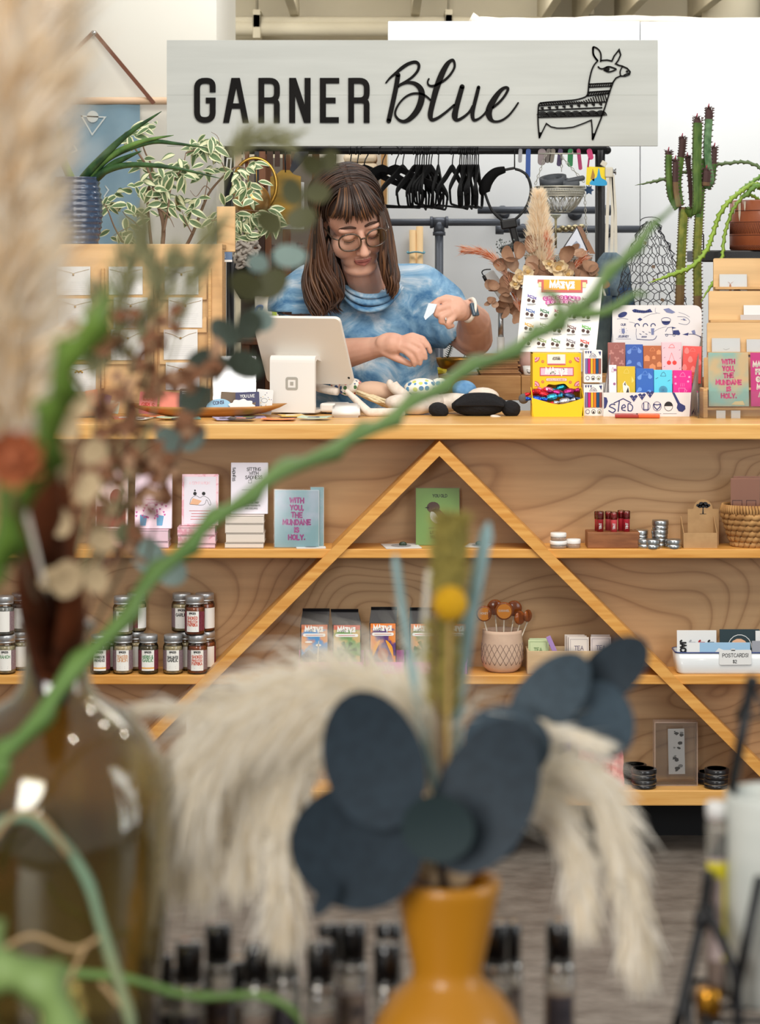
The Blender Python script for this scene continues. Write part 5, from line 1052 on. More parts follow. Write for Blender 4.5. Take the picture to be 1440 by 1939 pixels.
for px,p1,p0,wpx,Y,lv,lab in tins:
 x=shx(px,Y);r=wpx*kk(Y)/2;h=(p1-p0)*kk(Y);z=S1 if lv==0 else tz_[(Y,lv-1)];tz_[(Y,lv)]=z+h+.0003
 t=thing('balm_tin','small silver screw tin, '+lab,'tin',(x,Y,z),'silver balm tins on the upper shelf');q=MB();q.lathe([(r*.92,0),(r*.97,.001),(r*.97,h*.5)],(x,Y,z),m_tin,22);q.obj('base',t)
 q=MB();q.lathe([(r,h*.46),(r*1.02,h*.5),(r*1.02,h*.9),(r*.97,h),(r*.85,h*.97),(0,h*.97)],(x,Y,z),m_tin,22);q.obj('lid',t)
m_kraft=mat('kraft_card',(178,142,98),.75,col2=(168,132,90),scale=40);m_krd=mat('kraft_dark',(150,116,78),.8)  # plain kraft and a darker kraft tone
kb=thing('kraft_box','open kraft cardboard display box with a dark tree logo on its flap','box',(shx(1327,6.03),6.04,S1))
def KX(px,py,Y):p=P(px,py,Y);return(p.x,p.z)
x0,x1=shx(1295,6.025),shx(1359,6.025);zt1=P(0,1009,6.025).z;yb=6.085
q=MB();q.span(x0,x1,6.025,6.0265,S1,zt1,m_kraft);q.obj('front_panel',kb)
for x in(x0,x1-.0015):q=MB();q.add([(x,6.0265,S1),(x,yb,S1),(x,yb,S1+.075),(x,6.0265,zt1),(x+.0015,6.0265,S1),(x+.0015,yb,S1),(x+.0015,yb,S1+.075),(x+.0015,6.0265,zt1)],[(0,1,2,3),(7,6,5,4),(3,2,6,7),(0,3,7,4)],m_kraft);q.obj('side_panel',kb)
q=MB();q.span(x0,x1,6.0265,yb,S1+.0002,S1+.0015,m_kraft);q.obj('floor_panel',kb)
q=MB();a=KX(1303,964,yb);c=KX(1362,964,yb);cc=KX(1332,963.5,yb);rr=18*kk(yb)
q.prism([(a[0],S1),(c[0],S1),(c[0],c[1]),(cc[0]+rr,cc[1])]+[(cc[0]+rr*cos(R(t)),cc[1]+rr*sin(R(t)))for t in range(10,180,14)]+[(cc[0]-rr,cc[1]),(a[0],a[1])],.0015,m_kraft,MT((0,yb,0)));q.obj('back_flap',kb)
q=MB();Mk2=MT((0,yb-.0005,0));tc_=KX(1332,960,yb)
for dx,dz_,r_ in((-9,3,4),(-3,6,5),(4,6,5),(10,3,4),(0,2,5),(-6,1,4),(7,1,4)):q.disc((tc_[0]+dx*kk(yb),tc_[1]+dz_*kk(yb)),r_*kk(yb),m_ink,Mk2,0,9,r_*.75*kk(yb))
q.stroke([(tc_[0],tc_[1]),(tc_[0],tc_[1]-12*kk(yb))],[.002,.0035],m_ink,Mk2);q.stroke([(tc_[0]-.008,tc_[1]-13*kk(yb)),(tc_[0]+.008,tc_[1]-13*kk(yb))],.0012,m_ink,Mk2);q.obj('tree_logo',kb)
m_rush=mat('woven_rush',(186,142,88),.8,col2=(150,106,58),scale=30,bump=.4)
bs=thing('woven_basket','round woven rush basket at right end of upper shelf','basket',(shx(1428,6.06),6.068,S1));cx,cy=shx(1428,6.06),6.070
m_rin=mat('rush_inside',(120,84,48),.9);q=MB();q.lathe([(.045,0),(.06,.02),(.071,.05),(.077,.1),(.074,.1),(.066,.05),(.055,.02),(0,.012)],(cx,cy,S1),m_rin,24,True,None,1,.82);q.obj('inner_wall',bs)
H=P(0,960,6.0).z-S1
for row in range(6):
 z=S1+.008+row*(H-.03)/5.4;rr=.047+.029*((row+.4)/6)**.8;q=MB();n=22;pts=[]
 for k in range(n*4):
  t=2*PI*k/(n*4);w_=cos(n/2*t*2+PI*row)*.0022;pts.append((cx+(rr+w_)*cos(t),cy+(rr+w_)*.82*sin(t),z+.0022*sin(n*t+PI*row)))
 q.tube(pts,.0088,m_rush,7,False,True,True);q.obj('woven_band',bs)
q=MB()
for k in range(64):t=2*PI*k/64;d=Vector((cos(t),sin(t)*.82,0));p=Vector((cx,cy,S1+H-.012))+d*.078;q.tube([p+Vector((0,0,-.016))-d*.002,p+d*.004,p+Vector((.003*sin(t),0,.013))-d*.001],.0036,m_rush,6)
tag(q.obj('wrapped_rim',bs),kind='stuff')
m_pkb=mat('brown_sticker_sheet',(176,122,96),.4)
def d_frames(q,M,w,h):
 for x,z in((-.28,.55),(.2,.55),(-.28,.28),(.2,.28)):q.stroke([(w*x-w*.16,h*z-h*.1),(w*x+w*.16,h*z-h*.1),(w*x+w*.16,h*z+h*.1),(w*x-w*.16,h*z+h*.1),(w*x-w*.16,h*z-h*.1)],.0016,mat('dark_rose_print',(96,54,46),.5),M)
zin=S1+.0135
for px0,px1,py,Y,lab in((1385,1440,906,6.055,'brown sticker pack in cellophane standing in the basket, front one'),(1390,1452,902,6.075,'brown sticker pack in cellophane standing in the basket, back one')):
 book(px0,px1,py,py+(P(0,py,Y).z-zin)/kk(Y),Y,zin,m_pkb,lab,d_frames,'card pack',None,.02,.004,'sticker_pack',False,True)
 # middle shelf: spice jars
m_spglass=film('spice_glass',(248,248,244),.1);m_lid=mat('zinc_lid',(186,188,190),.36,.75,bump=.1,scale=90)
m_lab_w=mat('jar_label_white',(234,232,226),.55);m_lab_side=mat('jar_label_plum',(112,40,56),.55,col2=(132,60,74),scale=220);m_lab_grey=mat('jar_label_taupe',(150,128,132),.55,col2=(128,106,112),scale=300);m_yelband=mat('label_band',(226,160,60),.5)
def spice(px,Y,z,powder,lines,txtcol,lab,band=False,side=None,hpx=73,wpx=38,rot=0,text=True):
 x=shx(px,Y);r=wpx*kk(6.03)/2;h=hpx*kk(6.03)
 t=thing('spice_jar',lab,'jar',(x,Y,z),'spice jars on the middle shelf')
 mp=mat('spice_%d_%d_%d'%powder,powder,.9,col2=tuple(int(v*.82)for v in powder),scale=160)
 q=MB();q.lathe([(r*.9,0),(r,.003),(r,h*.70),(r*.93,h*.76),(r*.8,h*.80),(r*.8,h*.84)],(x,Y,z),m_spglass,28);q.obj('glass',t)
 q=MB();q.lathe([(r*.84,.003),(r*.93,.006),(r*.93,h*.64),(r*.88,h*.70),(0,h*.72)],(x,Y,z),mp,24);q.obj('spice',t)
 q=MB();q.lathe([(r*.88,h*.80),(r*.92,h*.805),(r*.92,h*.83),(r*.88,h*.835),(r*.88,h*.845),(r*.93,h*.85),(r*.93,h*.975),(r*.88,h),(0,h)],(x,Y,z),m_lid,28);q.obj('lid',t)
 def arc(a0,a1,z0,z1,m,rr,nm,bulge=0):
  q=MB();vs=[];n=12
  for i in range(n+1):
   a=R(-90+rot+a0+(a1-a0)*i/n);e=bulge*(abs(i/n*2-1)**3)
   for zc in(z0+e*.0,z1):vs.append((x+rr*cos(a),Y+rr*sin(a),z+zc))
  q.add(vs,[(2*i,2*i+2,2*i+3,2*i+1)for i in range(n)],m,True);return q
 q=arc(-88,88,h*.12,h*.62,side or m_lab_grey,r*1.006,'s');q.obj('label_band',t)
 q=arc(-34,40,h*.10,h*.63,m_lab_w,r*1.016,'w')
 q.obj('label',t)
 if text:
  q=MB()
  def cyl(b):
   b.v=[(x+r*1.024*sin(R(rot)+vx/r),Y-r*1.024*cos(R(rot)+vx/r),vz)for vx,vy,vz in b.v]
  M0=MT((r*.04,0,z))
  write(q,'GROW & LABEL' if False else 'SPICE LABEL' if False else 'SPICES',M0,h*.045,m_ink,r*.8,.3,0,h*.555)
  tiny_lines(q,M0,0,h*.515,r*.6,1,.002,m_ink,.0012)
  for i,l_ in enumerate(lines):write(q,l_,M0,h*(.075 if len(l_)<8 else.06),txtcol,r*1.05,.2,0,h*(.42-i*.088))
  tiny_lines(q,M0,0,h*.2,r*.7,2,h*.04,m_grey_ink,.001)
  cyl(q);q.obj('lettering',t)
 if band:q=arc(-34,40,h*.15,h*.185,m_yelband,r*1.02,'b');q.obj('colour_band',t)
 return h
Gp,On,Pa,Hb,Rn=(204,186,146),(226,206,166),(160,84,46),(104,92,66),(196,184,150)
tcO=mat('tan_ink',(206,150,100),.6);tcR=mat('paprika_ink',(196,84,60),.6);tcG=mat('green_ink',(84,140,92),.6)
z2=S2+.0002;Yj=6.035;Yb_=6.092
h=spice(190,Yj,z2,(92,88,70),['HERBES DE','PROVENCE'],m_ink,'spice jar of dark herbs, label HERBES DE PROVENCE, bottom row far left',True,m_lab_side)
spice(233,Yj,z2,On,['TOASTED','ONION'],tcO,'cream spice jar with tan lettering, bottom row under the left top jar',False)
spice(281,Yj,z2,Hb,['HERBS &','GARLIC'],tcG,'dark herb spice jar with green lettering HERBS & GARLIC, middle of bottom row',True,m_lab_side)
spice(328,Yj,z2,Gp,['SMALL BATCH','GARLIC'],m_ink,'beige garlic spice jar in the bottom row',False)
spice(374,Yj,z2,Pa,['SMOKED','PIMENTON','PAPRIKA'],tcR,'red brown paprika spice jar at right end of bottom row',False)
spice(11,Yj,z2,Rn,['RANCH'],tcG,'pale ranch spice jar at far left edge of middle shelf',False)
spice(206,Yb_,z2,Hb,[],m_ink,'dark spice jar behind the bottom row, left of the cream jar',False,m_lab_side,text=False)
spice(256,Yb_,z2,On,[],m_ink,'cream spice jar in the back row, carrying another jar',False,m_lab_side,text=False)
spice(352,Yb_,z2,Gp,[],m_ink,'beige spice jar in the back row behind the garlic jar',False,m_lab_side,text=False,rot=20)
spice(390,Yb_,z2,Pa,[],m_ink,'red brown spice jar in the back row at right',False,m_lab_side,text=False,rot=20)
spice(40,Yb_,z2,Rn,[],m_ink,'pale spice jar in the back row at far left edge',False,text=False)
zt2=z2+h+.0003
spice(233,Yj,zt2,On,['TOASTED','ONION'],tcO,'cream spice jar standing on top of the toasted onion jar',False)
spice(369,Yj,zt2,Pa,['SMOKED','PIMENTON','PAPRIKA'],tcR,'red brown paprika spice jar standing on top of another paprika jar',False,m_lab_side,rot=-12)
spice(344,Yb_,zt2,Gp,['GARLIC'],m_ink,'beige garlic spice jar in the upper row, behind and left of paprika',False)
spice(258,Yb_,zt2,On,[],m_ink,'cream spice jar with plum label in the upper back row',False,m_lab_side,rot=50,text=False)
spice(388,Yb_,zt2,Pa,[],m_ink,'red brown spice jar in the upper back row, far right',False,m_lab_side,rot=40,text=False)
spice(8,Yj,zt2,(150,150,146),[],m_ink,'grey spice jar on top at far left edge of shelf',False,None,text=False);spice(40,Yb_,zt2,(130,130,126),[],m_ink,'grey spice jar on top in back row at far left edge',False,None,text=False)
# chocolate bags in pink trays
m_bag=mat('black_foil_bag',(24,22,25),.38);m_pinktray=mat('pink_tray_card',(232,128,206),.5)
def gradient_label(name,cols,sc=26):
 m=mat(name,cols[0],.4,col2=cols[1],scale=sc,lo=.46,hi=.54,detail=2);return m
bags=[(569,622,1152,'sky blue label with a tower picture',(84,150,206),(226,150,80),(200,110,70)),(630,684,1153,'green label with coconut palms',(120,160,96),(206,176,110),(206,110,90)),(700,751,1149,'purple label with orange bananas',(92,60,120),(232,140,56),(236,130,50)),(776,828,1150,'olive label, behind dried stems',(140,150,110),(220,170,120),(226,150,110)),(842,884,1150,'orange label, at right end of row',(214,140,96),(150,160,120),(220,140,100))]
for i,(px0,px1,py,lab,c1,c2,c3)in enumerate(bags):
 Y=6.03;x0,x1=shx(px0,Y),shx(px1,Y);z1=P(0,py+4,Y).z;w_=x1-x0;Hh=z1-S2
 t=thing('chocolate_bag','black chocolate bag with '+lab,'bag',((x0+x1)/2,Y+.03,S2),'chocolate bags in pink trays')
 dx=(.004,-.006,.003,.0,.0)[i]
 vs=[(x0,Y,S2+.002),(x1,Y,S2+.002),(x1,Y+.05,S2+.002),(x0,Y+.05,S2+.002),(x0,Y,S2+Hh*.78),(x1,Y,S2+Hh*.78),(x1,Y+.05,S2+Hh*.78),(x0,Y+.05,S2+Hh*.78),(x0+.001+dx,Y+.026,z1-.006),(x1-.001+dx,Y+.026,z1-.006),(x1-.001+dx,Y+.03,z1-.006),(x0+.001+dx,Y+.03,z1-.006),(x0+.001+dx,Y+.02,z1+.002),(x1-.001+dx,Y+.02,z1+.002),(x1-.001+dx,Y+.024,z1+.002),(x0+.001+dx,Y+.024,z1+.002)]
 fs=[(3,2,1,0)]
 for k in(0,4,8):
  for j in range(4):j2=(j+1)%4;fs.append((k+j,k+j2,k+4+j2,k+4+j))
 fs.append((12,13,14,15));q=MB();q.add(vs,fs,m_bag);q.obj('pouch',t)
 M_=MT((x0,Y-.0006,S2));q=MB();ml=gradient_label('bag_label_%d'%i,(c1,c2));q.rect(w_*.04,Hh*.14,w_*.97,Hh*.77,ml,M_)
 Mi=M_@MT((0,-.0004,0));q.rect(w_*.04,Hh*.70,w_*.97,Hh*.775,mat('bag_top_%d'%i,c3,.5),Mi);q.obj('label',t)
 q=MB();Mi2=Mi@MT((0,-.0003,0));write(q,'MA\u0190V\u0190',Mi2,Hh*.075,m_wht,w_*.78,.36,w_*.5,Hh*.665,gap=.75,caps=False)
 q.prism(rrect(w_*.1,Hh*.585,w_*.9,Hh*.635,Hh*.024),0,m_wht,Mi2);tiny_lines(q,Mi2@MT((0,-.0003,0)),w_*.5,Hh*.605,w_*.62,1,.002,m_rose,.0013,.1);q.obj('brand_lettering',t)
 q=MB()
 if i==0:q.stroke([(w_*.62,Hh*.2),(w_*.65,Hh*.45),(w_*.66,Hh*.52)],[.004,.002,.001],m_crm,Mi2);q.disc((w_*.65,Hh*.45),w_*.1,m_crm,Mi2,0,12,Hh*.02);q.prism([(w_*.05,Hh*.28),(w_*.3,Hh*.38),(w_*.5,Hh*.3),(w_*.7,Hh*.36),(w_*.95,Hh*.26),(w_*.95,Hh*.15),(w_*.05,Hh*.15)],0,mat('slate_blue_print',(60,84,120),.5),Mi);q.disc((w_*.3,Hh*.5),w_*.14,m_wht,Mi2,0,10,Hh*.015)
 elif i==2:
  for s_ in(-1,1):q.prism([(v.x,v.y)for v in catmull([(w_*(.5+s_*.1),Hh*.52,0),(w_*(.5+s_*.34),Hh*.42,0),(w_*(.5+s_*.38),Hh*.26,0),(w_*(.5+s_*.25),Hh*.36,0)],4,True)],0,m_org,Mi2)
  q.disc((w_*.5,Hh*.3),w_*.2,mat('rust_print',(170,70,40),.5),Mi2,0,14,Hh*.1)
 else:
  for k in range(7):a=R(k*51);q.prism([(w_*.5,Hh*.36),(w_*(.5+.36*cos(a)),Hh*(.36+.16*sin(a))),(w_*(.5+.36*cos(a+.4)),Hh*(.36+.16*sin(a+.4)))],0,mat('leafy_print_%d'%i,[(70,110,60),(70,110,60),0,(110,120,70),(180,90,60)][i],.5),Mi2)
 q.obj('picture',t)
for i,(px0,px1)in enumerate(((565,689),(693,766),(770,886))):
 Y=6.022;x0,x1=shx(px0,Y),shx(px1,Y);t=thing('pink_tray','pink cardboard tray holding chocolate bags, '+['left one','middle one','right one'][i],'tray',((x0+x1)/2,Y+.03,S2),'pink trays of chocolate bags')
 q=MB();q.span(x0,x1,Y,Y+.0015,S2+.0003,S2+.030,m_pinktray);q.span(x0,x0+.0015,Y,Y+.066,S2+.0003,S2+.036,m_pinktray);q.span(x1-.0015,x1,Y,Y+.066,S2+.0003,S2+.036,m_pinktray);q.span(x0,x1,Y+.0645,Y+.066,S2+.0003,S2+.05,m_pinktray);q.obj('tray_walls',t)
 q=MB();write(q,'MA\u0190V\u0190',MT(((x0+x1)/2,Y-.0005,S2)),.012,mat('tray_pale_print',(246,200,236),.5),None,.3,0,.008,gap=.8);q.obj('lettering',t)
Yl=6.066;x=shx(953,6.03);rp=40*kk(6.03)
m_clay=mat('stoneware_clay',(206,176,152),.7,col2=(196,166,144),scale=30);m_clayd=mat('stoneware_incised',(120,100,90),.8)
pt_=thing('stoneware_pot','pale stoneware pot with incised diamond pattern holding lollipops','pot',(x,Yl,S2));Hp=P(0,1196,6.03).z-S2
prof=[(rp*.62,0),(rp*.72,.003),(rp*.9,Hp*.12),(rp*1.0,Hp*.3),(rp*.99,Hp*.62),(rp*.94,Hp*.92),(rp*.95,Hp),(rp*.88,Hp),(rp*.86,Hp*.9),(rp*.9,Hp*.4),(0,Hp*.1)]
prof[0]=(rp*.62,0);q=MB();q.lathe(prof,(x,Yl,S2+.0002),m_clay,36,True,None,1,.92);q.obj('body',pt_);q=MB()
def rad(z_):
 for(r0,z0_),(r1,z1_)in zip(prof,prof[1:]):
  if z0_<=z_<=z1_:return r0+(r1-r0)*(z_-z0_)/max(1e-6,z1_-z0_)
 return rp
for k in range(22):
 for s_ in(-1,1):
  pts=[]
  for j in range(9):zz_=Hp*(.2+.5*j/8);a=2*PI*k/22+s_*j/8*.55;r_=rad(zz_)+.0002;pts.append((x+r_*cos(a),Yl+r_*.92*sin(a),S2+zz_))
  q.tube(pts,.0006,m_clayd,4)
tag(q.obj('incised_pattern',pt_),kind='stuff')
m_lolly=mat('amber_candy',(176,92,30),.15,trans=.45);m_ltag=mat('orange_lolly_label',(232,150,34),.45);m_stick=mat('paper_stick',(226,214,192),.7)
lol=[(917,1162,6.04,15,'front left, orange label',True,-8),(955,1157,6.035,17,'front middle, largest orange label',True,4),(938,1150,6.075,15,'back left',False,0),(974,1152,6.08,15,'back right',False,0),(985,1170,6.05,13,'right, turned sideways',False,35),(1000,1166,6.06,12,'far right, leaning out',False,50)]
for px,py,Y,rpx,lab,tg,rz in lol:
 p=P(px,py,Y);t=thing('lollipop','wrapped amber lollipop in the stoneware pot, '+lab,'lollipop',p,'lollipops in the stoneware pot');r_=rpx*kk(Y)
 Rz=EU((R(90),0,R(rz)));q=MB();q.lathe([(0,-.004),(r_*.8,-.004),(r_,-.001),(r_,.001),(r_*.8,.004),(0,.004)],(0,0,0),m_lolly,20,True,MT(p)@Rz);q.obj('candy',t)
 q=MB();bx=x+(p.x-x)*.35;q.tube([p-Vector((0,0,r_*.8)),(bx,Yl+(Y-Yl)*.3,S2+.02)],.0017,m_stick,6);q.obj('stick',t)
 if tg:q=MB();q.disc((p.x,p.z),r_*.82,m_ltag,MT((0,Y-.0055,0)),0,20);write(q,'CARAMEL' if rpx>15 else 'HONEY',MT((p.x,Y-.006,p.z)),.005,m_crm,r_*1.3,.18,0,-.001);q.obj('label',t)
 q=MB();vs=[];n=12
 for k in range(n):a=2*PI*k/n;rr_=r_*(1.15+.12*sin(k*2.3));vs.append((p.x+rr_*cos(a),p.y-.007,p.z+rr_*sin(a)))
 vs+=[(p.x*.5+bx*.5-.006,p.y-.003,p.z-r_*2.0),(p.x*.5+bx*.5+.006,p.y-.003,p.z-r_*2.0)]
 q.add(vs,[tuple(range(n)),(9,12,13),(8,9,12),(9,10,13)],film('cellophane'));q.obj('wrapper',t)
m_traywood=mat('pale_wood_tray',(204,176,138),.65,col2=(194,164,126),scale=6,stretch=(2,10,10))
tr_=thing('sachet_tray','pale wooden tray of paper sachets on the middle shelf','tray',(shx(1079,6.02),6.05,S2));x0,x1=shx(999,6.02),shx(1160,6.02);zt_=P(0,1233,6.02).z
for nm,sp in(('front_wall',(x0,x1,6.02,6.025)),('back_wall',(x0,x1,6.095,6.10)),('end_wall',(x0,x0+.005,6.0255,6.0945)),('end_wall',(x1-.005,x1,6.0255,6.0945))):q=MB();q.span(*sp,S2+.0003,zt_,m_traywood,.0008);q.obj(nm,tr_)
q=MB();q.span(x0+.005,x1-.005,6.0255,6.0945,S2+.0003,S2+.003,m_traywood);q.obj('floor_panel',tr_)
def d_tea(col):
 def f_(q,M,w,h):
  q.stroke([(-w*.42,h*.06),(w*.42,h*.06),(w*.42,h*.94),(-w*.42,h*.94),(-w*.42,h*.06)],.0006,col,M,0,False);write(q,'TEA',M,h*.12,col,w*.5,.16,0,h*.62)
  for k in range(5):q.stroke([(0,h*.2),((k-2)*w*.1,h*.45)],.0006,col,M)
 return f_
sach=[(1003,1040,1209,6.075,(200,214,170),'pale green sachet standing at left of the tray, back one'),(1001,1038,1212,6.055,(196,210,164),'pale green sachet standing at left of the tray, front one'),(1070,1108,1202,6.085,(226,214,204),'cream sachet in the tray, farthest back'),(1074,1112,1204,6.07,(228,216,206),'cream sachet in the tray, second from back'),(1078,1116,1207,6.05,(232,222,212),'cream sachet in the tray with floral print, front middle'),(1120,1156,1202,6.075,(224,214,210),'pale pink sachet in the tray at right, back one'),(1119,1158,1206,6.05,(228,216,212),'pale pink sachet in the tray at right, front one')]
for px0,px1,py,Y,c,lab in sach:
 zf_=S2+.0032;book(px0,px1,py,py+(P(0,py,Y).z-zf_)/kk(Y),Y,zf_,mat('sachet_%d_%d'%(c[0],c[2]),c,.6),lab,d_tea(mat('sachet_ink_%d'%(c[0]>210),(110,140,90)if c[0]<210 else(120,110,130),.6)),'sachet','paper sachets in the wooden tray',.05,.004,'tea_sachet',False)
x_=shx(1046,6.045);q=MB();q.box((x_,6.045,P(0,1222,6.045).z),(.012,.006,.05),mat('lavender_tube',(164,132,190),.5),(0,R(-24),0),.001);q.obj('lavender_stick',label='purple wrapped stick leaning in the sachet tray',cat='stick')
m_enam=mat('white_enamel',(214,218,220),.25,coat=.4);m_blue=mat('blue_enamel_rim',(40,62,120),.3)
eb=thing('enamel_box','white enamel tray with navy rim full of postcards, right end of middle shelf','tray',(shx(1400,6.02),6.06,S2));x0,x1=shx(1280,6.02),shx(1520,6.02);zt_=P(0,1236,6.02).z
o_=rrect(0,0,x1-x0,.085,.016,5);q=MB();nn=len(o_);vs=[]
for z_,k_ in((0,.94),(.004,.97),(zt_-S2,1.0),(zt_-S2,.98),(.006,.95)):
 cx_,cy_=(x1-x0)/2,.0425;vs+=[(x0+cx_+(u-cx_)*k_,6.02+cy_+(v-cy_)*k_,S2+z_+.0002)for u,v in o_]
fs=[tuple(range(nn-1,-1,-1)),tuple(4*nn+k for k in range(nn))]
for i in range(4):fs+=[(i*nn+j,i*nn+(j+1)%nn,(i+1)*nn+(j+1)%nn,(i+1)*nn+j)for j in range(nn)]
q.add(vs,fs,m_enam,True);q.obj('body',eb)
q=MB();q.tube([(x0+u,6.02+v,zt_)for u,v in o_],.0018,m_blue,6,False,True,True);q.obj('rim',eb)
def pc(px0,px1,py,Y,m,lab,draw,tilt=0.06,rz=0):
 zf_=S2+.0072;return book(px0,px1,py,py+(P(0,py,Y).z-zf_)/kk(Y),Y,zf_,m,lab,draw,'postcard','postcards in the enamel tray',tilt,.0022,'postcard',False)
def d_jack(q,M,w,h):
 for i,c in enumerate((m_ink,mat('pale_grey_ink',(176,176,180),.6),mat('red_ink',(176,44,44),.6),m_ink)):
  Mv=M@MT((-w*.36+i*w*.235,0,h*.9))@EU((0,R(90),0));write(q,'JACK',Mv,w*.13,c,h*.7,.34,h*.36,-w*.05)
pc(1283,1358,1194,6.06,m_paper,'white postcard with JACK printed four times in columns',d_jack,rz=0)
def d_map(q,M,w,h):q.disc((-w*.02,h*.5),w*.24,mat('peach_print',(226,176,140),.5),M,0,14,h*.26);q.stroke([(w*.3*cos(R(a)),h*.52+h*.34*sin(R(a)))for a in range(0,200,20)],.0016,m_paper,M)
pc(1364,1440,1192,6.065,mat('dark_teal_card',(32,52,58),.5),'dark postcard with a peach coloured shape, right of the JACK card',d_map)
pc(1302,1422,1217,6.036,mat('pale_blue_card',(150,186,214),.5),'pale blue and white landscape postcard at front of the tray',lambda q,M,w,h:(q.rect(-w*.5,h*.0,-w*.3,h,m_paper,M),q.prism([(-w*.2,h*.3),(0,h*.8),(w*.2,h*.62),(w*.4,h*.72),(w*.45,h*.3)],0,m_paper,M)))
pc(1432,1500,1195,6.06,m_paper,'white postcard at right edge of the enamel tray',None);pc(1425,1470,1214,6.045,mat('grey_photo_card',(150,152,160),.5),'grey photo postcard at right edge of the enamel tray',None)
tgq=thing('price_tag','white tag reading POSTCARDS $2 hung on the enamel tray','tag',(shx(1393,6.015),6.015,P(0,1259,6.015).z));a,c=P(1363,1259,6.0175),P(1424,1231,6.0175)
M_=frame((a.x,6.0175,a.z),(1,0,.01));w_,h_=c.x-a.x,c.z-a.z;q=MB();q.prism(rrect(0,0,w_,h_,.004),.001,m_paper,M_);q.span(a.x+.03,a.x+.04,6.0175,6.026,c.z-.002,c.z+.002,m_paper);q.obj('tag_card',tgq)
q=MB();Mi=M_@MT((0,-.0006,0));write(q,'POSTCARDS!',Mi,h_*.24,m_ink,w_*.82,.13,w_*.5,h_*.52);write(q,'$2',Mi,h_*.2,m_ink,None,.15,w_*.48,h_*.12);q.obj('lettering',tgq)
# lower shelf
def d_flor(q,M,w,h):
 q.rect(-w*.5,0,w*.5,h*.07,m_paper,M);r_=random.Random(9)
 pal=[mat('botanic_%d'%i,c,.6)for i,c in enumerate(((110,106,112),(126,128,96),(206,176,180),(226,206,160),(160,156,176),(190,110,110),(170,182,160)))]
 for i in range(150):
  x,z=w*r_.uniform(-.46,.46),h*r_.uniform(.12,.95);a=r_.uniform(0,6.3);L_=r_.uniform(.006,.013)
  q.prism([(x,z),(x+L_*.5*cos(a+.5),z+L_*.5*sin(a+.5)),(x+L_*cos(a),z+L_*sin(a)),(x+L_*.5*cos(a-.5),z+L_*.5*sin(a-.5))],0,pal[i%7],M@MT((0,-.00001*i,0)))
 q.prism(rrect(-w*.49,h*.02,-w*.34,h*.2,.006),0,m_paper,M@MT((0,-.002,0)));tiny_lines(q,M@MT((0,-.0023,0)),-w*.415,h*.09,w*.1,2,.004,m_grey_ink,.001)
book(352,588,1342,1484,6.05,S3+.0005,mat('botanical_white',(232,228,226),.5),'white boxed botanical print standing on the lowest shelf behind pampas',d_flor,'print',None,.1,.008,'botanical_print',False)
pb=thing('candy_bag','pink paper bag reading PIPPI GOLD COINS on the lowest shelf','bag',(shx(1136,6.04),6.05,S3));x0,x1=shx(1095,6.035),shx(1183,6.035);z1=P(0,1392,6.035).z;m_pb=mat('candy_bag_pink',(228,138,132),.5,col2=(238,162,152),scale=120,lo=.5,hi=.56)
q=MB();w_=x1-x0;n=7;vs=[]
for j in range(8):
 t_=j/7;dpt=.05*(1-t_**3)+.003
 for yy in(-1,1):
  for i in range(n+1):u=i/n;vs.append((x0+w_*(u*(1-.05*t_)+.02*t_)+.002*sin(j*2+i),6.06+yy*dpt/2*(1 if 0<i<n else.55)+.0015*sin(i*2.1+j*1.7),S3+.0006+(z1-S3)*t_))
m_=n+1;fs=[]
for j in range(7):
 A=j*2*m_;B=(j+1)*2*m_
 for i in range(n):fs+=[(A+i,A+i+1,B+i+1,B+i),(A+m_+i+1,A+m_+i,B+m_+i,B+m_+i+1)]
 fs+=[(A+m_,A,B,B+m_),(A+n,A+m_+n,B+m_+n,B+n)]
fs+=[tuple([14*m_+i for i in range(m_)]+[15*m_+i for i in range(n,-1,-1)])]
q.add(vs,fs,m_pb,False);q.obj('pouch',pb)
q=MB();Mi=MT(((x0+x1)/2,6.031,S3));m_rd=mat('tomato_print',(206,70,52),.5);write(q,'PIPPI',Mi,.020,m_rd,w_*.5,.24,.0,.040);tiny_lines(q,Mi,0,.034,w_*.5,1,.003,m_rose,.0015,.1);write(q,'GOLD COINS',Mi,.013,m_rd,w_*.74,.16,0,.016);tiny_lines(q,Mi,0,.005,w_*.7,1,.003,m_brick,.0025,.1);q.obj('lettering',pb)
vb=MB();x0_,x1_=shx(1040,6.06),shx(1082,6.06);vb.span(x0_,x1_,6.06,6.10,S3+.0003,P(0,1400,6.06).z,mat('violet_sparkle',(92,66,128),.3,.3,col2=(150,120,190),scale=260,lo=.5,hi=.6),.003);vb.obj('violet_packet',label='violet glittery packet standing left of the pink candy bag',cat='packet')
m_blkt=mat('black_tin',(24,23,25),.3,coat=.4);m_tl=mat('tin_top_print',(120,74,62),.5,col2=(90,88,92),scale=60)
def btin(px,py1,py0,wpx,Y,z,lab):
 x=shx(px,Y);r=wpx*kk(Y)/2;h=(py1-py0)*kk(Y);t=thing('black_tin',lab,'tin',(x,Y,z),'round black tins on the lowest shelf')
 q=MB();q.lathe([(r*.93,0),(r*.96,.001),(r*.96,h*.48)],(x,Y,z),m_blkt,26);q.obj('base',t);q=MB();q.lathe([(r*.965,h*.46),(r*.965,h*.53)],(x,Y,z),m_alu,26);q.obj('silver_band',t)
 q=MB();q.lathe([(r,h*.52),(r*1.01,h*.56),(r*1.01,h*.95),(r*.96,h),(0,h)],(x,Y,z),m_blkt,26);q.obj('lid',t);q=MB();q.lathe([(0,0),(r*.8,0)],(x,Y,z+h+.0004),m_tl,20);q.obj('lid_print',t);return h
z3=S3+.0002;Yt1,Yt2=6.035,6.085
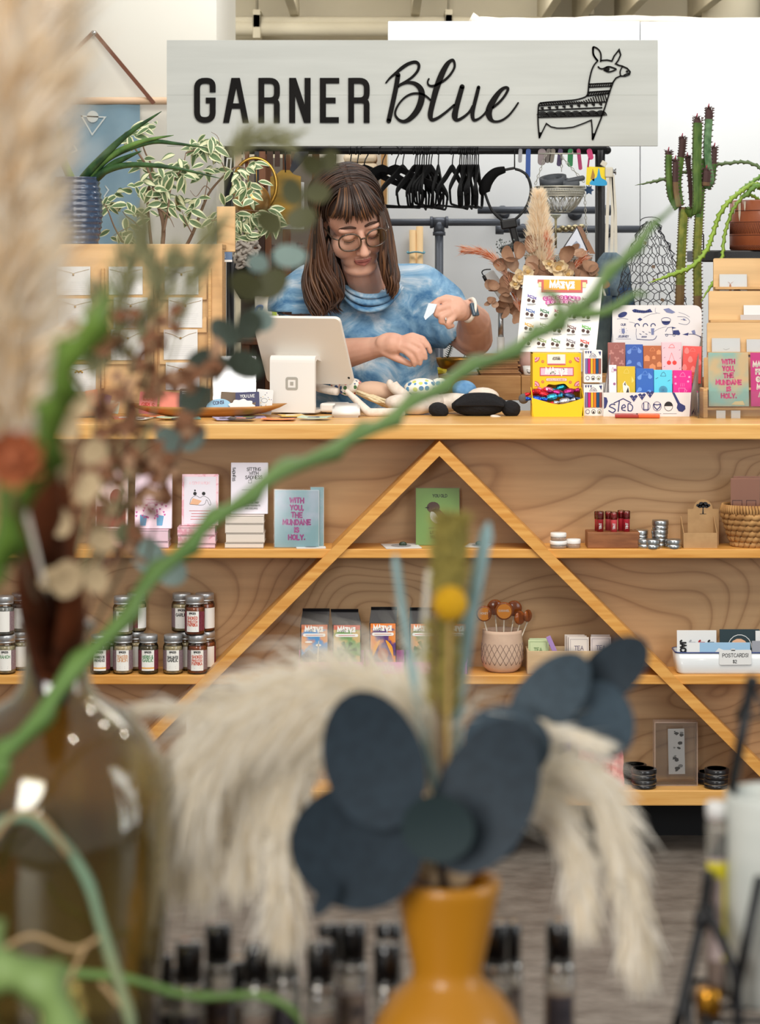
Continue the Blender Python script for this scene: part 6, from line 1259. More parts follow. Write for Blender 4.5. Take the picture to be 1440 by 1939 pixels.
h=btin(1204,1480,1461,44,Yt2,z3,'black tin at bottom of the back pair beside the pink bag');btin(1203,1461,1444,44,Yt2,z3+h+.0006,'black tin on top of the back pair beside the pink bag')
h=btin(1220,1492,1475,48,Yt1,z3,'black tin at bottom of the front pair beside the acrylic frame');btin(1219.5,1475,1456,49,Yt1,z3+h+.0006,'black tin with reddish lid on top of the front pair')
h=btin(1356,1491,1474,46,Yt1,z3,'black tin at bottom of the pair at right, by the brace');btin(1358,1474,1455,46,Yt1,z3+h+.0006,'black tin with rosy lid on top of the right pair');btin(1342,1484,1462,44,Yt2,z3,'single black tin behind the right pair')
af=thing('acrylic_frame','clear acrylic box frame with a black and white photo strip','frame',(shx(1283,6.06),6.06,S3));x0,x1=shx(1242,6.05),shx(1320,6.05);z1=P(0,1367,6.05).z;m_ac=film('clear_acrylic')
q=MB();q.span(x0,x1,6.05,6.053,S3+.0003,z1,m_ac);q.obj('front_pane',af);q=MB();q.span(x0,x1,6.082,6.085,S3+.0003,z1,m_ac);q.obj('back_pane',af)
m_acf=mat('acrylic_edge',(200,176,160),.15,alpha=.45)
for sp in((x0-.003,x0,S3+.0003,z1),(x1,x1+.003,S3+.0003,z1),(x0,x1,z1-.003,z1),(x0,x1,S3+.0003,S3+.0033)):q=MB();q.span(sp[0],sp[1],6.049,6.086,sp[2],sp[3],m_acf,.0006);q.obj('edge',af)
q=MB();a,c=P(1267,1466,6.066),P(1298,1380,6.066);M_=frame((a.x,6.066,a.z),(1,0,.02));w_,h_=c.x-a.x,c.z-a.z;q.rect(0,0,w_,h_,mat('photo_grey',(196,192,188),.5),M_,.001);r_=random.Random(2);Mi=M_@MT((0,-.0016,0));m_ph=[mat('photo_dark',(40,40,42),.5),mat('photo_mid',(120,118,116),.5)]
for i in range(4):
 for k in range(5):xx,zc=w_*r_.uniform(.3,.85),h_*(.13+.25*i+r_.uniform(-.06,.06));s_=r_.uniform(.06,.16)*w_;q.prism([(xx+s_*r_.uniform(.5,1.3)*cos(R(t)),zc+s_*r_.uniform(.4,1)*sin(R(t)))for t in range(0,360,45)],0,m_ph[k%3==2],Mi@MT((0,-.00005*k,0)))
q.obj('photo_strip',af)
# behind the counter
Yw1=7.86;hz_=thing('wall_textile','blue dyed wall hanging on a wooden dowel with leather strap, left wall','wall hanging',P(180,460,Yw1))
m_indigo=mat('indigo_cloth',(124,154,172),.9,col2=(142,170,184),scale=7,bump=.2,lo=.3,hi=.7);m_thr=mat('pale_stitching',(206,214,212),.8);m_leather=mat('brown_leather',(112,66,44),.6);m_dowel=mat('pale_dowel',(218,188,158),.6,col2=(204,172,140),scale=8)
a,c=P(94,640,Yw1),P(265,187,Yw1);q=MB();n=14;vs=[]
for j in range(2):
 for i in range(n+1):u=i/n;vs.append((a.x+(c.x-a.x)*u,Yw1+.004*sin(u*14)*(1-.3*j),c.z if j else a.z))
q.add(vs,[(i,i+1,i+n+2,i+n+1)for i in range(n)],m_indigo,True);q.obj('cloth',hz_)
q=MB();q.tube([P(70,191,Yw1),P(330,191,Yw1)],.0125,m_dowel,12);q.obj('dowel',hz_)
for x0,y0,x1,y1 in((178,60,78,160),(178,60,292,196)):
 A,B=P(x0,y0,Yw1+.02),P(x1,y1,Yw1-.014);q=MB();d=(B-A).normalized();s_=d.cross(Vector((0,1,0))).normalized()*.0065
 q.add([A+s_,A-s_,B-s_,B+s_,A+s_-Vector((0,.003,0)),A-s_-Vector((0,.003,0)),B-s_-Vector((0,.003,0)),B+s_-Vector((0,.003,0))],[(0,1,2,3),(7,6,5,4),(0,4,5,1),(1,5,6,2),(2,6,7,3),(3,7,4,0)],m_leather);q.obj('leather_strap',hz_)
q=MB();q.ball(P(178,62,Yw1),.008,m_alu);q.tube([P(178,62,Yw1),P(178,62,Yw1)+Vector((0,.04,0))],.003,m_alu,6);q.obj('nail',hz_)
q=MB();Mt_=MT((0,Yw1-.006,0));g2=lambda x,y:(P(x,y,Yw1).x,P(x,y,Yw1).z);q.stroke([g2(155,220),g2(200,222),g2(175,255),g2(155,220)],.0045,m_thr,Mt_);q.disc(g2(176,221),11*kk(Yw1),m_thr,Mt_,0,18);q.stroke([g2(140,275),g2(146,285),g2(134,290)],.004,m_thr,Mt_)
q.stroke([g2(*p)for p in((200,352),(206,360),(198,372),(205,384),(214,392))],.004,m_thr,Mt_);q.obj('stitched_pattern',hz_)
ztop=P(0,462,6.40).z
m_bpot=mat('navy_glazed_pot',(44,62,88),.25,col2=(84,106,134),scale=60,lo=.58,hi=.7,coat=.5)
sp_=thing('snake_plant_pot','ribbed navy glazed pot standing on top of the necklace display','pot',(P(146,0,6.485).x,6.485,ztop));hp=P(0,336,6.485).z-ztop
prof=[];nr=12
for i in range(nr*4+1):
 t=i/(nr*4);prof.append((.058+.012*sin(PI*min(1,t*1.15)*.9)-.0035*abs(sin(PI*nr*t))+.002,hp*t))
q=MB();q.lathe([(0,.0)]+prof[:]+[(.052,hp),(.05,hp-.02),(0,hp-.02)],(P(146,0,6.485).x,6.485,ztop+.0003),m_bpot,36,True);q.obj('glazed_body',sp_)
q=MB();q.lathe([(0,0),(.049,0)],(P(146,0,6.485).x,6.485,ztop+hp-.018),mat('potting_soil',(60,46,36),.95),20);q.obj('soil',sp_)
m_snk=mat('snake_leaf_green',(62,96,52),.4,col2=(38,66,40),scale=26,stretch=(1,1,1),lo=.4,hi=.6);m_snk2=mat('snake_leaf_light',(110,144,72),.4,col2=(64,100,52),scale=26)
sn=thing('snake_plant','cylindrical snake plant with long arching spears in the navy pot','plant',(P(146,0,6.485).x,6.485,ztop+hp-.017))
for pts,w_,m_ in(([(150,345),(180,310),(238,255),(306,209)],.0125,m_snk),([(160,345),(200,300),(262,268),(329,254)],.0105,m_snk2),([(165,347),(205,298),(280,268),(335,270),(392,278)],.009,m_snk),([(166,348),(200,322),(250,310),(330,316),(418,336)],.010,m_snk),([(170,349),(210,312),(240,296),(268,284)],.0105,m_snk),([(140,348),(120,300),(112,250),(108,205)],.012,m_snk2)):
 pp=catmull([P(x,y+2,6.485-.03*i)for i,(x,y)in enumerate(pts)],6);N_=len(pp);q=MB();q.tube(pp,[w_*(1-(i/(N_-1))**2.2*.93)for i in range(N_)],m_,10);q.obj('spear_leaf',sn)
Yf=6.80;fx=P(300,0,Yf).x
m_ply2=mat('plain_wood_stool',(186,146,98),.6)
st=thing('plant_stool','tall wooden plant stool behind the necklace display','stool',(fx,Yf,0));zs_=1.40
q=MB();q.lathe([(.17,0),(.17,.025),(0,.025)],(fx,Yf,zs_-.025),m_ply2,24);q.obj('seat',st)
for sx,sy in((1,1),(1,-1),(-1,1),(-1,-1)):q=MB();q.tube([(fx+sx*.13,Yf+sy*.13,0),(fx+sx*.1,Yf+sy*.1,zs_-.025)],.014,m_ply2,8);q.obj('leg',st)
fp=thing('ficus_pot','wide terracotta pot hidden behind the necklace display','pot',(fx,Yf,zs_));q=MB();q.lathe([(.10,0),(.15,.13),(.155,.135),(.145,.135),(.13,.11),(0,.11)],(fx,Yf,zs_),mat('terracotta',(176,100,66),.8),28);q.obj('clay_body',fp)
m_fg=mat('ficus_green',(88,116,76),.45,col2=(112,136,94),scale=40);m_fe=mat('ficus_cream',(226,228,188),.45);m_bark=mat('ficus_bark',(128,104,84),.8)
fc=thing('variegated_ficus','variegated weeping fig with cream edged leaves behind the display','plant',(fx,Yf,zs_+.111))
lp=[leaf_proto('ficus_leaf',.042,.018,m_fg,m_fe,.25,.12),leaf_proto('ficus_leaf',.036,.019,m_fg,m_fe,.1,.2),leaf_proto('ficus_leaf',.034,.017,m_fe,m_fg,.3,.15),leaf_proto('ficus_leaf',.03,.013,m_fg,m_fe,.35,.1)]
br=[([(232,475),(222,440),(205,400),(196,385)],6.74,.0035),([(270,475),(262,430),(240,410),(232,400)],6.76,.003),([(283,475),(282,420),(280,370),(288,320),(272,280),(268,235)],6.80,.0055),([(308,475),(310,430),(300,390),(292,360),(280,320),(262,290),(240,262)],6.78,.0075),([(310,440),(318,400),(325,350),(345,318),(352,290)],6.76,.004),([(365,475),(366,440),(385,390),(400,360),(430,328),(452,315),(470,322)],6.84,.006),([(378,475),(388,450),(414,432),(440,424),(470,424)],6.70,.0045),([(366,445),(352,420),(345,400)],6.8,.0025),([(385,390),(392,350),(394,338)],6.8,.002),([(400,362),(388,352),(372,372),(360,360)],6.8,.002),([(352,290),(372,282),(390,268),(410,275)],6.76,.0025),([(400,418),(430,412),(452,400),(472,398),(500,402)],6.68,.003),([(302,395),(320,410),(330,430)],6.75,.0025),([(246,430),(232,436),(215,446)],6.72,.002),([(430,328),(418,300),(414,262),(400,250)],6.78,.002)]
for pts,Y,r0 in br:
 if pts[0][1]>470:pts[0]=(pts[0][0]*.6+300*.4,492)
 pp=catmull([P(x,y,Y)for x,y in pts],4);N_=len(pp);q=MB();q.tube(pp,[r0*(1-.7*i/(N_-1))for i in range(N_)],m_bark,6);q.obj('branch',fc)
clus=[(205,380,22,6),(212,368,14,4),(235,395,22,7),(250,420,18,6),(222,445,18,6),(245,445,12,4),(270,240,20,5),(252,255,18,5),(288,238,14,4),(262,300,16,4),(285,325,22,6),(300,335,22,8),(280,350,18,6),(300,360,18,6),(310,372,22,8),(262,360,18,6),(292,390,20,6),(335,380,20,8),(350,405,20,6),(320,400,18,5),(348,305,22,7),(335,322,18,6),(372,272,22,8),(392,265,20,8),(385,285,20,7),(408,280,14,5),(360,330,18,6),(380,325,16,5),(372,380,12,4),(400,320,18,5),(412,405,16,5),(440,330,14,4),(455,345,20,7),(475,350,18,6),(462,322,16,4),(482,308,12,3),(470,370,16,5),(430,372,16,3),(445,415,22,8),(470,405,24,10),(492,412,24,10),(505,420,20,8),(512,405,16,5),(458,435,18,6),(430,440,16,4),(448,452,12,4)]
rl=random.Random(11)
for cx,cy,sp,n_ in clus:
 for i in range(n_):
  Y=(6.68 if cx>425 else 6.78)+rl.uniform(-.05,.05);p=P(cx+rl.uniform(-sp,sp)*.8,cy+rl.uniform(-sp,sp)*.6,Y)
  ang=rl.uniform(-PI,PI);d=Vector((cos(ang)+(.5 if cx>440 else 0),rl.uniform(-.5,.2),sin(ang)*.6-.55));put(lp[rl.choice((0,0,1,2,3))],'leaf',fc,p,d,(rl.uniform(-.6,.6),-1,rl.uniform(0,.9)),rl.uniform(.85,1.4))
YR_=7.3;zh=zr+.0125
def hanger_proto(lab):
 t=thing('clothes_hanger',lab,'hanger',(0,0,0),'black velvet clothes hangers on the rack');q=MB()
 hook=[Vector((.018*cos(R(a)),0,-.018+.0015+.018*sin(R(a))))for a in range(215,-60,-25)]+[Vector((.004,0,-.042)),Vector((0,0,-.058))]
 q.tube([h-Vector((0,0,.0))for h in hook],.0019,m_black,6);q.obj('hook',t)
 q=MB();prof=catmull([(0,0,-.056),(.03,0,-.064),(.09,0,-.088),(.15,0,-.108),(.2,0,-.128),(.213,0,-.14)],4);n=len(prof);vs=[]
 for s_ in(-1,1):
  q2=[]
  for i,p in enumerate(prof):w=.022*(1-.35*i/n);q2+=[(s_*p.x,-.0028,p.z),(s_*p.x,.0028,p.z),(s_*p.x,.0028,p.z-w),(s_*p.x,-.0028,p.z-w)]
  fs=[]
  for i in range(n-1):
   A,B=4*i,4*i+4;fs+=[(A+j,A+(j+1)%4,B+(j+1)%4,B+j)for j in range(4)]
  fs+=[(4*n-4,4*n-3,4*n-2,4*n-1)];q.add(q2,fs,m_blackmatte)
 q.obj('shoulders',t)
 q=MB();q.tube(fillet([Vector((-.205,-.148)),Vector((-.18,-.186)),Vector((.18,-.186)),Vector((.205,-.148))],.02)and[Vector((v.x,0,v.y))for v in fillet([(-.207,-.145),(-.19,-.186),(.19,-.186),(.207,-.145)],.02)],.0034,m_blackmatte,6);q.obj('trouser_bar',t);return t
hp0=hanger_proto('x');first=[True]
HL='black velvet clothes hanger in the dense bunch hanging from the rack'
def hang(px,rz,lab=None,tilt=0):
 o=hp0 if first[0]else dup(hp0,(0,0,0));first[0]=False
 o.location=(P(px,0,YR_).x,YR_,zh);o.rotation_euler=(0,R(tilt),R(rz));o['label']=lab or HL
hang(690,40,'black velvet hanger turned half open, leftmost of the three wide ones');hang(724,50,'black velvet hanger turned half open, middle of the three wide ones');hang(749,-46,'black velvet hanger turned half open, right of the three wide ones, above her head')
for px,rz,L in((664,80,'black velvet hanger seen nearly edge on, left of her hair top'),(677,74,'black velvet hanger edge on just left of the first wide hanger'),(763,72,'black velvet hanger edge on just right of the three wide hangers'),(830.5,84,'lone black velvet hanger hanging between the two bunches'),(857,76,'black velvet hanger seen as a narrow loop, at left of the right bunch')):hang(px,rz,L)
for i in range(8):hang(786+i*4.4,78+2.2*((i*5)%7)-4,'black velvet hanger in the left dense bunch, %s from its left'%ORD[i],rng.uniform(-2,2))
for i in range(10):hang(871+i*3.9,83+1.5*((i*5)%7)-3,'black velvet hanger in the right dense bunch, %s from its left'%ORD[i],rng.uniform(-2,2))
for px,y1,c,w_,rz,lab in((986,308,(150,150,156),7,2,'silver clip hanging on the rail left of the blue one'),(1001,338,(30,74,150),9,1,'blue plastic clip hanging on the rail'),(1027,313,(140,126,128),15,2,'mauve grey clip hanging on the rail'),(1040,309,(112,104,98),9,8,'grey clip hanging on the rail beside the mauve one'),(1048,309,(126,118,106),9,10,'taupe clip hanging on the rail'),(1062,315,(70,52,92),9,6,'dark purple clip hanging on the rail'),(1081,316,(26,130,70),10,2,'green clip hanging on the rail'),(1096,322,(170,40,96),7,-6,'long crimson clip hanging on the rail'),(1116,303,(196,44,108),10,-14,'pink clip hanging on the rail near the post')):
 Yc_=YR_-.016;a=P(px,284,Yc_);b_=P(px,y1,Yc_);q=MB();h_=a.z-b_.z;w2=w_*kk(Yc_);q.prism(rrect(-w2/2,-h_,w2/2,.004,w2*.45),.006,mat('clip_%d_%d'%(c[0],c[2]),c,.4),MT(a)@EU((0,R(rz),0))@MT((0,-.004,0)))
 q.obj('rail_clip',label=lab,cat='clip',group='coloured clips on the rack rail')
m_blp=mat('black_plastic',(17,17,19),.4)
nh=thing('neck_phone_holder','black flexible neck phone holder ring hanging from the rack rail','holder',P(960,470,7.26));Yn=7.26
ring=[(975,292),(976,318),(952,323),(930,333),(918,355),(921,372),(932,398),(950,416),(962,422),(980,412),(998,390),(1006,360),(1000,335),(988,324),(976,320)]
q=MB();q.tube(catmull([P(x,y,Yn)for x,y in ring[1:]],5),.0042,m_blp,8);q.obj('gooseneck',nh)
q=MB();pp=catmull([P(x,y,Yn-.004)for x,y in((957,321),(938,327),(924,342),(918,358),(920,366))],5);q.tube(pp,[.006+.013*sin(PI*(.1+.62*i/(len(pp)-1)))for i in range(len(pp))],m_blackmatte,10);q.obj('neck_pad',nh)
q=MB();q.tube([P(975,320,Yn),P(975,290,Yn),P(975,284,YR_-.008)],.0022,m_blp,6);q.obj('strap',nh)
q=MB();p=P(964,424,Yn);q.box(p,(.05,.03,.03),m_blp,(0,R(-10),0),.005);q.box(P(975,448,Yn),(.022,.02,.075),m_blp,(0,R(-14),0),.005);q.box(P(975,468,Yn),(.085,.03,.026),m_blp,(0,R(-14),0),.006);q.box(P(957,474,Yn-.01),(.03,.03,.02),m_blp,(0,R(-40),0),.005);q.obj('phone_clamp',nh)
m_zinc=mat('zinc_filigree',(186,184,172),.45,.6)
hb=thing('hanging_basket','two tier pale metal filigree basket hanging by chains from the rail','basket',P(1062,405,7.24));Yh=7.24
def chain(pts,nm='chain'):
 q=MB()
 for a,c in zip(pts,pts[1:]):
  L_=(c-a).length;n_=max(2,int(L_/.011));d=(c-a).normalized();u,w=perp(d)
  for i in range(n_):
   o=a.lerp(c,(i+.5)/n_);v=u if i%2 else w;q.tube([o+d*.0065*cos(t_)+v*.0034*sin(t_)for t_ in[R(k)for k in range(0,360,60)]],.0011,m_zinc,4,False,True,True)
 return q.obj(nm,hb)
def bowl(cx,cy_top,rpx,hpx,Y):
 c=P(cx,cy_top,Y);r=rpx*kk(Y);h=hpx*kk(Y)
 rr_=lambda t:r*math.sqrt(max(.02,1-(t**1.7)*.92))
 for t in(0,.08,.17,.26,.34,.95):q=MB();q.tube([(c.x+rr_(t)*cos(a),c.y+rr_(t)*sin(a),c.z-h*t)for a in[2*PI*k/40 for k in range(40)]],.0026 if t in(0,.34)else.0017,m_zinc,6,False,True,True);q.obj('hoop',hb)
 q=MB()
 for k in range(60):
  a=2*PI*k/60
  for s_ in(-1,1):q.tube([(c.x+rr_(.08+.09*j)*cos(a+s_*.05*j),c.y+rr_(.08+.09*j)*sin(a+s_*.05*j),c.z-h*(.08+.09*j))for j in range(4)],.0010,m_zinc,4)
 for k in range(14):
  a0=2*PI*k/14
  for s_ in(-1,1):
   for w_ in(1.0,.6):q.tube([(c.x+rr_(t)*cos(a0+s_*w_*.2*sin(PI*(t-.34)/.6)),c.y+rr_(t)*sin(a0+s_*w_*.2*sin(PI*(t-.34)/.6)),c.z-h*t)for t in[.34+.61*j/7 for j in range(8)]],.0013,m_zinc,4)
 q.lathe([(0,0),(rr_(.95),.002)],(c.x,c.y,c.z-h*.95),m_zinc,20)
 tag(q.obj('filigree',hb),kind='stuff');return c,r,h
c1,r1,h1=bowl(1061,354,47,50,Yh);c2,r2,h2=bowl(1058,484,64,46,Yh)
for ax_,ay in((1014,350),(1107,345)):chain([P(ax_,ay,Yh),P(ax_+(1042-ax_)*.75,290,Yh)])
chain([P(1064,325,Yh+.05),P(1064,290,Yh+.02)]);chain([P(1107,352,Yh),P(1113,480,Yh),P(1116,525,Yh-.0)]);chain([P(1014,358,Yh),P(1004,480,Yh)])
q=MB();q.tube([P(1020,291,Yh),P(1100,291,Yh)],.0025,m_zinc,6);q.tube([P(1042,291,Yh),P(1042,284,YR_-.006)],.002,m_zinc,6);q.tube([P(1085,291,Yh),P(1085,284,YR_-.006)],.002,m_zinc,6);q.obj('hanger_rod',hb)
m_slate=mat('dark_grey_rubber',(74,78,84),.5)
for px,py,r_,rot,lab in((1048,342,.042,(R(14),R(-8),0),'dark grey ring in the upper basket, large one at left'),(1068,346,.030,(R(10),R(6),0),'dark grey ring in the upper basket, smaller one in the middle')):
 p=P(px,py,Yh);q=MB();q.lathe([(r_*.7,-.010),(r_,-.012),(r_,.012),(r_*.7,.010),(r_*.7,-.010)],(0,0,0),m_slate,24,True,MT(p)@EU(rot));q.obj('rubber_ring',label=lab,cat='ring')
q=MB();p=P(1090,340,Yh-.02);q.box(p,(.06,.02,.016),m_slate,(0,R(-12),0),.007);q.box(p+Vector((-.012,0,-.014)),(.05,.024,.018),m_slate,(0,R(-6),0),.006);q.obj('rubber_strap',label='dark grey strap with rounded end in the upper basket, at right',cat='strap')
card(1110,316,1148,351,7.262,R(-3),mat('yellow_art_card',(248,222,36),.5),'small yellow painted badge with blue dome, hanging by the rack post','badge','art_badge',None,lambda q,M,w,h:(q.prism([(-w*.28,h*.35),(-w*.2,h*.9),(-w*.08,h*.55),(-w*.1,h*.2)],0,mat('ochre_paint',(176,130,60),.6),M),q.prism([(v.x,v.y)for v in catmull([(-w*.28,h*.02,0),(-w*.2,h*.3,0),(w*.02,h*.45,0),(w*.1,h*.95,0),(w*.24,h*.45,0),(w*.5,h*.28,0),(w*.5,h*.02,0)],4,True)],0,mat('cyan_paint',(40,166,222),.5),M)),None,0)
q=MB();q.tube([P(1116,300,7.275),P(1114,317,7.263)],.003,mat('crimson_ribbon',(170,40,96),.6),6);q.obj('ribbon',label='short crimson ribbon holding the yellow badge',cat='ribbon')
dstar=MB();p=P(1116,360,7.26);dstar.prism([(p.x+(.016 if k%2==0 else.009)*cos(2*PI*k/12),p.z+(.016 if k%2==0 else.009)*sin(2*PI*k/12))for k in range(12)],.008,mat('dark_denim',(44,66,96),.9,col2=(58,84,118),scale=60,bump=.3),MT((0,7.258,0)));dstar.tube([P(1116,360,7.262),P(1116,345,7.268)],.0015,MATS['dark_denim'],5);dstar.obj('denim_star',label='small dark denim star hanging below the yellow badge',cat='ornament')
m_strap=mat('cream_cotton_strap',(222,218,204),.9,bump=.3,scale=60)
db=thing('denim_tote','pale cotton tote with denim body hanging on the rack post by long straps','bag',P(1160,600,7.25))
q=MB();q.span(P(1146,0,7.26).x,P(1161,0,7.26).x,7.245,7.275,P(0,336,7.26).z,P(0,317,7.26).z,m_strap,.004);q.box(P(1144,310,7.26),(.018,.01,.016),m_strap,(0,R(30),0),.002);q.tube([P(1155,324,7.26),P(1166,325,7.26)],.006,m_alu,12);q.tube([P(1165.5,325,7.26),P(1167,325,7.26)],.010,m_alu,16);q.tube([P(1150,326,7.262),P(1137,326,7.29)],.005,m_alu,8);q.obj('clip',db)
for pts in(([(1154,334),(1151,400),(1149,482)]),([(1158,330),(1161,400),(1159,480)]),([(1161,330),(1166,400),(1167,482)])):
 q=MB();pp=[P(x,y,7.25)for x,y in pts];s_=Vector((.0048,0,0));q.add([v for p in pp for v in(p-s_,p+s_)],[(2*i,2*i+1,2*i+3,2*i+2)for i in range(len(pp)-1)],m_strap);q.add([v+Vector((0,.002,0))for p in pp for v in(p-s_,p+s_)],[(2*i,2*i+2,2*i+3,2*i+1)for i in range(len(pp)-1)],m_strap);q.obj('strap',db)
def drape(outline,Y,dep,m,nm,par,seed=3):
 q=MB();r_=random.Random(seed);rows=[];n=10
 for(xl_,xr_,y)in outline:
  row=[]
  for i in range(n):u=i/(n-1);p=P(xl_+(xr_-xl_)*u,y,Y);p.y-=dep*sin(PI*u)*(.6+.4*sin(u*9+y*.05));row.append(p)
  for i in range(n-1,-1,-1):u=i/(n-1);p=P(xl_+(xr_-xl_)*u,y,Y);p.y+=dep*sin(PI*u)*.7+.002;row.append(p)
  rows.append(row)
 vs=[v for r in rows for v in r];k=2*n;fs=[]
 for j in range(len(rows)-1):fs+=[(j*k+i,j*k+(i+1)%k,(j+1)*k+(i+1)%k,(j+1)*k+i)for i in range(k)]
 fs+=[tuple(range(k-1,-1,-1)),tuple((len(rows)-1)*k+i for i in range(k))];q.add(vs,fs,m,True);return q.obj(nm,par)if par else q
m_ldenim=mat('faded_denim',(118,138,148),.9,col2=(92,114,132),scale=50,bump=.4);m_ddenim=MATS['dark_denim']
drape([(1144,1168,478),(1134,1184,490),(1126,1192,506),(1127,1196,530),(1132,1198,560)],7.25,.05,m_ldenim,'bag_top',db);drape([(1148,1198,545),(1146,1204,580),(1148,1198,640),(1148,1195,700)],7.24,.055,m_ddenim,'bag_body',db,5)
q=drape([(1133,1160,560),(1122,1158,600),(1116,1156,660),(1118,1150,710)],7.16,.03,mat('grey_green_cloth',(84,98,100),.9,col2=(64,78,84),scale=30,bump=.4),'hanging_cloth',None);q.tube([P(1147,562,7.16),P(1140,540,7.27)],.004,m_strap,6);q.obj('hanging_cloth',label='grey green cloth hanging beside the poster below the tote',cat='cloth')
m_oak=mat('oak_butcher_block',(196,148,94),.5,col2=(178,128,76),scale=4,stretch=(3,12,16));ZB=P(0,711,7.0).z
bb=thing('back_bench','thick oak topped work bench behind the counter','bench',(.64,7.1,0));q=MB()
for i in range(3):x0=.165+i*.25;q=MB();q.span(x0+.0006,x0+.2494,6.98,7.26,ZB-.072,ZB,m_oak,.002);q.obj('top_block',bb)
for x in(.2,.88):
 for y in(7.01,7.23):q=MB();q.span(x-.025,x+.025,y-.025,y+.025,0,ZB-.072,m_black,.003);q.obj('leg',bb)
q=MB();q.span(.18,.9,7.02,7.22,.4,.43,m_oak,.002);q.obj('lower_shelf',bb)
m_brass=mat('antique_brass',(186,134,54),.3,.85,col2=(160,110,40),scale=14);x=P(866,0,7.06).x
q=MB();q.lathe([(.02,0),(.03,.003),(.052,.018),(.064,.044),(.0655,.05),(.062,.05),(.048,.02),(0,.008)],(x,7.06,ZB+.0003),m_brass,32,True,None,1.0,.9);q.obj('brass_bowl',label='round brass bowl with small plants on the back bench',cat='bowl')
q=MB();m_twig=mat('dark_green_twig',(44,58,44),.7);pp=catmull([P(844,697,7.06),P(847,680,7.06),P(852,665,7.06),P(856,652,7.06)],4);q.tube(pp,.0016,m_twig,5)
for i,p in enumerate(pp[2:]):
 for s_ in(-1,1):q.tube([p,p+Vector((s_*.010,-.002,.006))],[.0016,.0004],m_twig,4)
q.tube([P(838,697,7.06),P(838,676,7.06)],[.008,.003],m_twig,6);q.obj('thorny_sprig',label='tiny dark thorny sprig growing from the brass bowl',cat='plant')
q=MB();q.tube([P(880,699,7.06),P(878,680,7.06),P(884,662,7.06),P(887,660,7.06)],.0011,m_twig,5);q.disc((P(888,0,7.06).x,P(0,669,7.06).z),.010,mat('dried_orange_slice',(196,130,60),.6),MT((0,7.055,0)),.002,14);q.disc((P(888,0,7.06).x,P(0,669,7.06).z),.013,m_paper,MT((0,7.058,0)),.002,8);q.obj('dried_flower',label='dried orange flower on a thin stem in the brass bowl',cat='flower')
q=MB();bm=bmesh.new();bmesh.ops.create_icosphere(bm,subdivisions=2,radius=1)
for v in bm.verts:k_=1+.25*sin(v.co.x*5+v.co.y*7+v.co.z*9);v.co=Vector((v.co.x*.021*k_,v.co.y*.015*k_,v.co.z*.011*k_))
q.bm(bm,mat('yellow_wrapper',(238,214,40),.4),False,MT((P(832,0,7.0).x,7.0,ZB+.0125)));q.obj('yellow_wrapper',label='crumpled bright yellow wrapper on bench, below the brass bowl',cat='wrapper')
m_kc=mat('kraft_sheet',(178,134,92),.75,col2=(160,116,76),scale=30);m_kc2=mat('kraft_sheet_dark',(140,100,66),.8)
for i in range(12):
 z=ZB+.0004+i*.0051;x0,x1=P(908+rng.uniform(-3,3),0,7.03).x,P(984+rng.uniform(-4,3),0,7.03).x;q=MB();q.box(((x0+x1)/2,7.07+rng.uniform(-.004,.004),z+.0022),(x1-x0,.09,.0044),m_kc if i%3 else m_kc2,(0,0,R(rng.uniform(-3,3))));q.obj('kraft_card',label='flat kraft card beside the pink vase, %s from the bottom of its stack'%ORD[i],cat='card',group='stack of kraft cards on the back bench')
m_pv=mat('dusty_pink_ceramic',(196,158,148),.45);x=P(1008,0,7.12).x;q=MB();q.lathe([(.03,0),(.046,.012),(.05,.035),(.042,.06),(.02,.075),(.016,.085),(.019,.09),(.014,.09),(.012,.075),(0,.06)],(x,7.12,ZB+.0003),m_pv,28);q.obj('pink_vase',label='dusty pink round vase on the back bench behind the yellow box',cat='vase')
fpq=thing('face_pot','tiny white pot with a drawn smiling face on the back bench','pot',(P(1002,0,7.02).x,7.02,ZB));x=P(1002,0,7.02).x;q=MB();q.lathe([(.012,0),(.015,.002),(.0185,.027),(.0165,.027),(.013,.006),(0,.005)],(x,7.02,ZB+.0003),m_gloss_w,22);q.obj('body',fpq);q=MB();Mf=MT((x,7.002,ZB+.013));q.stroke([(-.006,-.002),(0,-.006),(.006,-.002)],.0022,m_ink,Mf);q.stroke([(-.009,.004),(-.006,.003),(-.004,.005)],.0009,m_ink,Mf);q.stroke([(.004,.005),(.006,.003),(.009,.004)],.0009,m_ink,Mf);q.obj('drawn_face',fpq)
m_ts=mat('pale_stand_plastic',(206,204,200),.4)
ts=thing('phone_tripod','pale grey phone stand with tilted flat head on the back bench','stand',(P(949,0,7.14).x,7.14,ZB));x=P(949,0,7.14).x
q=MB();q.tube([(x,7.14,ZB+.002),(x,7.14,P(0,638,7.14).z)],.0115,m_ts,14);q.obj('sleeve',ts);q=MB();q.tube([(x,7.14,P(0,640,7.14).z),(x,7.14,P(0,588,7.14).z)],.0085,m_alu,12);q.obj('pole',ts)
q=MB();q.tube(catmull([P(949,590,7.14),P(956,583,7.14),P(975,592,7.14),P(990,596,7.14)],4),.009,m_ts,8);q.obj('elbow',ts);q=MB();q.lathe([(.05,0),(.05,.008),(.012,.014),(0,.014)],(x,7.14,ZB+.0003),m_ts,24);q.obj('base',ts)
a=P(925,516,7.14);c=P(972,586,7.14);d=(c-a);q=MB();q.box((a+c)/2,(.034,.014,d.length),m_ts,(0,math.atan2(d.x,d.z)+PI,0),.004);q.obj('flat_head',ts)
q=MB();q.tube(catmull([P(918,524,7.13),P(913,516,7.13),P(918,511,7.13),P(930,510,7.13)],4),.002,m_blp,6);q.tube([P(916,522,7.13),P(921,532,7.13)],.005,m_blp,8);q.obj('cable',ts)
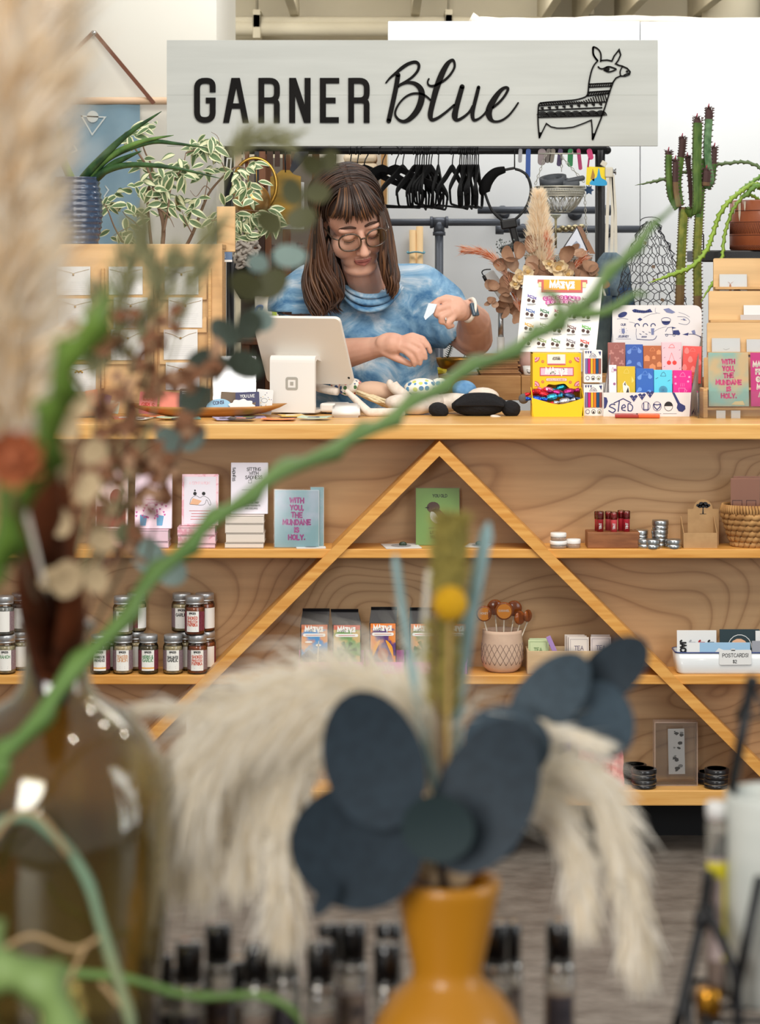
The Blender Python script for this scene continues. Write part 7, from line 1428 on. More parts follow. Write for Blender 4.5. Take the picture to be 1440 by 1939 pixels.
Yd2=7.08;dv=thing('dried_flower_vase','stoneware vase behind the chocolate poster holding dried flowers','vase',(P(1035,0,Yd2).x,Yd2+.06,ZB));xv=P(1035,0,Yd2).x
q=MB();q.lathe([(.04,0),(.06,.03),(.065,.08),(.045,.15),(.04,.19),(.045,.2),(.038,.2),(.03,.16),(0,.15)],(xv+.03,Yd2+.06,ZB+.0003),m_clay,28);q.obj('body',dv)
vt=Vector((xv+.03,Yd2+.06,ZB+.185))
m_dleaf=mat('dried_brown_leaf',(164,126,98),.75,col2=(142,104,80),scale=30,bump=.2);m_dleaf2=mat('dried_tan_leaf',(182,148,122),.75,col2=(160,124,100),scale=30);m_stemd=mat('dried_stem',(120,92,66),.8)
dl=[disc_leaf_proto('dried_leaf',.024,m_dleaf,.5,14,.8,.5),disc_leaf_proto('dried_leaf',.021,m_dleaf2,.6,12,.9,.4),disc_leaf_proto('dried_leaf',.020,m_dleaf,.35,12,.6,.6)]
de=thing('dried_eucalyptus','bunch of dried brown eucalyptus leaves behind the poster','dried plant',vt)
for tx,ty in((945,540),(960,505),(1005,470),(1090,490),(940,580),(1110,500)):q=MB();q.tube(catmull([vt,(vt+P(tx,ty,Yd2))/2+Vector((0,-.01,.02)),P(tx,ty,Yd2)],4),.0018,m_stemd,5);q.obj('stem',de)
for px,py,s_,a in((960,505,1.15,150),(985,490,1.2,80),(1010,478,1.1,100),(1000,510,1.1,60),(1030,510,1.0,110),(975,525,1.0,200),(1020,530,1.0,20),(1065,492,1.2,60),(1085,488,1.0,30),(1100,505,1.1,0),(1090,520,1.0,-20),(945,545,.8,190),(965,548,1.0,170),(975,562,1.1,180),(968,575,1.0,210),(985,585,1.0,260),(1045,515,.9,90),(1070,515,1.0,45),(990,545,1.1,120),(1000,560,1,250),(940,572,.6,160),(1112,515,.9,20)):
 for k_ in range(3):a2=R(a+rng.uniform(-50,50)*k_);put(dl[(px+py+k_)%3],'leaf',de,P(px+rng.uniform(-10,10)*k_,py+rng.uniform(-10,10)*k_,Yd2+rng.uniform(-.05,.02)),(cos(a2),rng.uniform(-.5,.5),sin(a2)),(rng.uniform(-.9,.9),-1,rng.uniform(-.7,.8)),s_)
m_pam=hairmat('cream_pampas',(248,230,202));m_pam2=hairmat('cream_pampas_pale',(251,240,220))
pp_=thing('pampas_plume','upright cream pampas plume rising from the dried bouquet','dried plant',vt);q=MB();q.tube([vt,P(1022,510,Yd2)],.002,m_stemd,5);q.obj('stem',pp_)
q=MB();plume(q,[P(1026,512,Yd2),P(1022,450,Yd2),P(1021,372,Yd2)],lambda t:.05*sin(PI*min(1,.25+t*.75)),5200,[m_pam,m_pam2],lambda t:.055*(1-.35*t),3,.0011,1.0);tag(q.obj('plume',pp_),kind='stuff')
m_pg=hairmat('dusty_pink_grass',(240,196,170));m_pg2=hairmat('rust_grass',(206,110,64))
for nm,pts,n_,lab in(('pink_grass',[(985,590),(965,530),(945,500),(918,480),(886,474)],420,'dusty pink grass plume drooping left from the dried bouquet'),('pink_grass',[(1030,580),(1040,510),(1038,470),(1035,455)],200,'short pink grass plume standing beside the pampas in the bouquet'),('pink_grass',[(1060,560),(1085,510),(1102,492)],160,'pink grass plume leaning right in the dried bouquet')):
 t=thing(nm,lab,'dried plant',vt);q=MB();q.tube([vt]+[P(x,y,Yd2-.02)for x,y in pts],.0012,m_pg,5);q.obj('stem',t);q=MB();plume(q,[P(x,y,Yd2-.02)for x,y in pts],lambda t:.012,n_,[m_pg,m_pg,m_pg,m_pg2],lambda t:.042,4,.0010,1.5,.15,None,.8);tag(q.obj('plume',t),kind='stuff')
m_petal=mat('dried_cream_petal',(232,214,180),.6,col2=(220,190,140),scale=30);pet=leaf_proto('petal',.022,.020,m_petal,None,-.5,.25,1.0)
for px,py,s_,lab in((1058,508,1.5,'large cream dried flower right of the pampas'),(1040,500,.9,'small cream dried flower beside the pampas plume'),(1000,515,1.0,'cream dried flower above the poster corner'),(985,526,1.2,'cream dried flower at the poster top left corner'),(976,538,.9,'cream dried bud left of the poster edge'),(1076,520,1.0,'cream dried flower at far right of the bouquet')):
 p=P(px,py,Yd2-.06);t=thing('dried_flower',lab,'flower',p,'cream dried flowers in the bouquet')
 for k in range(9):a=R(k*40+px);d=Vector((cos(a),-.5+.35*(k%3),sin(a)));put(pet,'petal',t,p,d,Vector((0,-1,0))if k%3 else Vector((0,-1,.5)),s_*(1 if k%2 else.8))
 q=MB();q.ball(p-Vector((0,.006,0)),.006*s_,mat('flower_heart',(196,160,96),.8));q.tube([p,vt],.0014,m_stemd,5);q.obj('heart',t)
bl_=thing('baby_breath','tiny dark sprig with little buds left of the dried leaves','dried plant',vt);q=MB();rb=random.Random(4);m_bud=mat('grey_green_bud',(96,104,100),.8);base_=P(965,505,Yd2);q.tube([vt,base_],.001,m_bud,4)
for k in range(16):
 e=P(rb.uniform(940,975),rb.uniform(452,492),Yd2+rb.uniform(-.02,.02));q.tube([base_,(base_+e)/2+Vector((rb.uniform(-.006,.006),0,.004)),e],.0006,m_bud,4)
q.obj('stem',bl_);q=MB();rb=random.Random(4)
for k in range(34):q.ball(P(rb.uniform(940,978),rb.uniform(450,495),Yd2+rb.uniform(-.02,.02)),rb.uniform(.0018,.003),m_bud,None,6,4)
tag(q.obj('buds',bl_),kind='stuff')
ph=thing('paper_house','white and wooden miniature house with steep roof standing in lower basket','ornament',P(1092,480,7.22));Yp2=7.20;m_hs=mat('pale_house_front',(220,226,238),.5);m_hr=mat('tan_house_side',(176,128,96),.6)
A,B,Cc=P(1062,480,Yp2),P(1113,478,Yp2),P(1093,432,Yp2);q=MB();q.add([A,B,Cc,A+Vector((.02,.06,0)),B+Vector((.02,.06,0)),Cc+Vector((.02,.06,0))],[(0,1,2),(5,4,3),(0,3,4,1)],m_hs);q.obj('house_front',ph)
q=MB();q.add([B+Vector((.006,-.004,-.004)),B+Vector((.03,.064,-.004)),Cc+Vector((.02,.064,.006)),Cc+Vector((0,-.004,.006))],[(0,1,2,3)],m_hr);q.obj('roof_side',ph);q=MB();q.add([A+Vector((-.008,-.004,-.004)),A+Vector((.014,.064,-.004)),Cc+Vector((.02,.064,.006)),Cc+Vector((0,-.004,.006))],[(3,2,1,0)],m_paper);q.obj('roof_side',ph)
q=MB();Mz=MT((0,Yp2-.0008,0));d=P(1092,466,Yp2);q.prism([(d.x-.012,d.z-.012),(d.x+.012,d.z-.012),(d.x+.012,d.z+.004),(d.x,d.z+.016),(d.x-.012,d.z+.004)],0,mat('house_window',(150,158,176),.5),Mz);[q.stroke([(d.x-.006+i*.006,d.z-.010),(d.x-.006+i*.006,d.z+.002)],.001,m_ink,Mz@MT((0,-.0003,0)))for i in range(3)];q.obj('window',ph)
m_silv=mat('old_silver_brass',(178,166,132),.3,.9);q=MB();ps__=[P(1060+i*6,436-(i%2)*4-i*.5,7.5)for i in range(8)]
for i,p in enumerate(ps__):q.ball(p,(.011,.010,.008),m_silv,None,8,6)
q.tube(ps__,.005,m_silv,6);q.tube([P(1053,410,7.5),P(1053,470,7.5)],.004,m_silv,8);q.lathe([(.004,-.012),(.017,0),(.017,.004),(0,.004)],P(1053,408,7.5),mat('glass_knob',(214,216,196),.15,trans=.4),18);q.tube([P(1053,436,7.5),P(1053,434,7.75)],.004,m_silv,6);q.tube([P(1053,436,7.5),P(1104,431,7.5)],.004,m_silv,6);q.obj('wall_hook',label='ornate silver and brass hook bar with glass knob behind the basket',cat='hook')
m_wire=mat('dark_wire',(58,60,66),.45,.5);Yc2=7.06;wcl=thing('wire_cloche','dome of dark twisted chicken wire standing behind the bar display','cloche',(P(1235,0,Yc2).x,Yc2+.05,ZB));cxw=P(1236,0,Yc2).x
def prof_w(t):return(.012+.10*sin(PI/2*min(1,(t*1.25))**.8))if t<.8 else.112
Hc=P(0,418,Yc2).z-ZB;q=MB();rows=17;cols=16;rw=random.Random(8);Pt={}
for j in range(rows+1):
 t=1-j/rows;z=ZB+Hc*t+.004;r_=prof_w(1-t)
 for i in range(cols*2):
  a=2*PI*(i+(.0))/(cols*2)+rw.uniform(-.05,.05);zz_=z+(Hc/rows*.22 if(i+j)%2 else-Hc/rows*.22)+rw.uniform(-.004,.004);Pt[j,i]=Vector((cxw+(r_+rw.uniform(-.005,.006))*cos(a)+.016*(1-t)*0,Yc2+.05+(r_+rw.uniform(-.005,.006))*sin(a),max(ZB+.002,zz_)))
for j in range(rows+1):
 for i in range(cols*2):
  if(i+j)%2 or True:q.tube([Pt[j,i],Pt[j,(i+1)%(cols*2)]],.0011,m_wire,4,False)if(j>0)else None
  if j<rows and(i+j)%2==0:q.tube([Pt[j,i],Pt[j+1,i]],.0013,m_wire,4,False)
tag(q.obj('wire_mesh',wcl),kind='stuff');q=MB();q.tube([(cxw+.03*cos(R(a)),Yc2+.05,ZB+Hc+.0+.012*sin(R(a)))for a in range(0,181,20)],.0014,m_wire,5);q.obj('loop_handle',wcl)
for px,py in((1238,505),(1240,530),(1255,568),(1268,520),(1222,460)):q=MB();q.box(P(px,py,Yc2-.06),(.010,.003,.009),mat('rust_tab',(120,98,80),.6),(0,R(20),0));q.obj('metal_tab',wcl)
m_eu=mat('euphorbia_green',(60,92,38),.5,col2=(98,124,58),scale=60,stretch=(1,1,.3),bump=.3);m_eul=mat('euphorbia_lime',(140,140,62),.6,col2=(98,112,46),scale=50,bump=.3);m_eub=mat('euphorbia_bark',(110,82,62),.8,col2=(130,110,70),scale=18);m_eup=mat('euphorbia_purple',(76,52,50),.6);m_euj=mat('euphorbia_jade',(112,146,104),.5,col2=(70,106,66),scale=50);m_eur=mat('euphorbia_red_tip',(150,52,72),.5)
Ye=6.86;ZE=ZB;ep=thing('cactus_pot','low clay pot behind the bar display holding the tall cactus','pot',(P(1305,0,Ye).x,Ye,1.02));xe=P(1305,0,Ye).x
st2=thing('cactus_stool','small wooden stool carrying the cactus pot behind the display','stool',(xe,Ye,0));q=MB();q.lathe([(.105,0),(.105,.022),(0,.022)],(xe,Ye,.998),m_ply2,24);q.obj('seat',st2)
for k in range(3):a=R(k*120+30);q=MB();q.tube([(xe+.09*cos(a),Ye+.09*sin(a),0),(xe+.075*cos(a),Ye+.075*sin(a),1.0)],.012,m_ply2,8);q.obj('leg',st2)
q=MB();q.lathe([(.07,0),(.092,.13),(.096,.13),(.096,.15),(.088,.15),(.08,.13),(0,.13)],(xe,Ye,1.0205),mat('terracotta',(176,100,66),.8),28);q.obj('clay_body',ep)
eu=thing('euphorbia_cactus','tall ribbed green cactus with purple tips and toothed edges, right of sign','cactus',(xe,Ye,1.15))
def column(pts,w,mats_,nm,seed=1,teeth=True,tip=True):
 pp=catmull([P(x,y,Ye+dy)for x,y,dy in pts],8);N_=len(pp);q=MB();rt=random.Random(seed);nseg=6
 for mi in range(len(mats_)):
  i0,i1=int(mats_[mi][0]*(N_-1)),int((mats_[mi+1][0]if mi+1<len(mats_)else 1)*(N_-1));m_=mats_[mi][1];vs=[];fs=[]
  for k,i in enumerate(range(i0,i1+1)):
   d=(pp[min(i+1,N_-1)]-pp[max(i-1,0)]).normalized();u=Vector((1,0,0));u=(u-d*u.dot(d)).normalized();v=d.cross(u);f_=w*1.22*kk(Ye)/2*(1 if i<N_-4 else.5+.125*(N_-1-i));f_*=.8 if i==0 else 1
   for j in range(6):a=2*PI*j/6+.0;r_=f_*(1.0 if j%2==0 else.62);vs.append(pp[i]+(u*cos(a)+v*sin(a))*r_)
  n_=i1-i0
  for k in range(n_):fs+=[(k*6+j,k*6+(j+1)%6,k*6+6+(j+1)%6,k*6+6+j)for j in range(6)]
  fs.append(tuple(n_*6+j for j in range(6)));q.add(vs,fs,m_,False)
 if teeth:
  L_=sum((b-a).length for a,b in zip(pp,pp[1:]));n_=int(L_/.0095)
  for k in range(n_):
   i=min(N_-2,int((k+.5)/n_*(N_-1)));fr=(k+.5)/n_*(N_-1)-i;p=pp[i].lerp(pp[i+1],fr)
   d=(pp[i+1]-pp[i]).normalized();u=Vector((1,0,0));u=(u-d*u.dot(d)).normalized();v=d.cross(u)
   for j in(0,2,4):a=2*PI*j/6;o=u*cos(a)+v*sin(a);e=p+o*(w*1.2*kk(Ye)/2);q.add([e-d*.004-o*.003,e+d*.004-o*.003,e+o*.0062+d*.002],[(0,1,2)],m_eup)
 if tip:q.tube([pp[-1],pp[-1]+(pp[-1]-pp[-2]).normalized()*.012+Vector((.002,0,0))],[.003,.0012],m_eur,5);[q.tube([pp[-1]+Vector((rt.uniform(-.008,.008),rt.uniform(-.008,.008),-.006)),pp[-1]+Vector((rt.uniform(-.013,.013),rt.uniform(-.013,.0),.004))],[.0015,.0004],m_eup,4)for _ in range(10)]
 q.obj(nm,eu)
column([(1284,735,0),(1284,640,0),(1286,560,0),(1289,480,0),(1292,420,0),(1294,392,0)],17,[(0,m_eub),(.45,m_eul),(.95,m_eub)],'trunk_column',1,True,False)
column([(1318,735,0),(1319,640,0),(1320,560,0),(1319,480,0),(1322,420,0),(1326,350,0),(1331,300,0)],16,[(0,m_eub),(.35,m_eul),(.7,m_eu)],'trunk_column',2,True,False)
column([(1300,397,-.0),(1315,400,-.012),(1319,370,-.022),(1318,320,-.026),(1319,260,-.026),(1320,222,-.026)],18,[(0,m_eu),(.93,m_eup)],'branch_column',3)
column([(1336,355,.0),(1344,340,-.005),(1340,312,-.005),(1338,280,-.005),(1341,230,-.005),(1342,204,-.005)],15,[(0,m_euj),(.84,m_eup)],'branch_column',4)
column([(1282,395,0),(1270,372,-.01),(1266,340,-.01),(1265,310,-.01),(1266,286,-.01)],13,[(0,m_eu),(.93,m_eup)],'branch_column',5)
column([(1288,390,0),(1283,350,.012),(1287,310,.012),(1291,280,.012),(1292,260,.012)],13,[(0,m_eu),(.6,m_eup)],'branch_column',6)
column([(1284,392,-.02),(1279,360,-.02),(1278,330,-.02),(1279,302,-.02)],11,[(0,m_eub),(.5,m_eup)],'branch_column',7)
column([(1334,356,.0),(1347,345,.02),(1351,320,.02),(1352,295,.02),(1353,278,.02)],10,[(0,m_eu),(.6,m_eup)],'branch_column',8)
column([(1335,352,-.02),(1337,335,-.022),(1338,320,-.022)],15,[(0,m_eub),(.3,m_eup)],'branch_column',9)
column([(1310,400,.01),(1306,340,.03),(1303,310,.03),(1302,296,.03)],8,[(0,m_eup)],'branch_column',10)
Yx=6.95;m_granite=mat('black_speckled_stone',(22,22,24),.35,col2=(60,60,62),scale=380,lo=.62,hi=.7)
bs_=thing('black_side_table','black speckled side table at right carrying the carved clay pot','table',(P(1440,0,Yx).x,Yx,0));zt3=P(0,474,6.9).z;x0,x1=P(1330,0,6.86).x,1.6
q=MB();q.span(x0,x1,6.86,7.2,zt3-.034,zt3,m_granite,.004);q.obj('table_top',bs_)
q=MB();q.tube(fillet([Vector((x0+.004,0)),Vector((x0+.004,.05)),Vector((x0-.004,.054)),],.01)and[Vector((P(1326,0,7.1).x,7.1,zt3-.03)),Vector((P(1333,0,7.1).x,7.1,zt3+.0)),Vector((P(1333,0,7.1).x,7.1,P(0,445,7.1).z)),Vector((P(1330,0,7.1).x,7.1,P(0,440,7.1).z)),Vector((P(1326,0,7.1).x,7.1,P(0,440,7.1).z))],.0022,m_black,6);q.obj('wire_rail',bs_)
for x in(1.3,1.56):
 for y in(6.9,7.16):q=MB();q.tube([(x,y,0),(x,y,zt3-.034)],.014,m_black,10);q.obj('leg',bs_)
m_tc=mat('carved_clay',(132,66,36),.45,col2=(150,82,48),scale=10,coat=.2);cp_=thing('carved_clay_pot','brown glazed clay pot with carved bands and white drips','pot',(P(1462,0,Yx).x,Yx,zt3));xc=P(1462,0,Yx).x;hc=P(0,380,Yx).z-zt3;rc=79*kk(Yx)
q=MB();q.lathe([(rc*.97,0),(rc,.004),(rc,hc*.5),(rc*.995,hc*.98),(rc*.95,hc),(rc*.9,hc),(rc*.88,hc*.9),(0,hc*.88)],(xc,Yx,zt3+.0003),m_tc,48);q.obj('clay_body',cp_)
q=MB();m_inc=mat('incised_dark_clay',(84,40,22),.7)
for k in range(70):
 a=R(180+k*180/70);
 for z0_,z1_ in((.33,.54),(.03,.1)):q.tube([(xc+rc*1.001*cos(a),Yx+rc*1.001*sin(a),zt3+hc*z0_),(xc+rc*1.001*cos(a+.07),Yx+rc*1.001*sin(a+.07),zt3+hc*z1_)],.0011,m_inc,4)
[q.tube([(xc+rc*1.0*cos(R(a)),Yx+rc*1.0*sin(R(a)),zt3+hc*z_)for a in range(0,360,8)],.0012,m_inc,4,False,True,True)for z_ in(.3,.56,.79)];tag(q.obj('incised_lines',cp_),kind='stuff');q=MB();m_drip=mat('white_glaze_drip',(222,208,188),.4)
for a,w_,l_ in((200,.06,.25),(212,.05,.4),(222,.03,.2),(250,.05,.12),(255,.03,.3)):A=R(a);q.add([(xc+rc*1.004*cos(A+w_*s_),Yx+rc*1.004*sin(A+w_*s_),zt3+hc*z_)for s_,z_ in((-1,.97),(1,.97),(.8,.97-l_*.6),(0,.97-l_),(-.7,.97-l_*.7))],[(0,1,2,3,4)],m_drip)
q.obj('white_drips',cp_)
m_epi=mat('fishbone_cactus_green',(116,152,62),.5,col2=(96,132,56),scale=20);m_epi2=mat('fishbone_cactus_lime',(150,180,68),.5,col2=(132,164,60),scale=20);m_epi3=mat('fishbone_cactus_dull',(92,112,70),.5)
tc=thing('fishbone_cactus','trailing fishbone cactus spilling from the carved clay pot','cactus',(xc,Yx,zt3+hc*.88))
for pts,w_,m_ in(([(1462,395,0),(1435,350,-.06),(1405,362,-.12),(1378,385,-.16),(1362,410,-.16),(1350,445,-.16),(1338,475,-.2),(1310,505,-.22),(1270,521,-.24),(1228,536,-.26)],.017,m_epi2),([(1455,392,0),(1418,368,-.08),(1392,392,-.12),(1380,420,-.12),(1372,450,-.12),(1368,490,-.14),(1357,525,-.2),(1340,552,-.24),(1328,572,-.26)],.013,m_epi2),([(1470,392,0),(1452,345,.03),(1440,318,.05),(1412,307,.05),(1380,309,.05),(1350,313,.06),(1300,325,.07),(1262,338,.07),(1228,346,.07),(1203,351,.07)],.013,m_epi3),([(1475,395,-.03),(1440,352,-.09),(1410,372,-.1),(1400,380,-.1)],.02,m_epi),([(1470,393,.02),(1462,340,.0),(1450,330,-.02),(1425,345,-.06),(1395,365,-.1)],.014,m_epi),([(1480,393,0),(1500,340,0),(1530,330,0),(1560,360,-.02)],.016,m_epi)):
 q=MB();fishbone(q,catmull([P(x,y,Yx+dy)for x,y,dy in pts],5),w_,m_,.022,.38,.0025,(0.1,-1,.1),3);q.obj('stem',tc)
m_brown=mat('brown_timber',(128,82,52),.6,col2=(104,64,40),scale=5,stretch=(8,8,1.5));m_brownd=mat('dark_brown_timber',(62,40,30),.7)
sr=thing('storage_shelf','brown timber storage shelf behind her, with glass jars and pots','shelf',(P(530,0,7.9).x,7.95,0));Yq_=7.75
for px,w_,m_ in((494,15,m_brownd),(508,12,m_brown),(543,15,m_brown),(598,14,m_brown)):x=P(px,0,Yq_).x;q=MB();q.span(x-w_*kk(Yq_)/2,x+w_*kk(Yq_)/2,Yq_,Yq_+.03,0,1.86,m_,.002);q.obj('upright',sr)
xa,xb_=P(446,0,Yq_).x,P(612,0,Yq_).x
for py in(637,524,468):z=P(0,py,Yq_).z;q=MB();q.span(xa,xb_,Yq_+.032,Yq_+.30,z-.02,z,m_brown,.002);q.obj('shelf_board',sr)
q=MB();q.span(xa,xb_,Yq_+.302,Yq_+.315,0,1.86,mat('grey_brown_back',(120,112,100),.8));q.obj('back_panel',sr)
m_gj=mat('smoky_jar_glass',(196,190,180),.1,trans=.8);m_walk=mat('brown_knob',(84,56,40),.6)
for px,py,rp_,hp_,lab in((520,524,18,42,'glass jar with brown lid on the storage shelf, left one'),(567,524,20,46,'glass jar with brown lid on the storage shelf, right one')):
 Yj_=Yq_+.12;z=P(0,py,Yq_).z;x=P(px,0,Yj_).x;r_=rp_*kk(Yj_);h_=hp_*kk(Yj_);t=thing('storage_jar',lab,'jar',(x,Yj_,z));q=MB();q.lathe([(r_*.9,0),(r_,.01),(r_,h_*.8),(r_*.85,h_)],(x,Yj_,z+.0003),m_gj,24);q.obj('glass',t);q=MB();q.lathe([(r_*.9,h_),(r_*.9,h_+.012),(.008,h_+.016),(.012,h_+.03),(0,h_+.034)],(x,Yj_,z+.0003),m_walk,20);q.obj('lid',t)
for i,(px,py)in enumerate(((516,600),(527,603),(535,608))):Yk_=Yq_+.1;p=P(px,py-60,Yk_);z=P(0,637,Yq_).z;q=MB();q.tube([(p.x,Yk_,z+.001),(p.x+.004*i,Yk_,p.z+.03)],[.014,.008],m_brown,8);q.ball((p.x+.004*i,Yk_,p.z+.035),(.016,.008,.024),m_dowel if i==0 else m_brown);q.obj('wooden_spoon',label='wooden spoon standing on the storage shelf, %s'%['pale left one','brown middle one','brown right one'][i],cat='spoon')
pcup=thing('pencil_cup','cream cup of yellow pencils behind the tablet','cup',(P(506,0,7.6).x,7.6,P(0,640,7.6).z));xq=P(506,0,7.6).x;zq=P(0,640,7.6).z;hq=P(0,561,7.6).z-zq
sb=thing('side_stand','narrow wooden stand behind the tablet carrying the pencil cup','stand',(xq,7.6,0));q=MB();q.span(xq-.08,xq+.08,7.53,7.69,zq-.02,zq,m_brown,.002);q.obj('stand_top',sb)
for sx in(-1,1):
 for sy in(-1,1):q=MB();q.span(xq+sx*.065-.012,xq+sx*.065+.012,7.61+sy*.065-.012,7.61+sy*.065+.012,0,zq-.02,m_brown);q.obj('leg',sb)
q=MB();q.lathe([(.03,0),(.034,.002),(.040,hq),(.037,hq),(.031,.01),(0,.008)],(xq,7.6,zq+.0003),mat('cream_cup',(222,214,196),.4),28);q.obj('cup_body',pcup)
q=MB();q.tube(catmull([P(492,602,7.553),P(485,592,7.553),P(488,582,7.553),P(496,580,7.553),(P(494,588,7.553))],4),.005,mat('blue_hook',(52,92,156),.4),8);q.obj('blue_hook',pcup)
for i,(px,py,c)in enumerate(((501,536,(190,180,60)),(507,540,(232,176,30)),(512,538,(214,190,60)),(518,545,(206,140,60)),(522,548,(196,150,80)))):q=MB();b0=Vector((xq+(i-2)*.008,7.6,zq+.012));q.tube([b0,P(px,py,7.6)-(P(px,py,7.6)-b0)*.08,P(px,py,7.6)],[.0045,.0045,.0008],mat('pencil_%d'%i,c,.5),6,True,False);q.obj('pencil',label='yellow pencil in the cream cup, %s from the left'%['first','second','third','fourth','fifth'][i],cat='pencil',group='pencils in the cream cup')
q=MB();q.span(P(514,0,7.5).x,P(523,0,7.5).x,7.54,7.55,zq+.001,P(0,588,7.5).z,mat('lime_marker',(206,230,60),.4),.003);q.obj('highlighter',label='lime green highlighter standing in front of the pencil cup',cat='pen')
Yg=7.26;m_gold=mat('gold_brass',(196,156,76),.28,.9)
gh=thing('brass_hoop','thin brass hoop hanging among the ficus leaves on the rack','hoop',P(483,390,Yg));q=MB();c=P(483,350,Yg);q.tube([c+Vector((.066*cos(R(a)),0,.082*sin(R(a))))for a in range(0,360,9)],.0052,m_gold,8,False,True,True);q.obj('ring',gh);q=MB();q.tube([c+Vector((0,0,.078)),P(483,286,Yg+.025)],.0012,m_gold,5);q.obj('wire',gh)
gg=thing('brass_globe','hammered brass globe bowl hanging from the rack, partly behind ficus leaves','globe',P(477,414,7.22));q=MB();q.ball(P(477,382,7.22),36*kk(7.22),mat('hammered_brass',(190,150,92),.3,.8,col2=(160,120,70),scale=30,bump=.5),None,26,18);q.obj('globe_body',gg);q=MB();q.tube([P(470,348,7.22),P(471,286,7.28)],.0012,m_gold,5);q.tube([P(486,348,7.22),P(485,286,7.28)],.0012,m_gold,5);q.obj('wire',gg)
bp_=thing('brass_board','aged brass board with necked top hanging by a black cord','board',P(541,424,7.27));M_=MT((0,7.262,0));z_=lambda x,y:(P(x,y,7.26).x,P(x,y,7.26).z);q=MB();q.prism([z_(*p)for p in[(513,424),(512,335),(524,330),(533,322),(549,322),(556,330),(570,334),(571,420),(567,425)]][::-1],.008,mat('aged_brass',(140,108,44),.38,.8,col2=(96,78,36),scale=9,stretch=(1,1,3),bump=.1),M_);q.obj('plate',bp_);q=MB();q.tube([P(541,326,7.258),P(539,300,7.268),P(541,286,7.285)],.0018,m_black,6);q.obj('cord',bp_)
q=MB();a,c=P(508,434,7.36),P(576,345,7.36);q.span(a.x,c.x,7.355,7.362,a.z,c.z,m_paper,.001);q.tube([((a.x+c.x)/2,7.356,c.z),((a.x+c.x)/2,7.31,zr)],.0015,m_black,5);q.obj('white_board',label='white board hanging behind the aged brass board',cat='board')
m_rope=mat('grey_cotton_rope',(196,188,178),.95,bump=.6,scale=120);kn=thing('macrame_pouch','chunky knotted grey rope pouch hanging beside the rack post','pouch',P(464,500,7.2));rk_=random.Random(6);c=P(465,458,7.2)
for k in range(34):
 t=k/33;z0_=c.z+.075-.145*t;a0=k*2.4;rr_=.028*sin(PI*min(1,.35+.62*t*.9+.05));q=MB();rr_=.030*(1-max(0,t-.7)*1.6)
 o=Vector((c.x+rr_*cos(a0),c.y-abs(rr_*sin(a0)),z0_));q.tube([o+Vector((.014*cos(R(b_)+a0),-.004*sin(2*R(b_)),.010*sin(R(b_))))for b_ in range(0,360,45)],.0052,m_rope,6,False,True,True);q.obj('knot',kn)
q=MB();q.tube([c+Vector((0,0,.07)),P(462,286,7.28)],.003,m_rope,6);q.ball(c,(.026,.02,.07),m_rope);q.obj('core',kn)
q=drape([(445,470,490),(442,482,515),(443,482,545),(455,474,566)],7.22,.02,mat('charcoal_apron',(52,54,60),.85,col2=(42,44,50),scale=20),'apron',None);q.tube([P(458,492,7.22),P(452,286,7.285)],.0022,m_black,6);q.obj('charcoal_apron',label='charcoal grey apron hanging low beside the rack post',cat='apron')
for i,(px,w_,y1,m_)in enumerate(((452,12,330,mat('buff_card',(196,176,150),.7)),(468,10,318,m_leather),(497,13,352,m_brown),(487,9,380,m_black),(512,12,318,m_brownd),(526,10,316,m_brownd),(556,9,312,m_brownd))):a,c=P(px-w_/2,y1,7.29),P(px+w_/2,287,7.29);q=MB();q.span(a.x,c.x,7.275-.001*i,7.279-.001*i,a.z,c.z,m_,.0008);q.obj('hanging_strap',label='flat strap hanging from the rail, %s'%['buff one beside the post','brown one by the hoop','wide tan brown one right of the hoop','black one behind the globe','dark brown one above the brass board','dark brown one over the brass board cord','dark brown one right of the brass board'][i],cat='strap')
q=MB();a=P(560,287,7.27);c=P(585,287,7.27);q.prism([(a.x,a.z),(c.x,c.z),(P(584,300,7.27).x,P(0,296,7.27).z),(P(552,330,7.27).x,P(0,330,7.27).z),(P(549,322,7.27).x,P(0,322,7.27).z)],.004,mat('charcoal_apron',(52,54,60),.85),MT((0,7.265,0)));q.obj('charcoal_flap',label='charcoal triangular cloth flap hanging right of the brass board',cat='cloth')
tgk=MB();a=P(434,300,7.25);tgk.stroke([(a.x-.008,P(0,322,7.25).z),(a.x+.004,P(0,322,7.25).z),(a.x+.007,a.z),(a.x-.005,a.z),(a.x-.008,P(0,322,7.25).z)],.004,m_paper,MT((0,7.25,0)),.003);tgk.tube([(a.x,7.25,a.z),(a.x,7.28,zr)],.001,m_black,5);tgk.obj('white_tag',label='small white frame tag hanging on the rack post top left',cat='tag')
hk=MB();a=P(635,350,7.28);hk.ball(P(635,335,7.28),(.010,.006,.026),m_blp);hk.tube([P(635,318,7.28),P(636,286,7.29)],.0018,m_black,5);hk.obj('black_charm',label='black oval charm hanging left of the first wide hanger',cat='charm')
ws=thing('towel_shelf','wooden shelf of folded cream towels behind the hangers','shelf',(P(655,0,8.3).x,8.5,0));Yt_=8.3
for px0,px1,m_ in((722,733,mat('warm_wood_side',(196,150,96),.6)),(566,574,m_cream)):q=MB();q.span(P(px0,0,Yt_).x,P(px1,0,Yt_).x,Yt_,Yt_+.35,0,2.05,m_,.002);q.obj('side_panel',ws)
for py in(402,640):z=P(0,py,Yt_).z;q=MB();q.span(P(574,0,Yt_).x,P(722,0,Yt_).x,Yt_,Yt_+.35,z-.02,z,m_cream,.002);q.obj('shelf_board',ws)
q=MB();q.span(P(574,0,Yt_).x,P(722,0,Yt_).x,Yt_+.335,Yt_+.35,0,2.05,m_cream);q.obj('back_panel',ws)
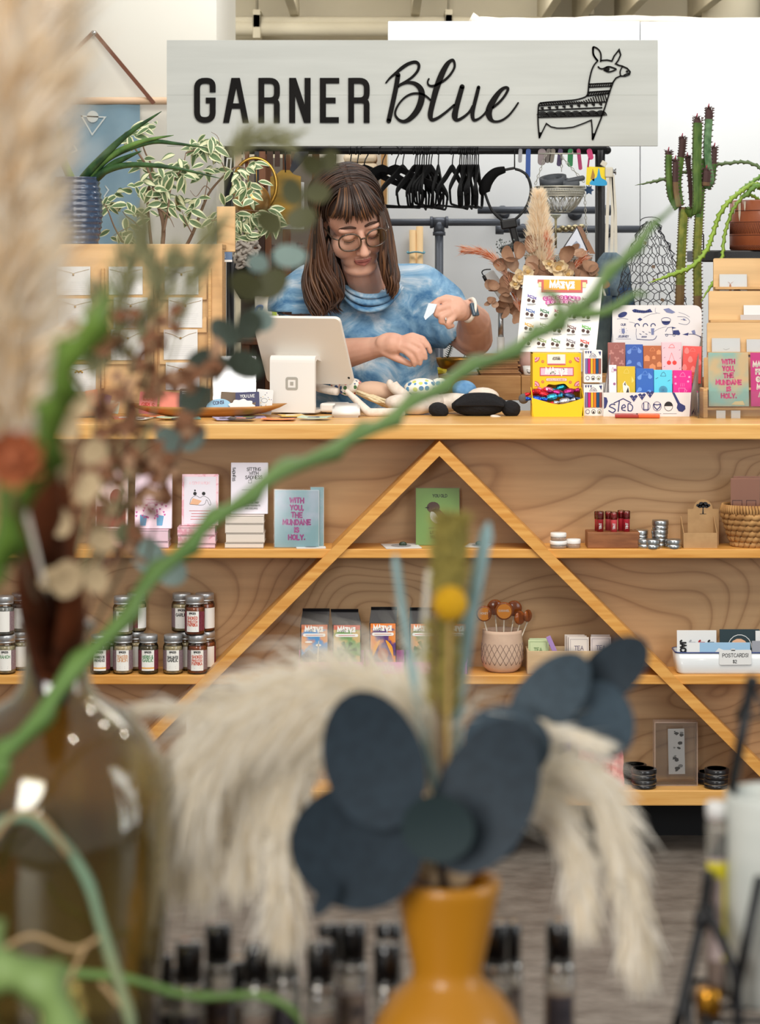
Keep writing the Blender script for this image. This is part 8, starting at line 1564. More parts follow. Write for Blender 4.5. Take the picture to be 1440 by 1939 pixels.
m_tow=mat('cream_towel',(226,210,184),.95,col2=(214,196,168),scale=30,bump=.6);z=P(0,402,Yt_).z
rt_=random.Random(12)
for col,(px0,px1)in enumerate(((580,646),(652,716))):
 zz_=z+.0003
 for k in range(6 if col else 5):
  h_=(.031,.034,.037)[(k+col)%3];q=MB();x0,x1=P(px0+rt_.uniform(-3,2),0,Yt_).x,P(px1+rt_.uniform(-4,3),0,Yt_).x
  sec=[(Yt_+.03,.5*h_),(Yt_+.024,.5*h_)];q.box(((x0+x1)/2,Yt_+.13,zz_+h_/2),(x1-x0,.22,h_*.97),m_tow,None,h_*.42);q.obj('folded_towel',label='folded cream towel in the %s stack, %s from the bottom'%(['left','right'][col],['first','second','third','fourth','fifth','sixth'][k]),cat='towel',group='folded cream towels on the shelf');zz_+=h_+.0004
for i,(x0,x1)in enumerate(((776,779),(787,789.5))):q=MB();a=P(x0-6,437 if i==0 else 430,8.185);q.tube([P(x0+(6 if i==0 else 8),436 if i==0 else 429,8.175),(P(x1+6,0,8.0).x,8.0,.005)],.012,mat('pine_dowel',(230,196,146),.55),12);q.obj('dowel',label='pale pine dowel leaning on the white partition, '+['left one','right one'][i],cat='dowel',group='two pine dowels tied with twine')
q=MB();p=P(788,478,8.16);q.tube([p+Vector((.03*cos(R(a)),.017*sin(R(a)),.002*sin(R(3*a))))for a in range(0,360,20)],.003,mat('blue_twine',(110,170,190),.8),5,False,True,True);q.obj('blue_twine',label='blue twine tied round the two pine dowels',cat='twine')
# the person behind the counter
def melt(prims,vox,m,smooth=6):
 """union of rounded prims -> one continuous smooth mesh (vertices in world space)"""
 q=MB()
 for p in prims:
  if p[0]=='c':
   _,a,ra,b_,rb=p;a,b_=Vector(a),Vector(b_);n=max(2,int((b_-a).length/(min(ra,rb)*.5))+1);d=b_-a
   pts=[a.lerp(b_,i/n)for i in range(n+1)];rr=[ra+(rb-ra)*i/n for i in range(n+1)];dn=d.normalized()
   cap=[(sin(R(t)),cos(R(t)))for t in(10,40,70)]
   q.tube([a-dn*ra*c_ for s_,c_ in cap]+pts+[b_+dn*rb*c_ for s_,c_ in cap[::-1]],[ra*s_ for s_,c_ in cap]+rr+[rb*s_ for s_,c_ in cap[::-1]],m,14)
  else:q.ball(p[1],p[2],m,p[3]if len(p)>3 else None,24,16)
 o=q.obj('tmp');r_=o.modifiers.new('r','REMESH');r_.mode='VOXEL';r_.voxel_size=vox
 s_=o.modifiers.new('s','SMOOTH');s_.iterations=smooth;s_.factor=.5
 me=bpy.data.meshes.new_from_object(o.evaluated_get(bpy.context.evaluated_depsgraph_get()));bpy.data.objects.remove(o)
 return me
def add_mesh(me,name,parent,mats_,smooth=True):
 o0=ORG[parent]
 for v in me.vertices:v.co-=o0
 me.materials.clear()
 for m in mats_:me.materials.append(m)
 me.polygons.foreach_set('use_smooth',[smooth]*len(me.polygons));o=bpy.data.objects.new(name,me);COL.objects.link(o);o.parent=parent;ORG[o]=o0;return o
m_skin=mat('skin',(217,170,148),.5,col2=(207,156,134),scale=14,sss=.15);m_lip=mat('lips',(178,110,102),.45);m_brow=mat('brow_hair',(70,46,34),.7)
m_hair=mat('brown_hair',(56,36,26),.42,col2=(88,57,38),scale=6,lo=.3,hi=.75);m_hair2=mat('caramel_hair',(112,76,48),.42,col2=(80,53,36),scale=8);m_hair3=mat('dark_hair',(40,25,18),.45)
Yb0=6.86
pe=thing('person','woman with long brown hair, glasses and blue tie-dye top sorting things behind counter','person',(P(692,0,Yb0).x,Yb0,0))
S_=1.10;HO=P(668,419,6.66)
RH=EU((R(30),R(11),R(12)),'XYZ')
HM=MT(HO)@EU((0,R(-11),0))@EU((0,0,R(11)))@EU((R(28),0,0))@Matrix.Scale(S_,4)
H=lambda x,y,z:HM@Vector((x,y,z));RM=HM.to_3x3().to_4x4()
def E(x,y,z,rx,ry,rz):return('e',H(x,y,z),(rx,ry,rz),RM)
neck0=P(694,566,6.84)
head=[E(0,.022,.040,.073,.092,.078),E(0,-.028,.03,.071,.062,.062),E(0,-.026,-.045,.066,.056,.054),E(0,-.045,-.080,.048,.036,.032),E(0,-.066,-.103,.022,.018,.017),E(.040,-.050,-.040,.030,.030,.032),E(-.040,-.050,-.040,.030,.030,.032),E(.030,-.078,.018,.026,.012,.010),E(-.030,-.078,.018,.026,.012,.010),E(0,-.045,-.108,.045,.04,.022),('c',H(0,-.088,.006),.009*S_,H(0,-.104,-.036),.0125*S_),E(0,-.107,-.041,.0135,.012,.011),E(.012,-.096,-.044,.0085,.010,.008),E(-.012,-.096,-.044,.0085,.010,.008),E(.031,-.075,-.002,.0165,.0135,.012),E(-.031,-.075,-.002,.0165,.0135,.012),('c',H(-.018,-.083,-.0695),.0050*S_,H(0,-.0905,-.0665),.0068*S_),('c',H(.018,-.083,-.0695),.0050*S_,H(0,-.0905,-.0665),.0068*S_),('c',H(-.015,-.083,-.0765),.0052*S_,H(0,-.089,-.0785),.0078*S_),('c',H(.015,-.083,-.0765),.0052*S_,H(0,-.089,-.0785),.0078*S_)]
for s_ in(-1,1):head.append(E(s_*.075,.012,-.008,.010,.018,.030))
body=list(head);C_=lambda a,ra,b_,rb:body.append(('c',a,ra,b_,rb))
C_(H(0,.025,-.03),.062,neck0,.062);C_(H(0,-.02,-.085),.05,P(694,556,6.80),.055)
shR,shL=P(586,566,6.86),P(804,566,6.86)
C_(P(640,560,6.85),.07,shR,.07);C_(P(745,560,6.85),.07,shL,.068);C_(P(690,600,6.86),.13,P(692,720,6.87),.14);C_(P(650,610,6.86),.1,P(640,730,6.88),.11);C_(P(735,610,6.86),.1,P(745,730,6.88),.11);C_(P(692,720,6.88),.15,P(692,0,6.9)*0+Vector((P(692,0,6.9).x,6.87,.93)),.16)
px_=P(692,0,6.9).x
for s_ in(-1,1):C_(Vector((px_+s_*.09,6.87,.9)),.10,Vector((px_+s_*.1,6.91,.50)),.062);C_(Vector((px_+s_*.1,6.91,.50)),.060,Vector((px_+s_*.105,6.93,.09)),.038);C_(Vector((px_+s_*.105,6.95,.045)),.036,Vector((px_+s_*.12,6.80,.035)),.028)
elR,wrR=P(556,665,6.72),P(706,659,6.53);C_(shR,.062,elR,.05);C_(elR,.050,P(640,672,6.6),.047);C_(P(640,672,6.6),.047,wrR,.031)
def hand(wr,palm,fingers,thumb,rp):
 C_(wr,.029,palm,rp);
 for f_ in fingers:
  r_=(.0105,.0094,.0085,.0072);C_(palm.lerp(f_[0],.35),.013,f_[0],.0105)
  for k in range(len(f_)-1):C_(f_[k],r_[k],f_[k+1],r_[k+1])
 tr_=(.0155,.0118,.0100,.0082)
 for k in range(len(thumb)-1):C_(thumb[k],tr_[k],thumb[k+1],tr_[k+1])
Yh1=6.49
body.append(('e',P(742,650,Yh1),(.045,.02,.030),EU((0,R(4),0))))
hand(wrR,P(745,651,Yh1),[[P(781,636,Yh1-.01),P(801,642,Yh1-.02),P(811,655,Yh1-.02),P(815,666,Yh1-.015)],[P(779,647,Yh1-.022),P(797,655,Yh1-.034),P(804,668,Yh1-.034),P(806,678,Yh1-.028)],[P(774,657,Yh1-.026),P(790,667,Yh1-.038),P(795,679,Yh1-.036),P(796,688,Yh1-.028)],[P(768,664,Yh1-.022),P(780,675,Yh1-.032),P(784,684,Yh1-.03),P(785,691,Yh1-.022)]],[P(728,664,Yh1+.004),P(748,676,Yh1-.0),P(765,684,Yh1-.004),P(778,690,Yh1-.004)],.031)
elL,wrL=P(897,640,6.74),P(886,588,6.56);C_(shL,.062,elL,.056);body.append(('e',P(893,635,6.72),(.048,.05,.05)));C_(elL,.055,P(899,610,6.66),.047);C_(P(899,610,6.66),.046,wrL,.031)
Yh2=6.52;body.append(('e',P(864,586,Yh2),(.034,.022,.032),EU((0,R(20),0))))
hand(wrL,P(862,587,Yh2),[[P(848,570,Yh2-.012),P(832,568,Yh2-.022),P(822,577,Yh2-.026),P(816,586,Yh2-.024)],[P(846,582,Yh2-.024),P(831,585,Yh2-.036),P(826,595,Yh2-.034),P(831,600,Yh2-.022)],[P(850,594,Yh2-.028),P(837,600,Yh2-.040),P(836,609,Yh2-.036),P(844,611,Yh2-.022)],[P(857,603,Yh2-.024),P(848,611,Yh2-.034),P(850,618,Yh2-.028),P(857,617,Yh2-.018)]],[P(868,572,Yh2+.004),P(846,565,Yh2+.01),P(829,571,Yh2+.004),P(815,580,Yh2-.004)],.030)
me=melt(body,.0034,m_skin,4);bo=add_mesh(me,'body',pe,[m_skin,m_lip])
inv=HM.inverted()
for p in me.polygons:
 c=inv@(p.center+ORG[pe])
 if abs(c.x)<.023 and c.y<-.078 and-.084+abs(c.x)*.25<c.z<-.0635-abs(c.x)*.18:p.material_index=1
def seg(pts,r,m,name,n=8,par=pe,flat=1.0):q=MB();q.tube(catmull(pts,5)if len(pts)>2 else pts,r,m,n,True,True,False,flat);return q.obj(name,par)
for s_ in(-1,1):
 q=MB();pp=catmull([H(s_*.012,-.089,.024),H(s_*.026,-.091,.030),H(s_*.042,-.084,.028),H(s_*.052,-.073,.022)],4);q.tube(pp,[.0028,.0034,.0036,.0038,.004,.004,.0038,.0036,.003,.0028,.0024,.0018,.001][:len(pp)],m_brow,6);q.obj('eyebrow',pe)
 q=MB();q.tube(catmull([H(s_*.018,-.0880,-.009),H(s_*.031,-.0905,-.0115),H(s_*.045,-.0845,-.009)],4),.0013,m_hair3,5)
 for k in range(9):u=k/8;b_=H(s_*(.019+.026*u),-.0885-.003*sin(PI*u),-.0095-.0025*sin(PI*u));q.tube([b_,b_+(RM@Vector((s_*(u-.4)*.004,-.006,-.0035)))],[.0007,.0002],m_hair3,4)
 q.obj('eyelashes',pe)
 q=MB();q.stroke([(s_*(.020+.0)*1,0)],1,m_skin)if False else None
q=MB();q.tube(catmull([H(-.0225,-.0815,-.0725),H(-.010,-.0925,-.0722),H(0,-.0955,-.0716),H(.010,-.0925,-.0722),H(.0225,-.0815,-.0725)],4),.0010,mat('mouth_line',(120,62,58),.6),5);q.obj('mouth_line',pe)
gl=MB();m_tort=mat('tortoise_frame',(44,34,28),.25,col2=(86,64,44),scale=60,coat=.5);ge=bpy.data.objects.new('glasses',None);COL.objects.link(ge);ge.parent=pe;ORG[ge]=ORG[pe]
for s_ in(-1,1):
 cx=s_*.034;pts=[H(cx+.0275*math.copysign(abs(cos(R(a)))**.85,cos(R(a))),-.113+.012*abs(cx+.0275*cos(R(a)))/.06,-.004+.0235*math.copysign(abs(sin(R(a)))**.85,sin(R(a))))for a in range(0,360,12)]
 q=MB();q.tube(pts,.0021*S_,m_tort,8,False,True,True);q.obj('rim',ge);q=MB();q.add(pts,[tuple(range(len(pts)))],film('lens_glass',(250,250,250),.05));q.obj('lens',ge)
 q=MB();q.tube([H(s_*.0615,-.100,.006),H(s_*.073,-.085,.006),H(s_*.079,-.02,.008),H(s_*.079,.02,-.01)],.0020*S_,m_tort,6);q.obj('temple',ge)
q=MB();q.tube(catmull([H(-.0075,-.1125,.002),H(0,-.1155,.0055),H(.0075,-.1125,.002)],4),.0022*S_,m_tort,8);q.obj('bridge',ge)
m_tie=bpy.data.materials.new('tie_dye_blue');m_tie.use_nodes=True;nt=m_tie.node_tree;bs_n=nt.nodes['Principled BSDF'];bs_n.inputs['Roughness'].default_value=.9
tcn=nt.nodes.new('ShaderNodeTexCoord');mp=nt.nodes.new('ShaderNodeMapping');mp.inputs['Scale'].default_value=(1.0,1,1.5);n1=nt.nodes.new('ShaderNodeTexNoise');n1.inputs['Scale'].default_value=7;n1.inputs['Detail'].default_value=6;n1.inputs['Distortion'].default_value=1.1;n1.inputs['Roughness'].default_value=.62
rp=nt.nodes.new('ShaderNodeValToRGB');e=rp.color_ramp.elements;e[0].position=.36;e[0].color=lin((62,110,152));e[1].position=.68;e[1].color=lin((212,218,222));x_=e.new(.5);x_.color=lin((118,158,188))
nt.links.new(tcn.outputs['Object'],mp.inputs[0]);nt.links.new(mp.outputs[0],n1.inputs['Vector']);nt.links.new(n1.outputs['Fac'],rp.inputs[0]);nt.links.new(rp.outputs[0],bs_n.inputs['Base Color'])
n2=nt.nodes.new('ShaderNodeTexNoise');n2.inputs['Scale'].default_value=160;bp=nt.nodes.new('ShaderNodeBump');bp.inputs['Strength'].default_value=.25;bp.inputs['Distance'].default_value=.002;nt.links.new(tcn.outputs['Object'],n2.inputs['Vector']);nt.links.new(n2.outputs['Fac'],bp.inputs['Height']);nt.links.new(bp.outputs[0],bs_n.inputs['Normal'])
body=[];zw=.98
C_(P(650,556,6.86),.088,P(600,556,6.87),.086);C_(P(735,556,6.86),.088,P(792,552,6.87),.084);C_(P(690,600,6.86),.147,P(692,720,6.87),.158);C_(P(640,600,6.86),.115,P(628,730,6.88),.126);C_(P(742,600,6.86),.115,P(752,730,6.88),.126);C_(P(692,720,6.88),.165,Vector((px_,6.87,.93)),.19);C_(P(660,640,6.80),.10,P(725,640,6.80),.10)
C_(P(596,552,6.86),.086,P(560,578,6.80),.084);C_(P(560,578,6.80),.080,P(557,600,6.77),.070)
C_(P(795,552,6.86),.082,P(832,580,6.82),.080);C_(P(832,580,6.82),.080,P(862,622,6.76),.068);C_(P(780,600,6.86),.085,P(845,618,6.79),.066)
me=melt(body,.0060,m_tie,7)
bm=bmesh.new();bm.from_mesh(me);rm=[]
n0=P(697,527,6.80);hem=P(557,590,6.78)
for f_ in bm.faces:
 c=f_.calc_center_median();px=CX+c.x*F/c.y;py=HY+(CH-c.z)*F/c.y
 if((px-704)/46)**2+((py-526)/26)**2<1 and c.y<6.93:rm.append(f_)
 elif px<606 and py>590+(px-527)*.10 and c.x<P(608,0,6.8).x and c.z>1.15 and px<596:rm.append(f_)
 elif px>842 and(py-600)*.62+(px-870)*.55>22:rm.append(f_)
 elif c.z<zw:rm.append(f_)
bmesh.ops.delete(bm,geom=rm,context='FACES')
for v in bm.verts:v.co+=Vector((0,-1,0))*(.004*sin(v.co.x*38+v.co.z*22)+.003*sin(v.co.x*17-v.co.z*46))
bm.to_mesh(me);bm.free();so=add_mesh(me,'tie_dye_top',pe,[m_tie]);sd=so.modifiers.new('s','SOLIDIFY');sd.thickness=.003
q=MB()
def at_neck(px,py,Y):return P(px,py,Y)
for k,(dy,w_)in enumerate(((0,.013),(12,.019),(26,.019))):
 q.tube(catmull([at_neck(652-k*4,536+dy*.3,6.74),at_neck(664,550+dy*.8,6.706),at_neck(690,560+dy,6.682-.004*k),at_neck(722,559+dy*.9,6.69-.004*k),at_neck(745,550+dy*.5,6.715),at_neck(756+k*3,536+dy*.3,6.75)],5),[w_*(.35+.65*sin(PI*i/25))for i in range(26)],m_tie,10,True,True,False,.45)
q.obj('cowl_neck_folds',pe)
q=MB();q.tube(catmull([P(527,592,6.80),P(540,598,6.72),P(560,601,6.70),P(582,600,6.71),P(598,598,6.76)],4),.004,m_tie,6);q.obj('sleeve_hem',pe)
m_jean=mat('dark_trousers',(44,52,70),.85,col2=(54,64,84),scale=30);body=[]
C_(Vector((px_-.05,6.87,.96)),.155,Vector((px_+.05,6.87,.92)),.165)
for s_ in(-1,1):C_(Vector((px_+s_*.09,6.87,.9)),.115,Vector((px_+s_*.1,6.91,.50)),.078);C_(Vector((px_+s_*.1,6.91,.50)),.078,Vector((px_+s_*.105,6.93,.12)),.06)
add_mesh(melt(body,.01,m_jean,5),'trousers',pe,[m_jean])
for s_ in(-1,1):body=[];C_(Vector((px_+s_*.105,6.955,.05)),.046,Vector((px_+s_*.122,6.79,.042)),.038);me=melt(body,.006,m_black,4);[setattr(v.co,'z',max(v.co.z,.002))for v in me.vertices];add_mesh(me,'shoe',pe,[m_black])
wd_=Vector((1,.5,-.25)).normalized();wc=P(889,587,6.545);u,v=perp(wd_)
we=bpy.data.objects.new('wristwatch',None);COL.objects.link(we);we.parent=pe;ORG[we]=ORG[pe]
q=MB();q.tube([wc+(u*cos(R(a))+v*sin(R(a)))*.0325 for a in range(0,360,15)],.0035,mat('cream_watch_strap',(226,216,204),.5),6,False,True,True,1.6);q.obj('strap',we)
q=MB();q.box(P(899,586,6.525),(.011,.030,.038),mat('watch_case',(60,78,92),.2),(0,R(-16),R(-28)),.004);q.obj('watch_face',we)
rg_=MB();p=P(846,606,Yh2-.032);rg_.tube([p+Vector((.004*cos(R(a))*.6,.0115*cos(R(a)),.0115*sin(R(a))))for a in range(0,360,24)],.0016,m_alu,6,False,True,True);rg_.ball(p+Vector((-.002,-.012,.001)),.003,m_alu);rg_.obj('ring',pe)
q=MB();q.add([P(812,574,6.485),P(828,576,6.485),P(822,592,6.47),P(806,606,6.46),P(803,600,6.462)],[(0,1,2,3,4)],mat('pale_label',(206,214,222),.6));q.add([P(812,574,6.487),P(828,576,6.487),P(822,592,6.472),P(806,606,6.462),P(803,600,6.464)],[(4,3,2,1,0)],MATS['pale_label']);q.obj('cloth_label',label='small pale cloth label pinched in her raised hand',cat='label')
hr=bpy.data.objects.new('hair',None);COL.objects.link(hr);hr.parent=pe;ORG[hr]=ORG[pe]
body=[('e',H(0,-.022,.052),(.076,.074,.060),RM),('e',H(0,.034,.046),(.083,.094,.080),RM),('e',P(664,470,6.76),(.098,.06,.13)),('e',P(662,520,6.80),(.10,.05,.09))]
hb_=[]
me=melt(body,.005,m_hair3,3);bm=bmesh.new();bm.from_mesh(me);rm=[]
for f_ in bm.faces:
 c=inv@f_.calc_center_median()
 if c.y<-.03 and c.z<.062-.5*max(0,abs(c.x)-.045)and abs(c.x)<.08:rm.append(f_)
bmesh.ops.delete(bm,geom=rm,context='FACES');bm.to_mesh(me);bm.free();add_mesh(me,'hair_cap',hr,[m_hair3])
rh=random.Random(21)
def sheet(A,B,n,nm,w0=.0048,wav=.004,mats_=(m_hair,m_hair,m_hair2,m_hair3),dep=.03,curl=0):
 q={m:MB()for m in set(mats_)}
 for i in range(n):
  t=(i+rh.random())/n;m=mats_[rh.randrange(len(mats_))];L_=min(len(A),len(B));ph=rh.uniform(0,6.28);dy=rh.uniform(-dep,dep*.4)
  pts=[]
  for k in range(L_):
   p=P(A[k][0]+(B[k][0]-A[k][0])*t,A[k][1]+(B[k][1]-A[k][1])*t,A[k][2]+(B[k][2]-A[k][2])*t);s_=k/(L_-1)
   p+=Vector((0,0,rh.uniform(-.012,.012)*(s_==1)*(nm=='fringe')));p+=Vector((wav*s_*sin(ph+s_*7+curl*s_*s_*6),dy*min(1,s_*1.5)+wav*cos(ph+s_*6)*s_,rh.uniform(-.004,.004)*s_));pts.append(p)
  pp=catmull(pts,4);N_=len(pp);w_=w0*rh.uniform(.6,1.25);q[m].tube(pp,[w_*(.55+.45*sin(PI*min(1,.15+j/(N_-1)*.8)))*(1 if j<N_*.8 else max(.08,(N_-1-j)/(N_*.2)))for j in range(N_)],m,5,True,True,False,.6)
 Q=MB()
 for mm_ in q.values():
  for mi,m in enumerate(mm_.mats):Q.add(mm_.v,mm_.f,m,True)
 o=Q.obj(nm,hr);return tag(o,kind='stuff')
sheet([(646,352,6.66),(618,378,6.62),(609,420,6.60),(613,460,6.595),(622,500,6.61),(640,535,6.62),(648,560,6.64),(632,580,6.64)],[(640,352,6.70),(604,378,6.70),(592,430,6.70),(582,490,6.70),(574,535,6.68),(580,570,6.66),(594,598,6.65),(606,610,6.65)],150,'hair_length',.0062,.006,dep=.035,curl=1)
sheet([(622,450,6.60),(616,490,6.60),(610,530,6.62),(612,570,6.63),(622,600,6.64)],[(640,500,6.62),(650,530,6.63),(652,560,6.63),(640,580,6.63),(650,592,6.63)],34,'hair_length',.0046,.008,(m_hair3,m_hair),.01,2)
sheet([(668,350,6.66),(704,378,6.61),(722,415,6.59),(722,455,6.60),(722,495,6.62),(726,525,6.64),(734,552,6.66)],[(674,350,6.70),(722,378,6.70),(740,430,6.70),(749,485,6.69),(755,525,6.67),(752,550,6.66),(742,568,6.66)],100,'hair_length',.0058,.005,dep=.03,curl=1)
fq={m:MB()for m in(m_hair,m_hair3,m_hair2)}
for i in range(130):
 x0=-.066+.132*(i+rh.random())/130;m=rh.choice((m_hair,m_hair3,m_hair,m_hair3,m_hair2));sw=.010*rh.random()+.004;end=92+rh.uniform(-9,7)-(8 if x0<-.035 else 0);pts=[];lift=1.02+.05*rh.random()
 for j in range(8):
  t=j/7;ph=R(-12+(end+12)*t);x=x0*(.22+.78*t**.8)+sw*t*t*(1 if x0>-.02 else-.7);k_=math.sqrt(max(.1,1-(x/.088)**2));pts.append(H(x,-.022-.080*k_*lift*sin(ph),.053+.067*k_*lift*cos(ph)))
 fq[m].tube(catmull(pts,3),[.0040*(.6+.4*sin(PI*min(1,.2+j/21*.8)))*(1 if j<17 else(22-j)/5.2)for j in range(22)],m,5,True,True,False,.5)
Q=MB()
for m,mm_ in fq.items():Q.add(mm_.v,mm_.f,m,True)
tag(Q.obj('fringe',hr),kind='stuff')
cq={m:MB()for m in(m_hair,m_hair3,m_hair2)}
for i in range(260):
 s_=-1 if i%2 else 1;y0=rh.uniform(-.052,.10);fl=rh.uniform(-.01,.03);k_=math.sqrt(max(.05,1-((y0-.025)/.108)**2));m=rh.choice((m_hair,m_hair,m_hair3,m_hair3,m_hair3));pts=[]
 for j in range(7):ph=R(-6+j*18.3);kk_=1.0+.035*rh.random();pts.append(H(-.006+s_*.090*k_*sin(ph)*kk_,y0+fl*j/6,.048+.092*k_*cos(ph)*kk_))
 cq[m].tube(catmull(pts,3),[.0042*(.5+.5*sin(PI*min(1,.2+j/18*.8)))for j in range(19)],m,5,True,True,False,.5)
Q=MB()
for m,mm_ in cq.items():Q.add(mm_.v,mm_.f,m,True)
tag(Q.obj('crown_hair',hr),kind='stuff')
# the near table and what stands on it
ZT=.99
m_tab=mat('dark_table_wood',(74,54,40),.45,col2=(58,42,30),scale=5,stretch=(1,10,10));nt_=thing('near_table','dark wooden display table in the foreground under the bottles and vases','table',(0,1.2,0))
q=MB();q.span(-.75,.75,.82,1.575,ZT-.03,ZT,m_tab,.003);q.obj('table_top',nt_)
for x in(-.7,.7):
 for y in(.87,1.53):q=MB();q.span(x-.025,x+.025,y-.025,y+.025,0,ZT-.03,m_tab,.003);q.obj('leg',nt_)
Yj0=1.42;m_olive=mat('olive_glass',(198,188,142),.1,trans=1,ior=1.45,coat=1);xj0=P(106,0,Yj0).x;kj=kk(Yj0)
dj=thing('glass_demijohn','large olive brown glass demijohn at lower left holding dried stems','bottle',(xj0,Yj0,ZT))
pr_=[(0,.004),(170*kj,.0),(196*kj,.012)]
for w_,y in((200,1860),(212,1760),(222,1660),(228,1570),(224,1500),(205,1435),(172,1382),(126,1345),(84,1322),(68,1300),(62,1250),(62,1200),(72,1190),(72,1178)):pr_.append((w_*kj,P(0,y,Yj0).z-ZT))
inn=[(max(.001,r-.0028),max(.008,z-(.0 if i>4 else 0)))for i,(r,z)in enumerate(pr_[2:])][::-1]
q=MB();q.lathe(pr_+[(58*kj,pr_[-1][1])]+inn[1:]+[(0,.008)],(xj0,Yj0,ZT),m_olive,56);q.obj('glass_body',dj)
mouth=P(106,1200,Yj0)
Yv=1.40;kv=kk(Yv);xv0=P(848,0,Yv).x;m_must=mat('mustard_ceramic',(186,124,26),.38,coat=.25)
pv=[(0,.003),(88,2122),(95,2118),(130,2085),(150,2020),(148,1970),(132,1925),(105,1885),(74,1858),(66,1842),(68,1825),(97,1690),(101,1676),(100,1664),(94,1660),(87,1664),(84,1680),(58,1835),(40,1842)]
pv=[(w*kv,(P(0,y,Yv).z-ZT)if y>100 else y)for w,y in pv];pv[1]=(pv[1][0],0);pv[2]=(pv[2][0],.002)
q=MB();q.lathe(pv+[(0,pv[-1][1])],(xv0,Yv,ZT),m_must,48);q.obj('yellow_vase',label='mustard yellow bud vase with flared neck in the foreground',cat='vase')
vm=P(848,1700,Yv)
m_cap=mat('black_gloss_cap',(10,10,11),.16,coat=.5);m_pg=mat('perfume_glass',(220,216,206),.05,trans=.85);m_col=mat('silver_collar',(176,172,166),.2,.9)
def roller(px,ytop,Y,c,lab,cap=m_cap,r=.0098,hc=.026):
 p=P(px,ytop,Y);h=p.z-ZT;t=thing('perfume_bottle',lab,'bottle',(p.x,Y,ZT),'perfume roller bottles on the near table');rc=r*.86
 q=MB();q.lathe([(0,0),(r*.9,0),(r,.002),(r,h-hc-.006),(r*.8,h-hc-.002),(r*.6,h-hc)],(p.x,Y,ZT),m_pg,22);q.obj('glass',t)
 q=MB();q.lathe([(0,.003),(r*.84,.003),(r*.84,(h-hc)*.72),(0,(h-hc)*.72)],(p.x,Y,ZT),mat('perfume_%d_%d'%(c[0],c[2]),c,.3),18);q.obj('perfume',t)
 q=MB();q.lathe([(r*.9,h-hc-.005),(r*.96,h-hc-.004),(r*.96,h-hc),(r*.9,h-hc+.001)],(p.x,Y,ZT),m_col,22);q.obj('collar',t)
 q=MB();q.lathe([(rc,h-hc),(rc,h-.0012),(rc*.9,h),(0,h)],(p.x,Y,ZT),cap,24);q.obj('cap',t)
 q=MB();n=7;vs=[(p.x+r*1.01*cos(R(-90-50+100*i/n)),Y+r*1.01*sin(R(-90-50+100*i/n)),ZT+z_)for i in range(n+1)for z_ in(h*.14,h*.52)];q.add(vs,[(2*i,2*i+2,2*i+3,2*i+1)for i in range(n)],mat('perfume_label_%d'%(c[2]%3),((70,62,66),(150,128,110),(96,70,52))[c[2]%3],.6,col2=(40,36,42),scale=90),True);q.obj('label',t)
for px,yt,Y,c,lab in((303,1806,1.50,(70,84,66),'perfume bottle behind the demijohn edge, leftmost of the row'),(358,1783,1.47,(98,84,60),'perfume bottle in front row, first right of the demijohn'),(414,1748,1.51,(60,58,86),'tall perfume bottle with dark blue liquid, second right of demijohn'),(488,1785,1.47,(92,70,52),'perfume bottle in front row left of the green one'),(540,1772,1.49,(56,96,60),'green perfume bottle under the drooping pampas tips'),(607,1783,1.47,(120,100,76),'perfume bottle in front row below the dark leaf stem'),(668,1747,1.51,(112,60,70),'perfume bottle with plum label left of the yellow vase, back row'),(627,1747,1.54,(100,92,80),'perfume bottle at back, half hidden behind its neighbour'),(736,1747,1.54,(120,96,74),'perfume bottle at back beside the yellow vase neck'),(733,1786,1.47,(140,110,92),'perfume bottle in front row against the yellow vase'),(938,1748,1.51,(130,112,92),'perfume bottle just right of the yellow vase, touching the vase in view'),(967,1748,1.545,(150,132,112),'slim perfume bottle second right of the yellow vase'),(1060,1746,1.505,(146,104,66),'lone amber perfume bottle standing apart right of the yellow vase'),(325,1830,1.54,(90,80,70),'perfume bottle at the back between demijohn and first cap'),(450,1818,1.54,(80,74,76),'perfume bottle at the back between blue and brown ones')):
 roller(px,yt,Y,c,lab,m_cap,.0098 if px!=967 else.008)
roller(1342,1872,1.40,(150,96,20),'amber perfume bottle with gold cap under the wire stand',mat('gold_cap',(196,138,44),.2,.9),.0085,.02)
m_eucb=mat('blue_eucalyptus',(31,43,52),.65,col2=(39,53,63),scale=12);m_eucl=mat('pale_blue_eucalyptus',(60,77,88),.65,col2=(46,61,72),scale=12);m_eucg=mat('teal_eucalyptus',(38,54,56),.65)
eb_=thing('blue_eucalyptus','dyed blue grey eucalyptus stem with big round leaves in the yellow vase','dried plant',vm)
for pts in([(848,1700,1.4),(832,1640,1.39),(800,1560,1.38),(740,1480,1.37),(690,1360,1.37)],[(850,1700,1.4),(880,1600,1.40),(940,1480,1.42),(1030,1380,1.44),(1110,1300,1.45),(1170,1240,1.46)],[(845,1700,1.4),(760,1660,1.37),(660,1660,1.36),(596,1730,1.36)]):q=MB();q.tube(catmull([P(*p)for p in pts],5),.0016,mat('dark_stem',(40,36,38),.7),6);q.obj('stem',eb_)
dpb=[disc_leaf_proto('blue_leaf',.5,m,.12,26,ov,.3)for m,ov in((m_eucb,.72),(m_eucb,1.0),(m_eucl,.9),(m_eucg,1.0),(m_eucl,.62),(m_eucb,.62))]
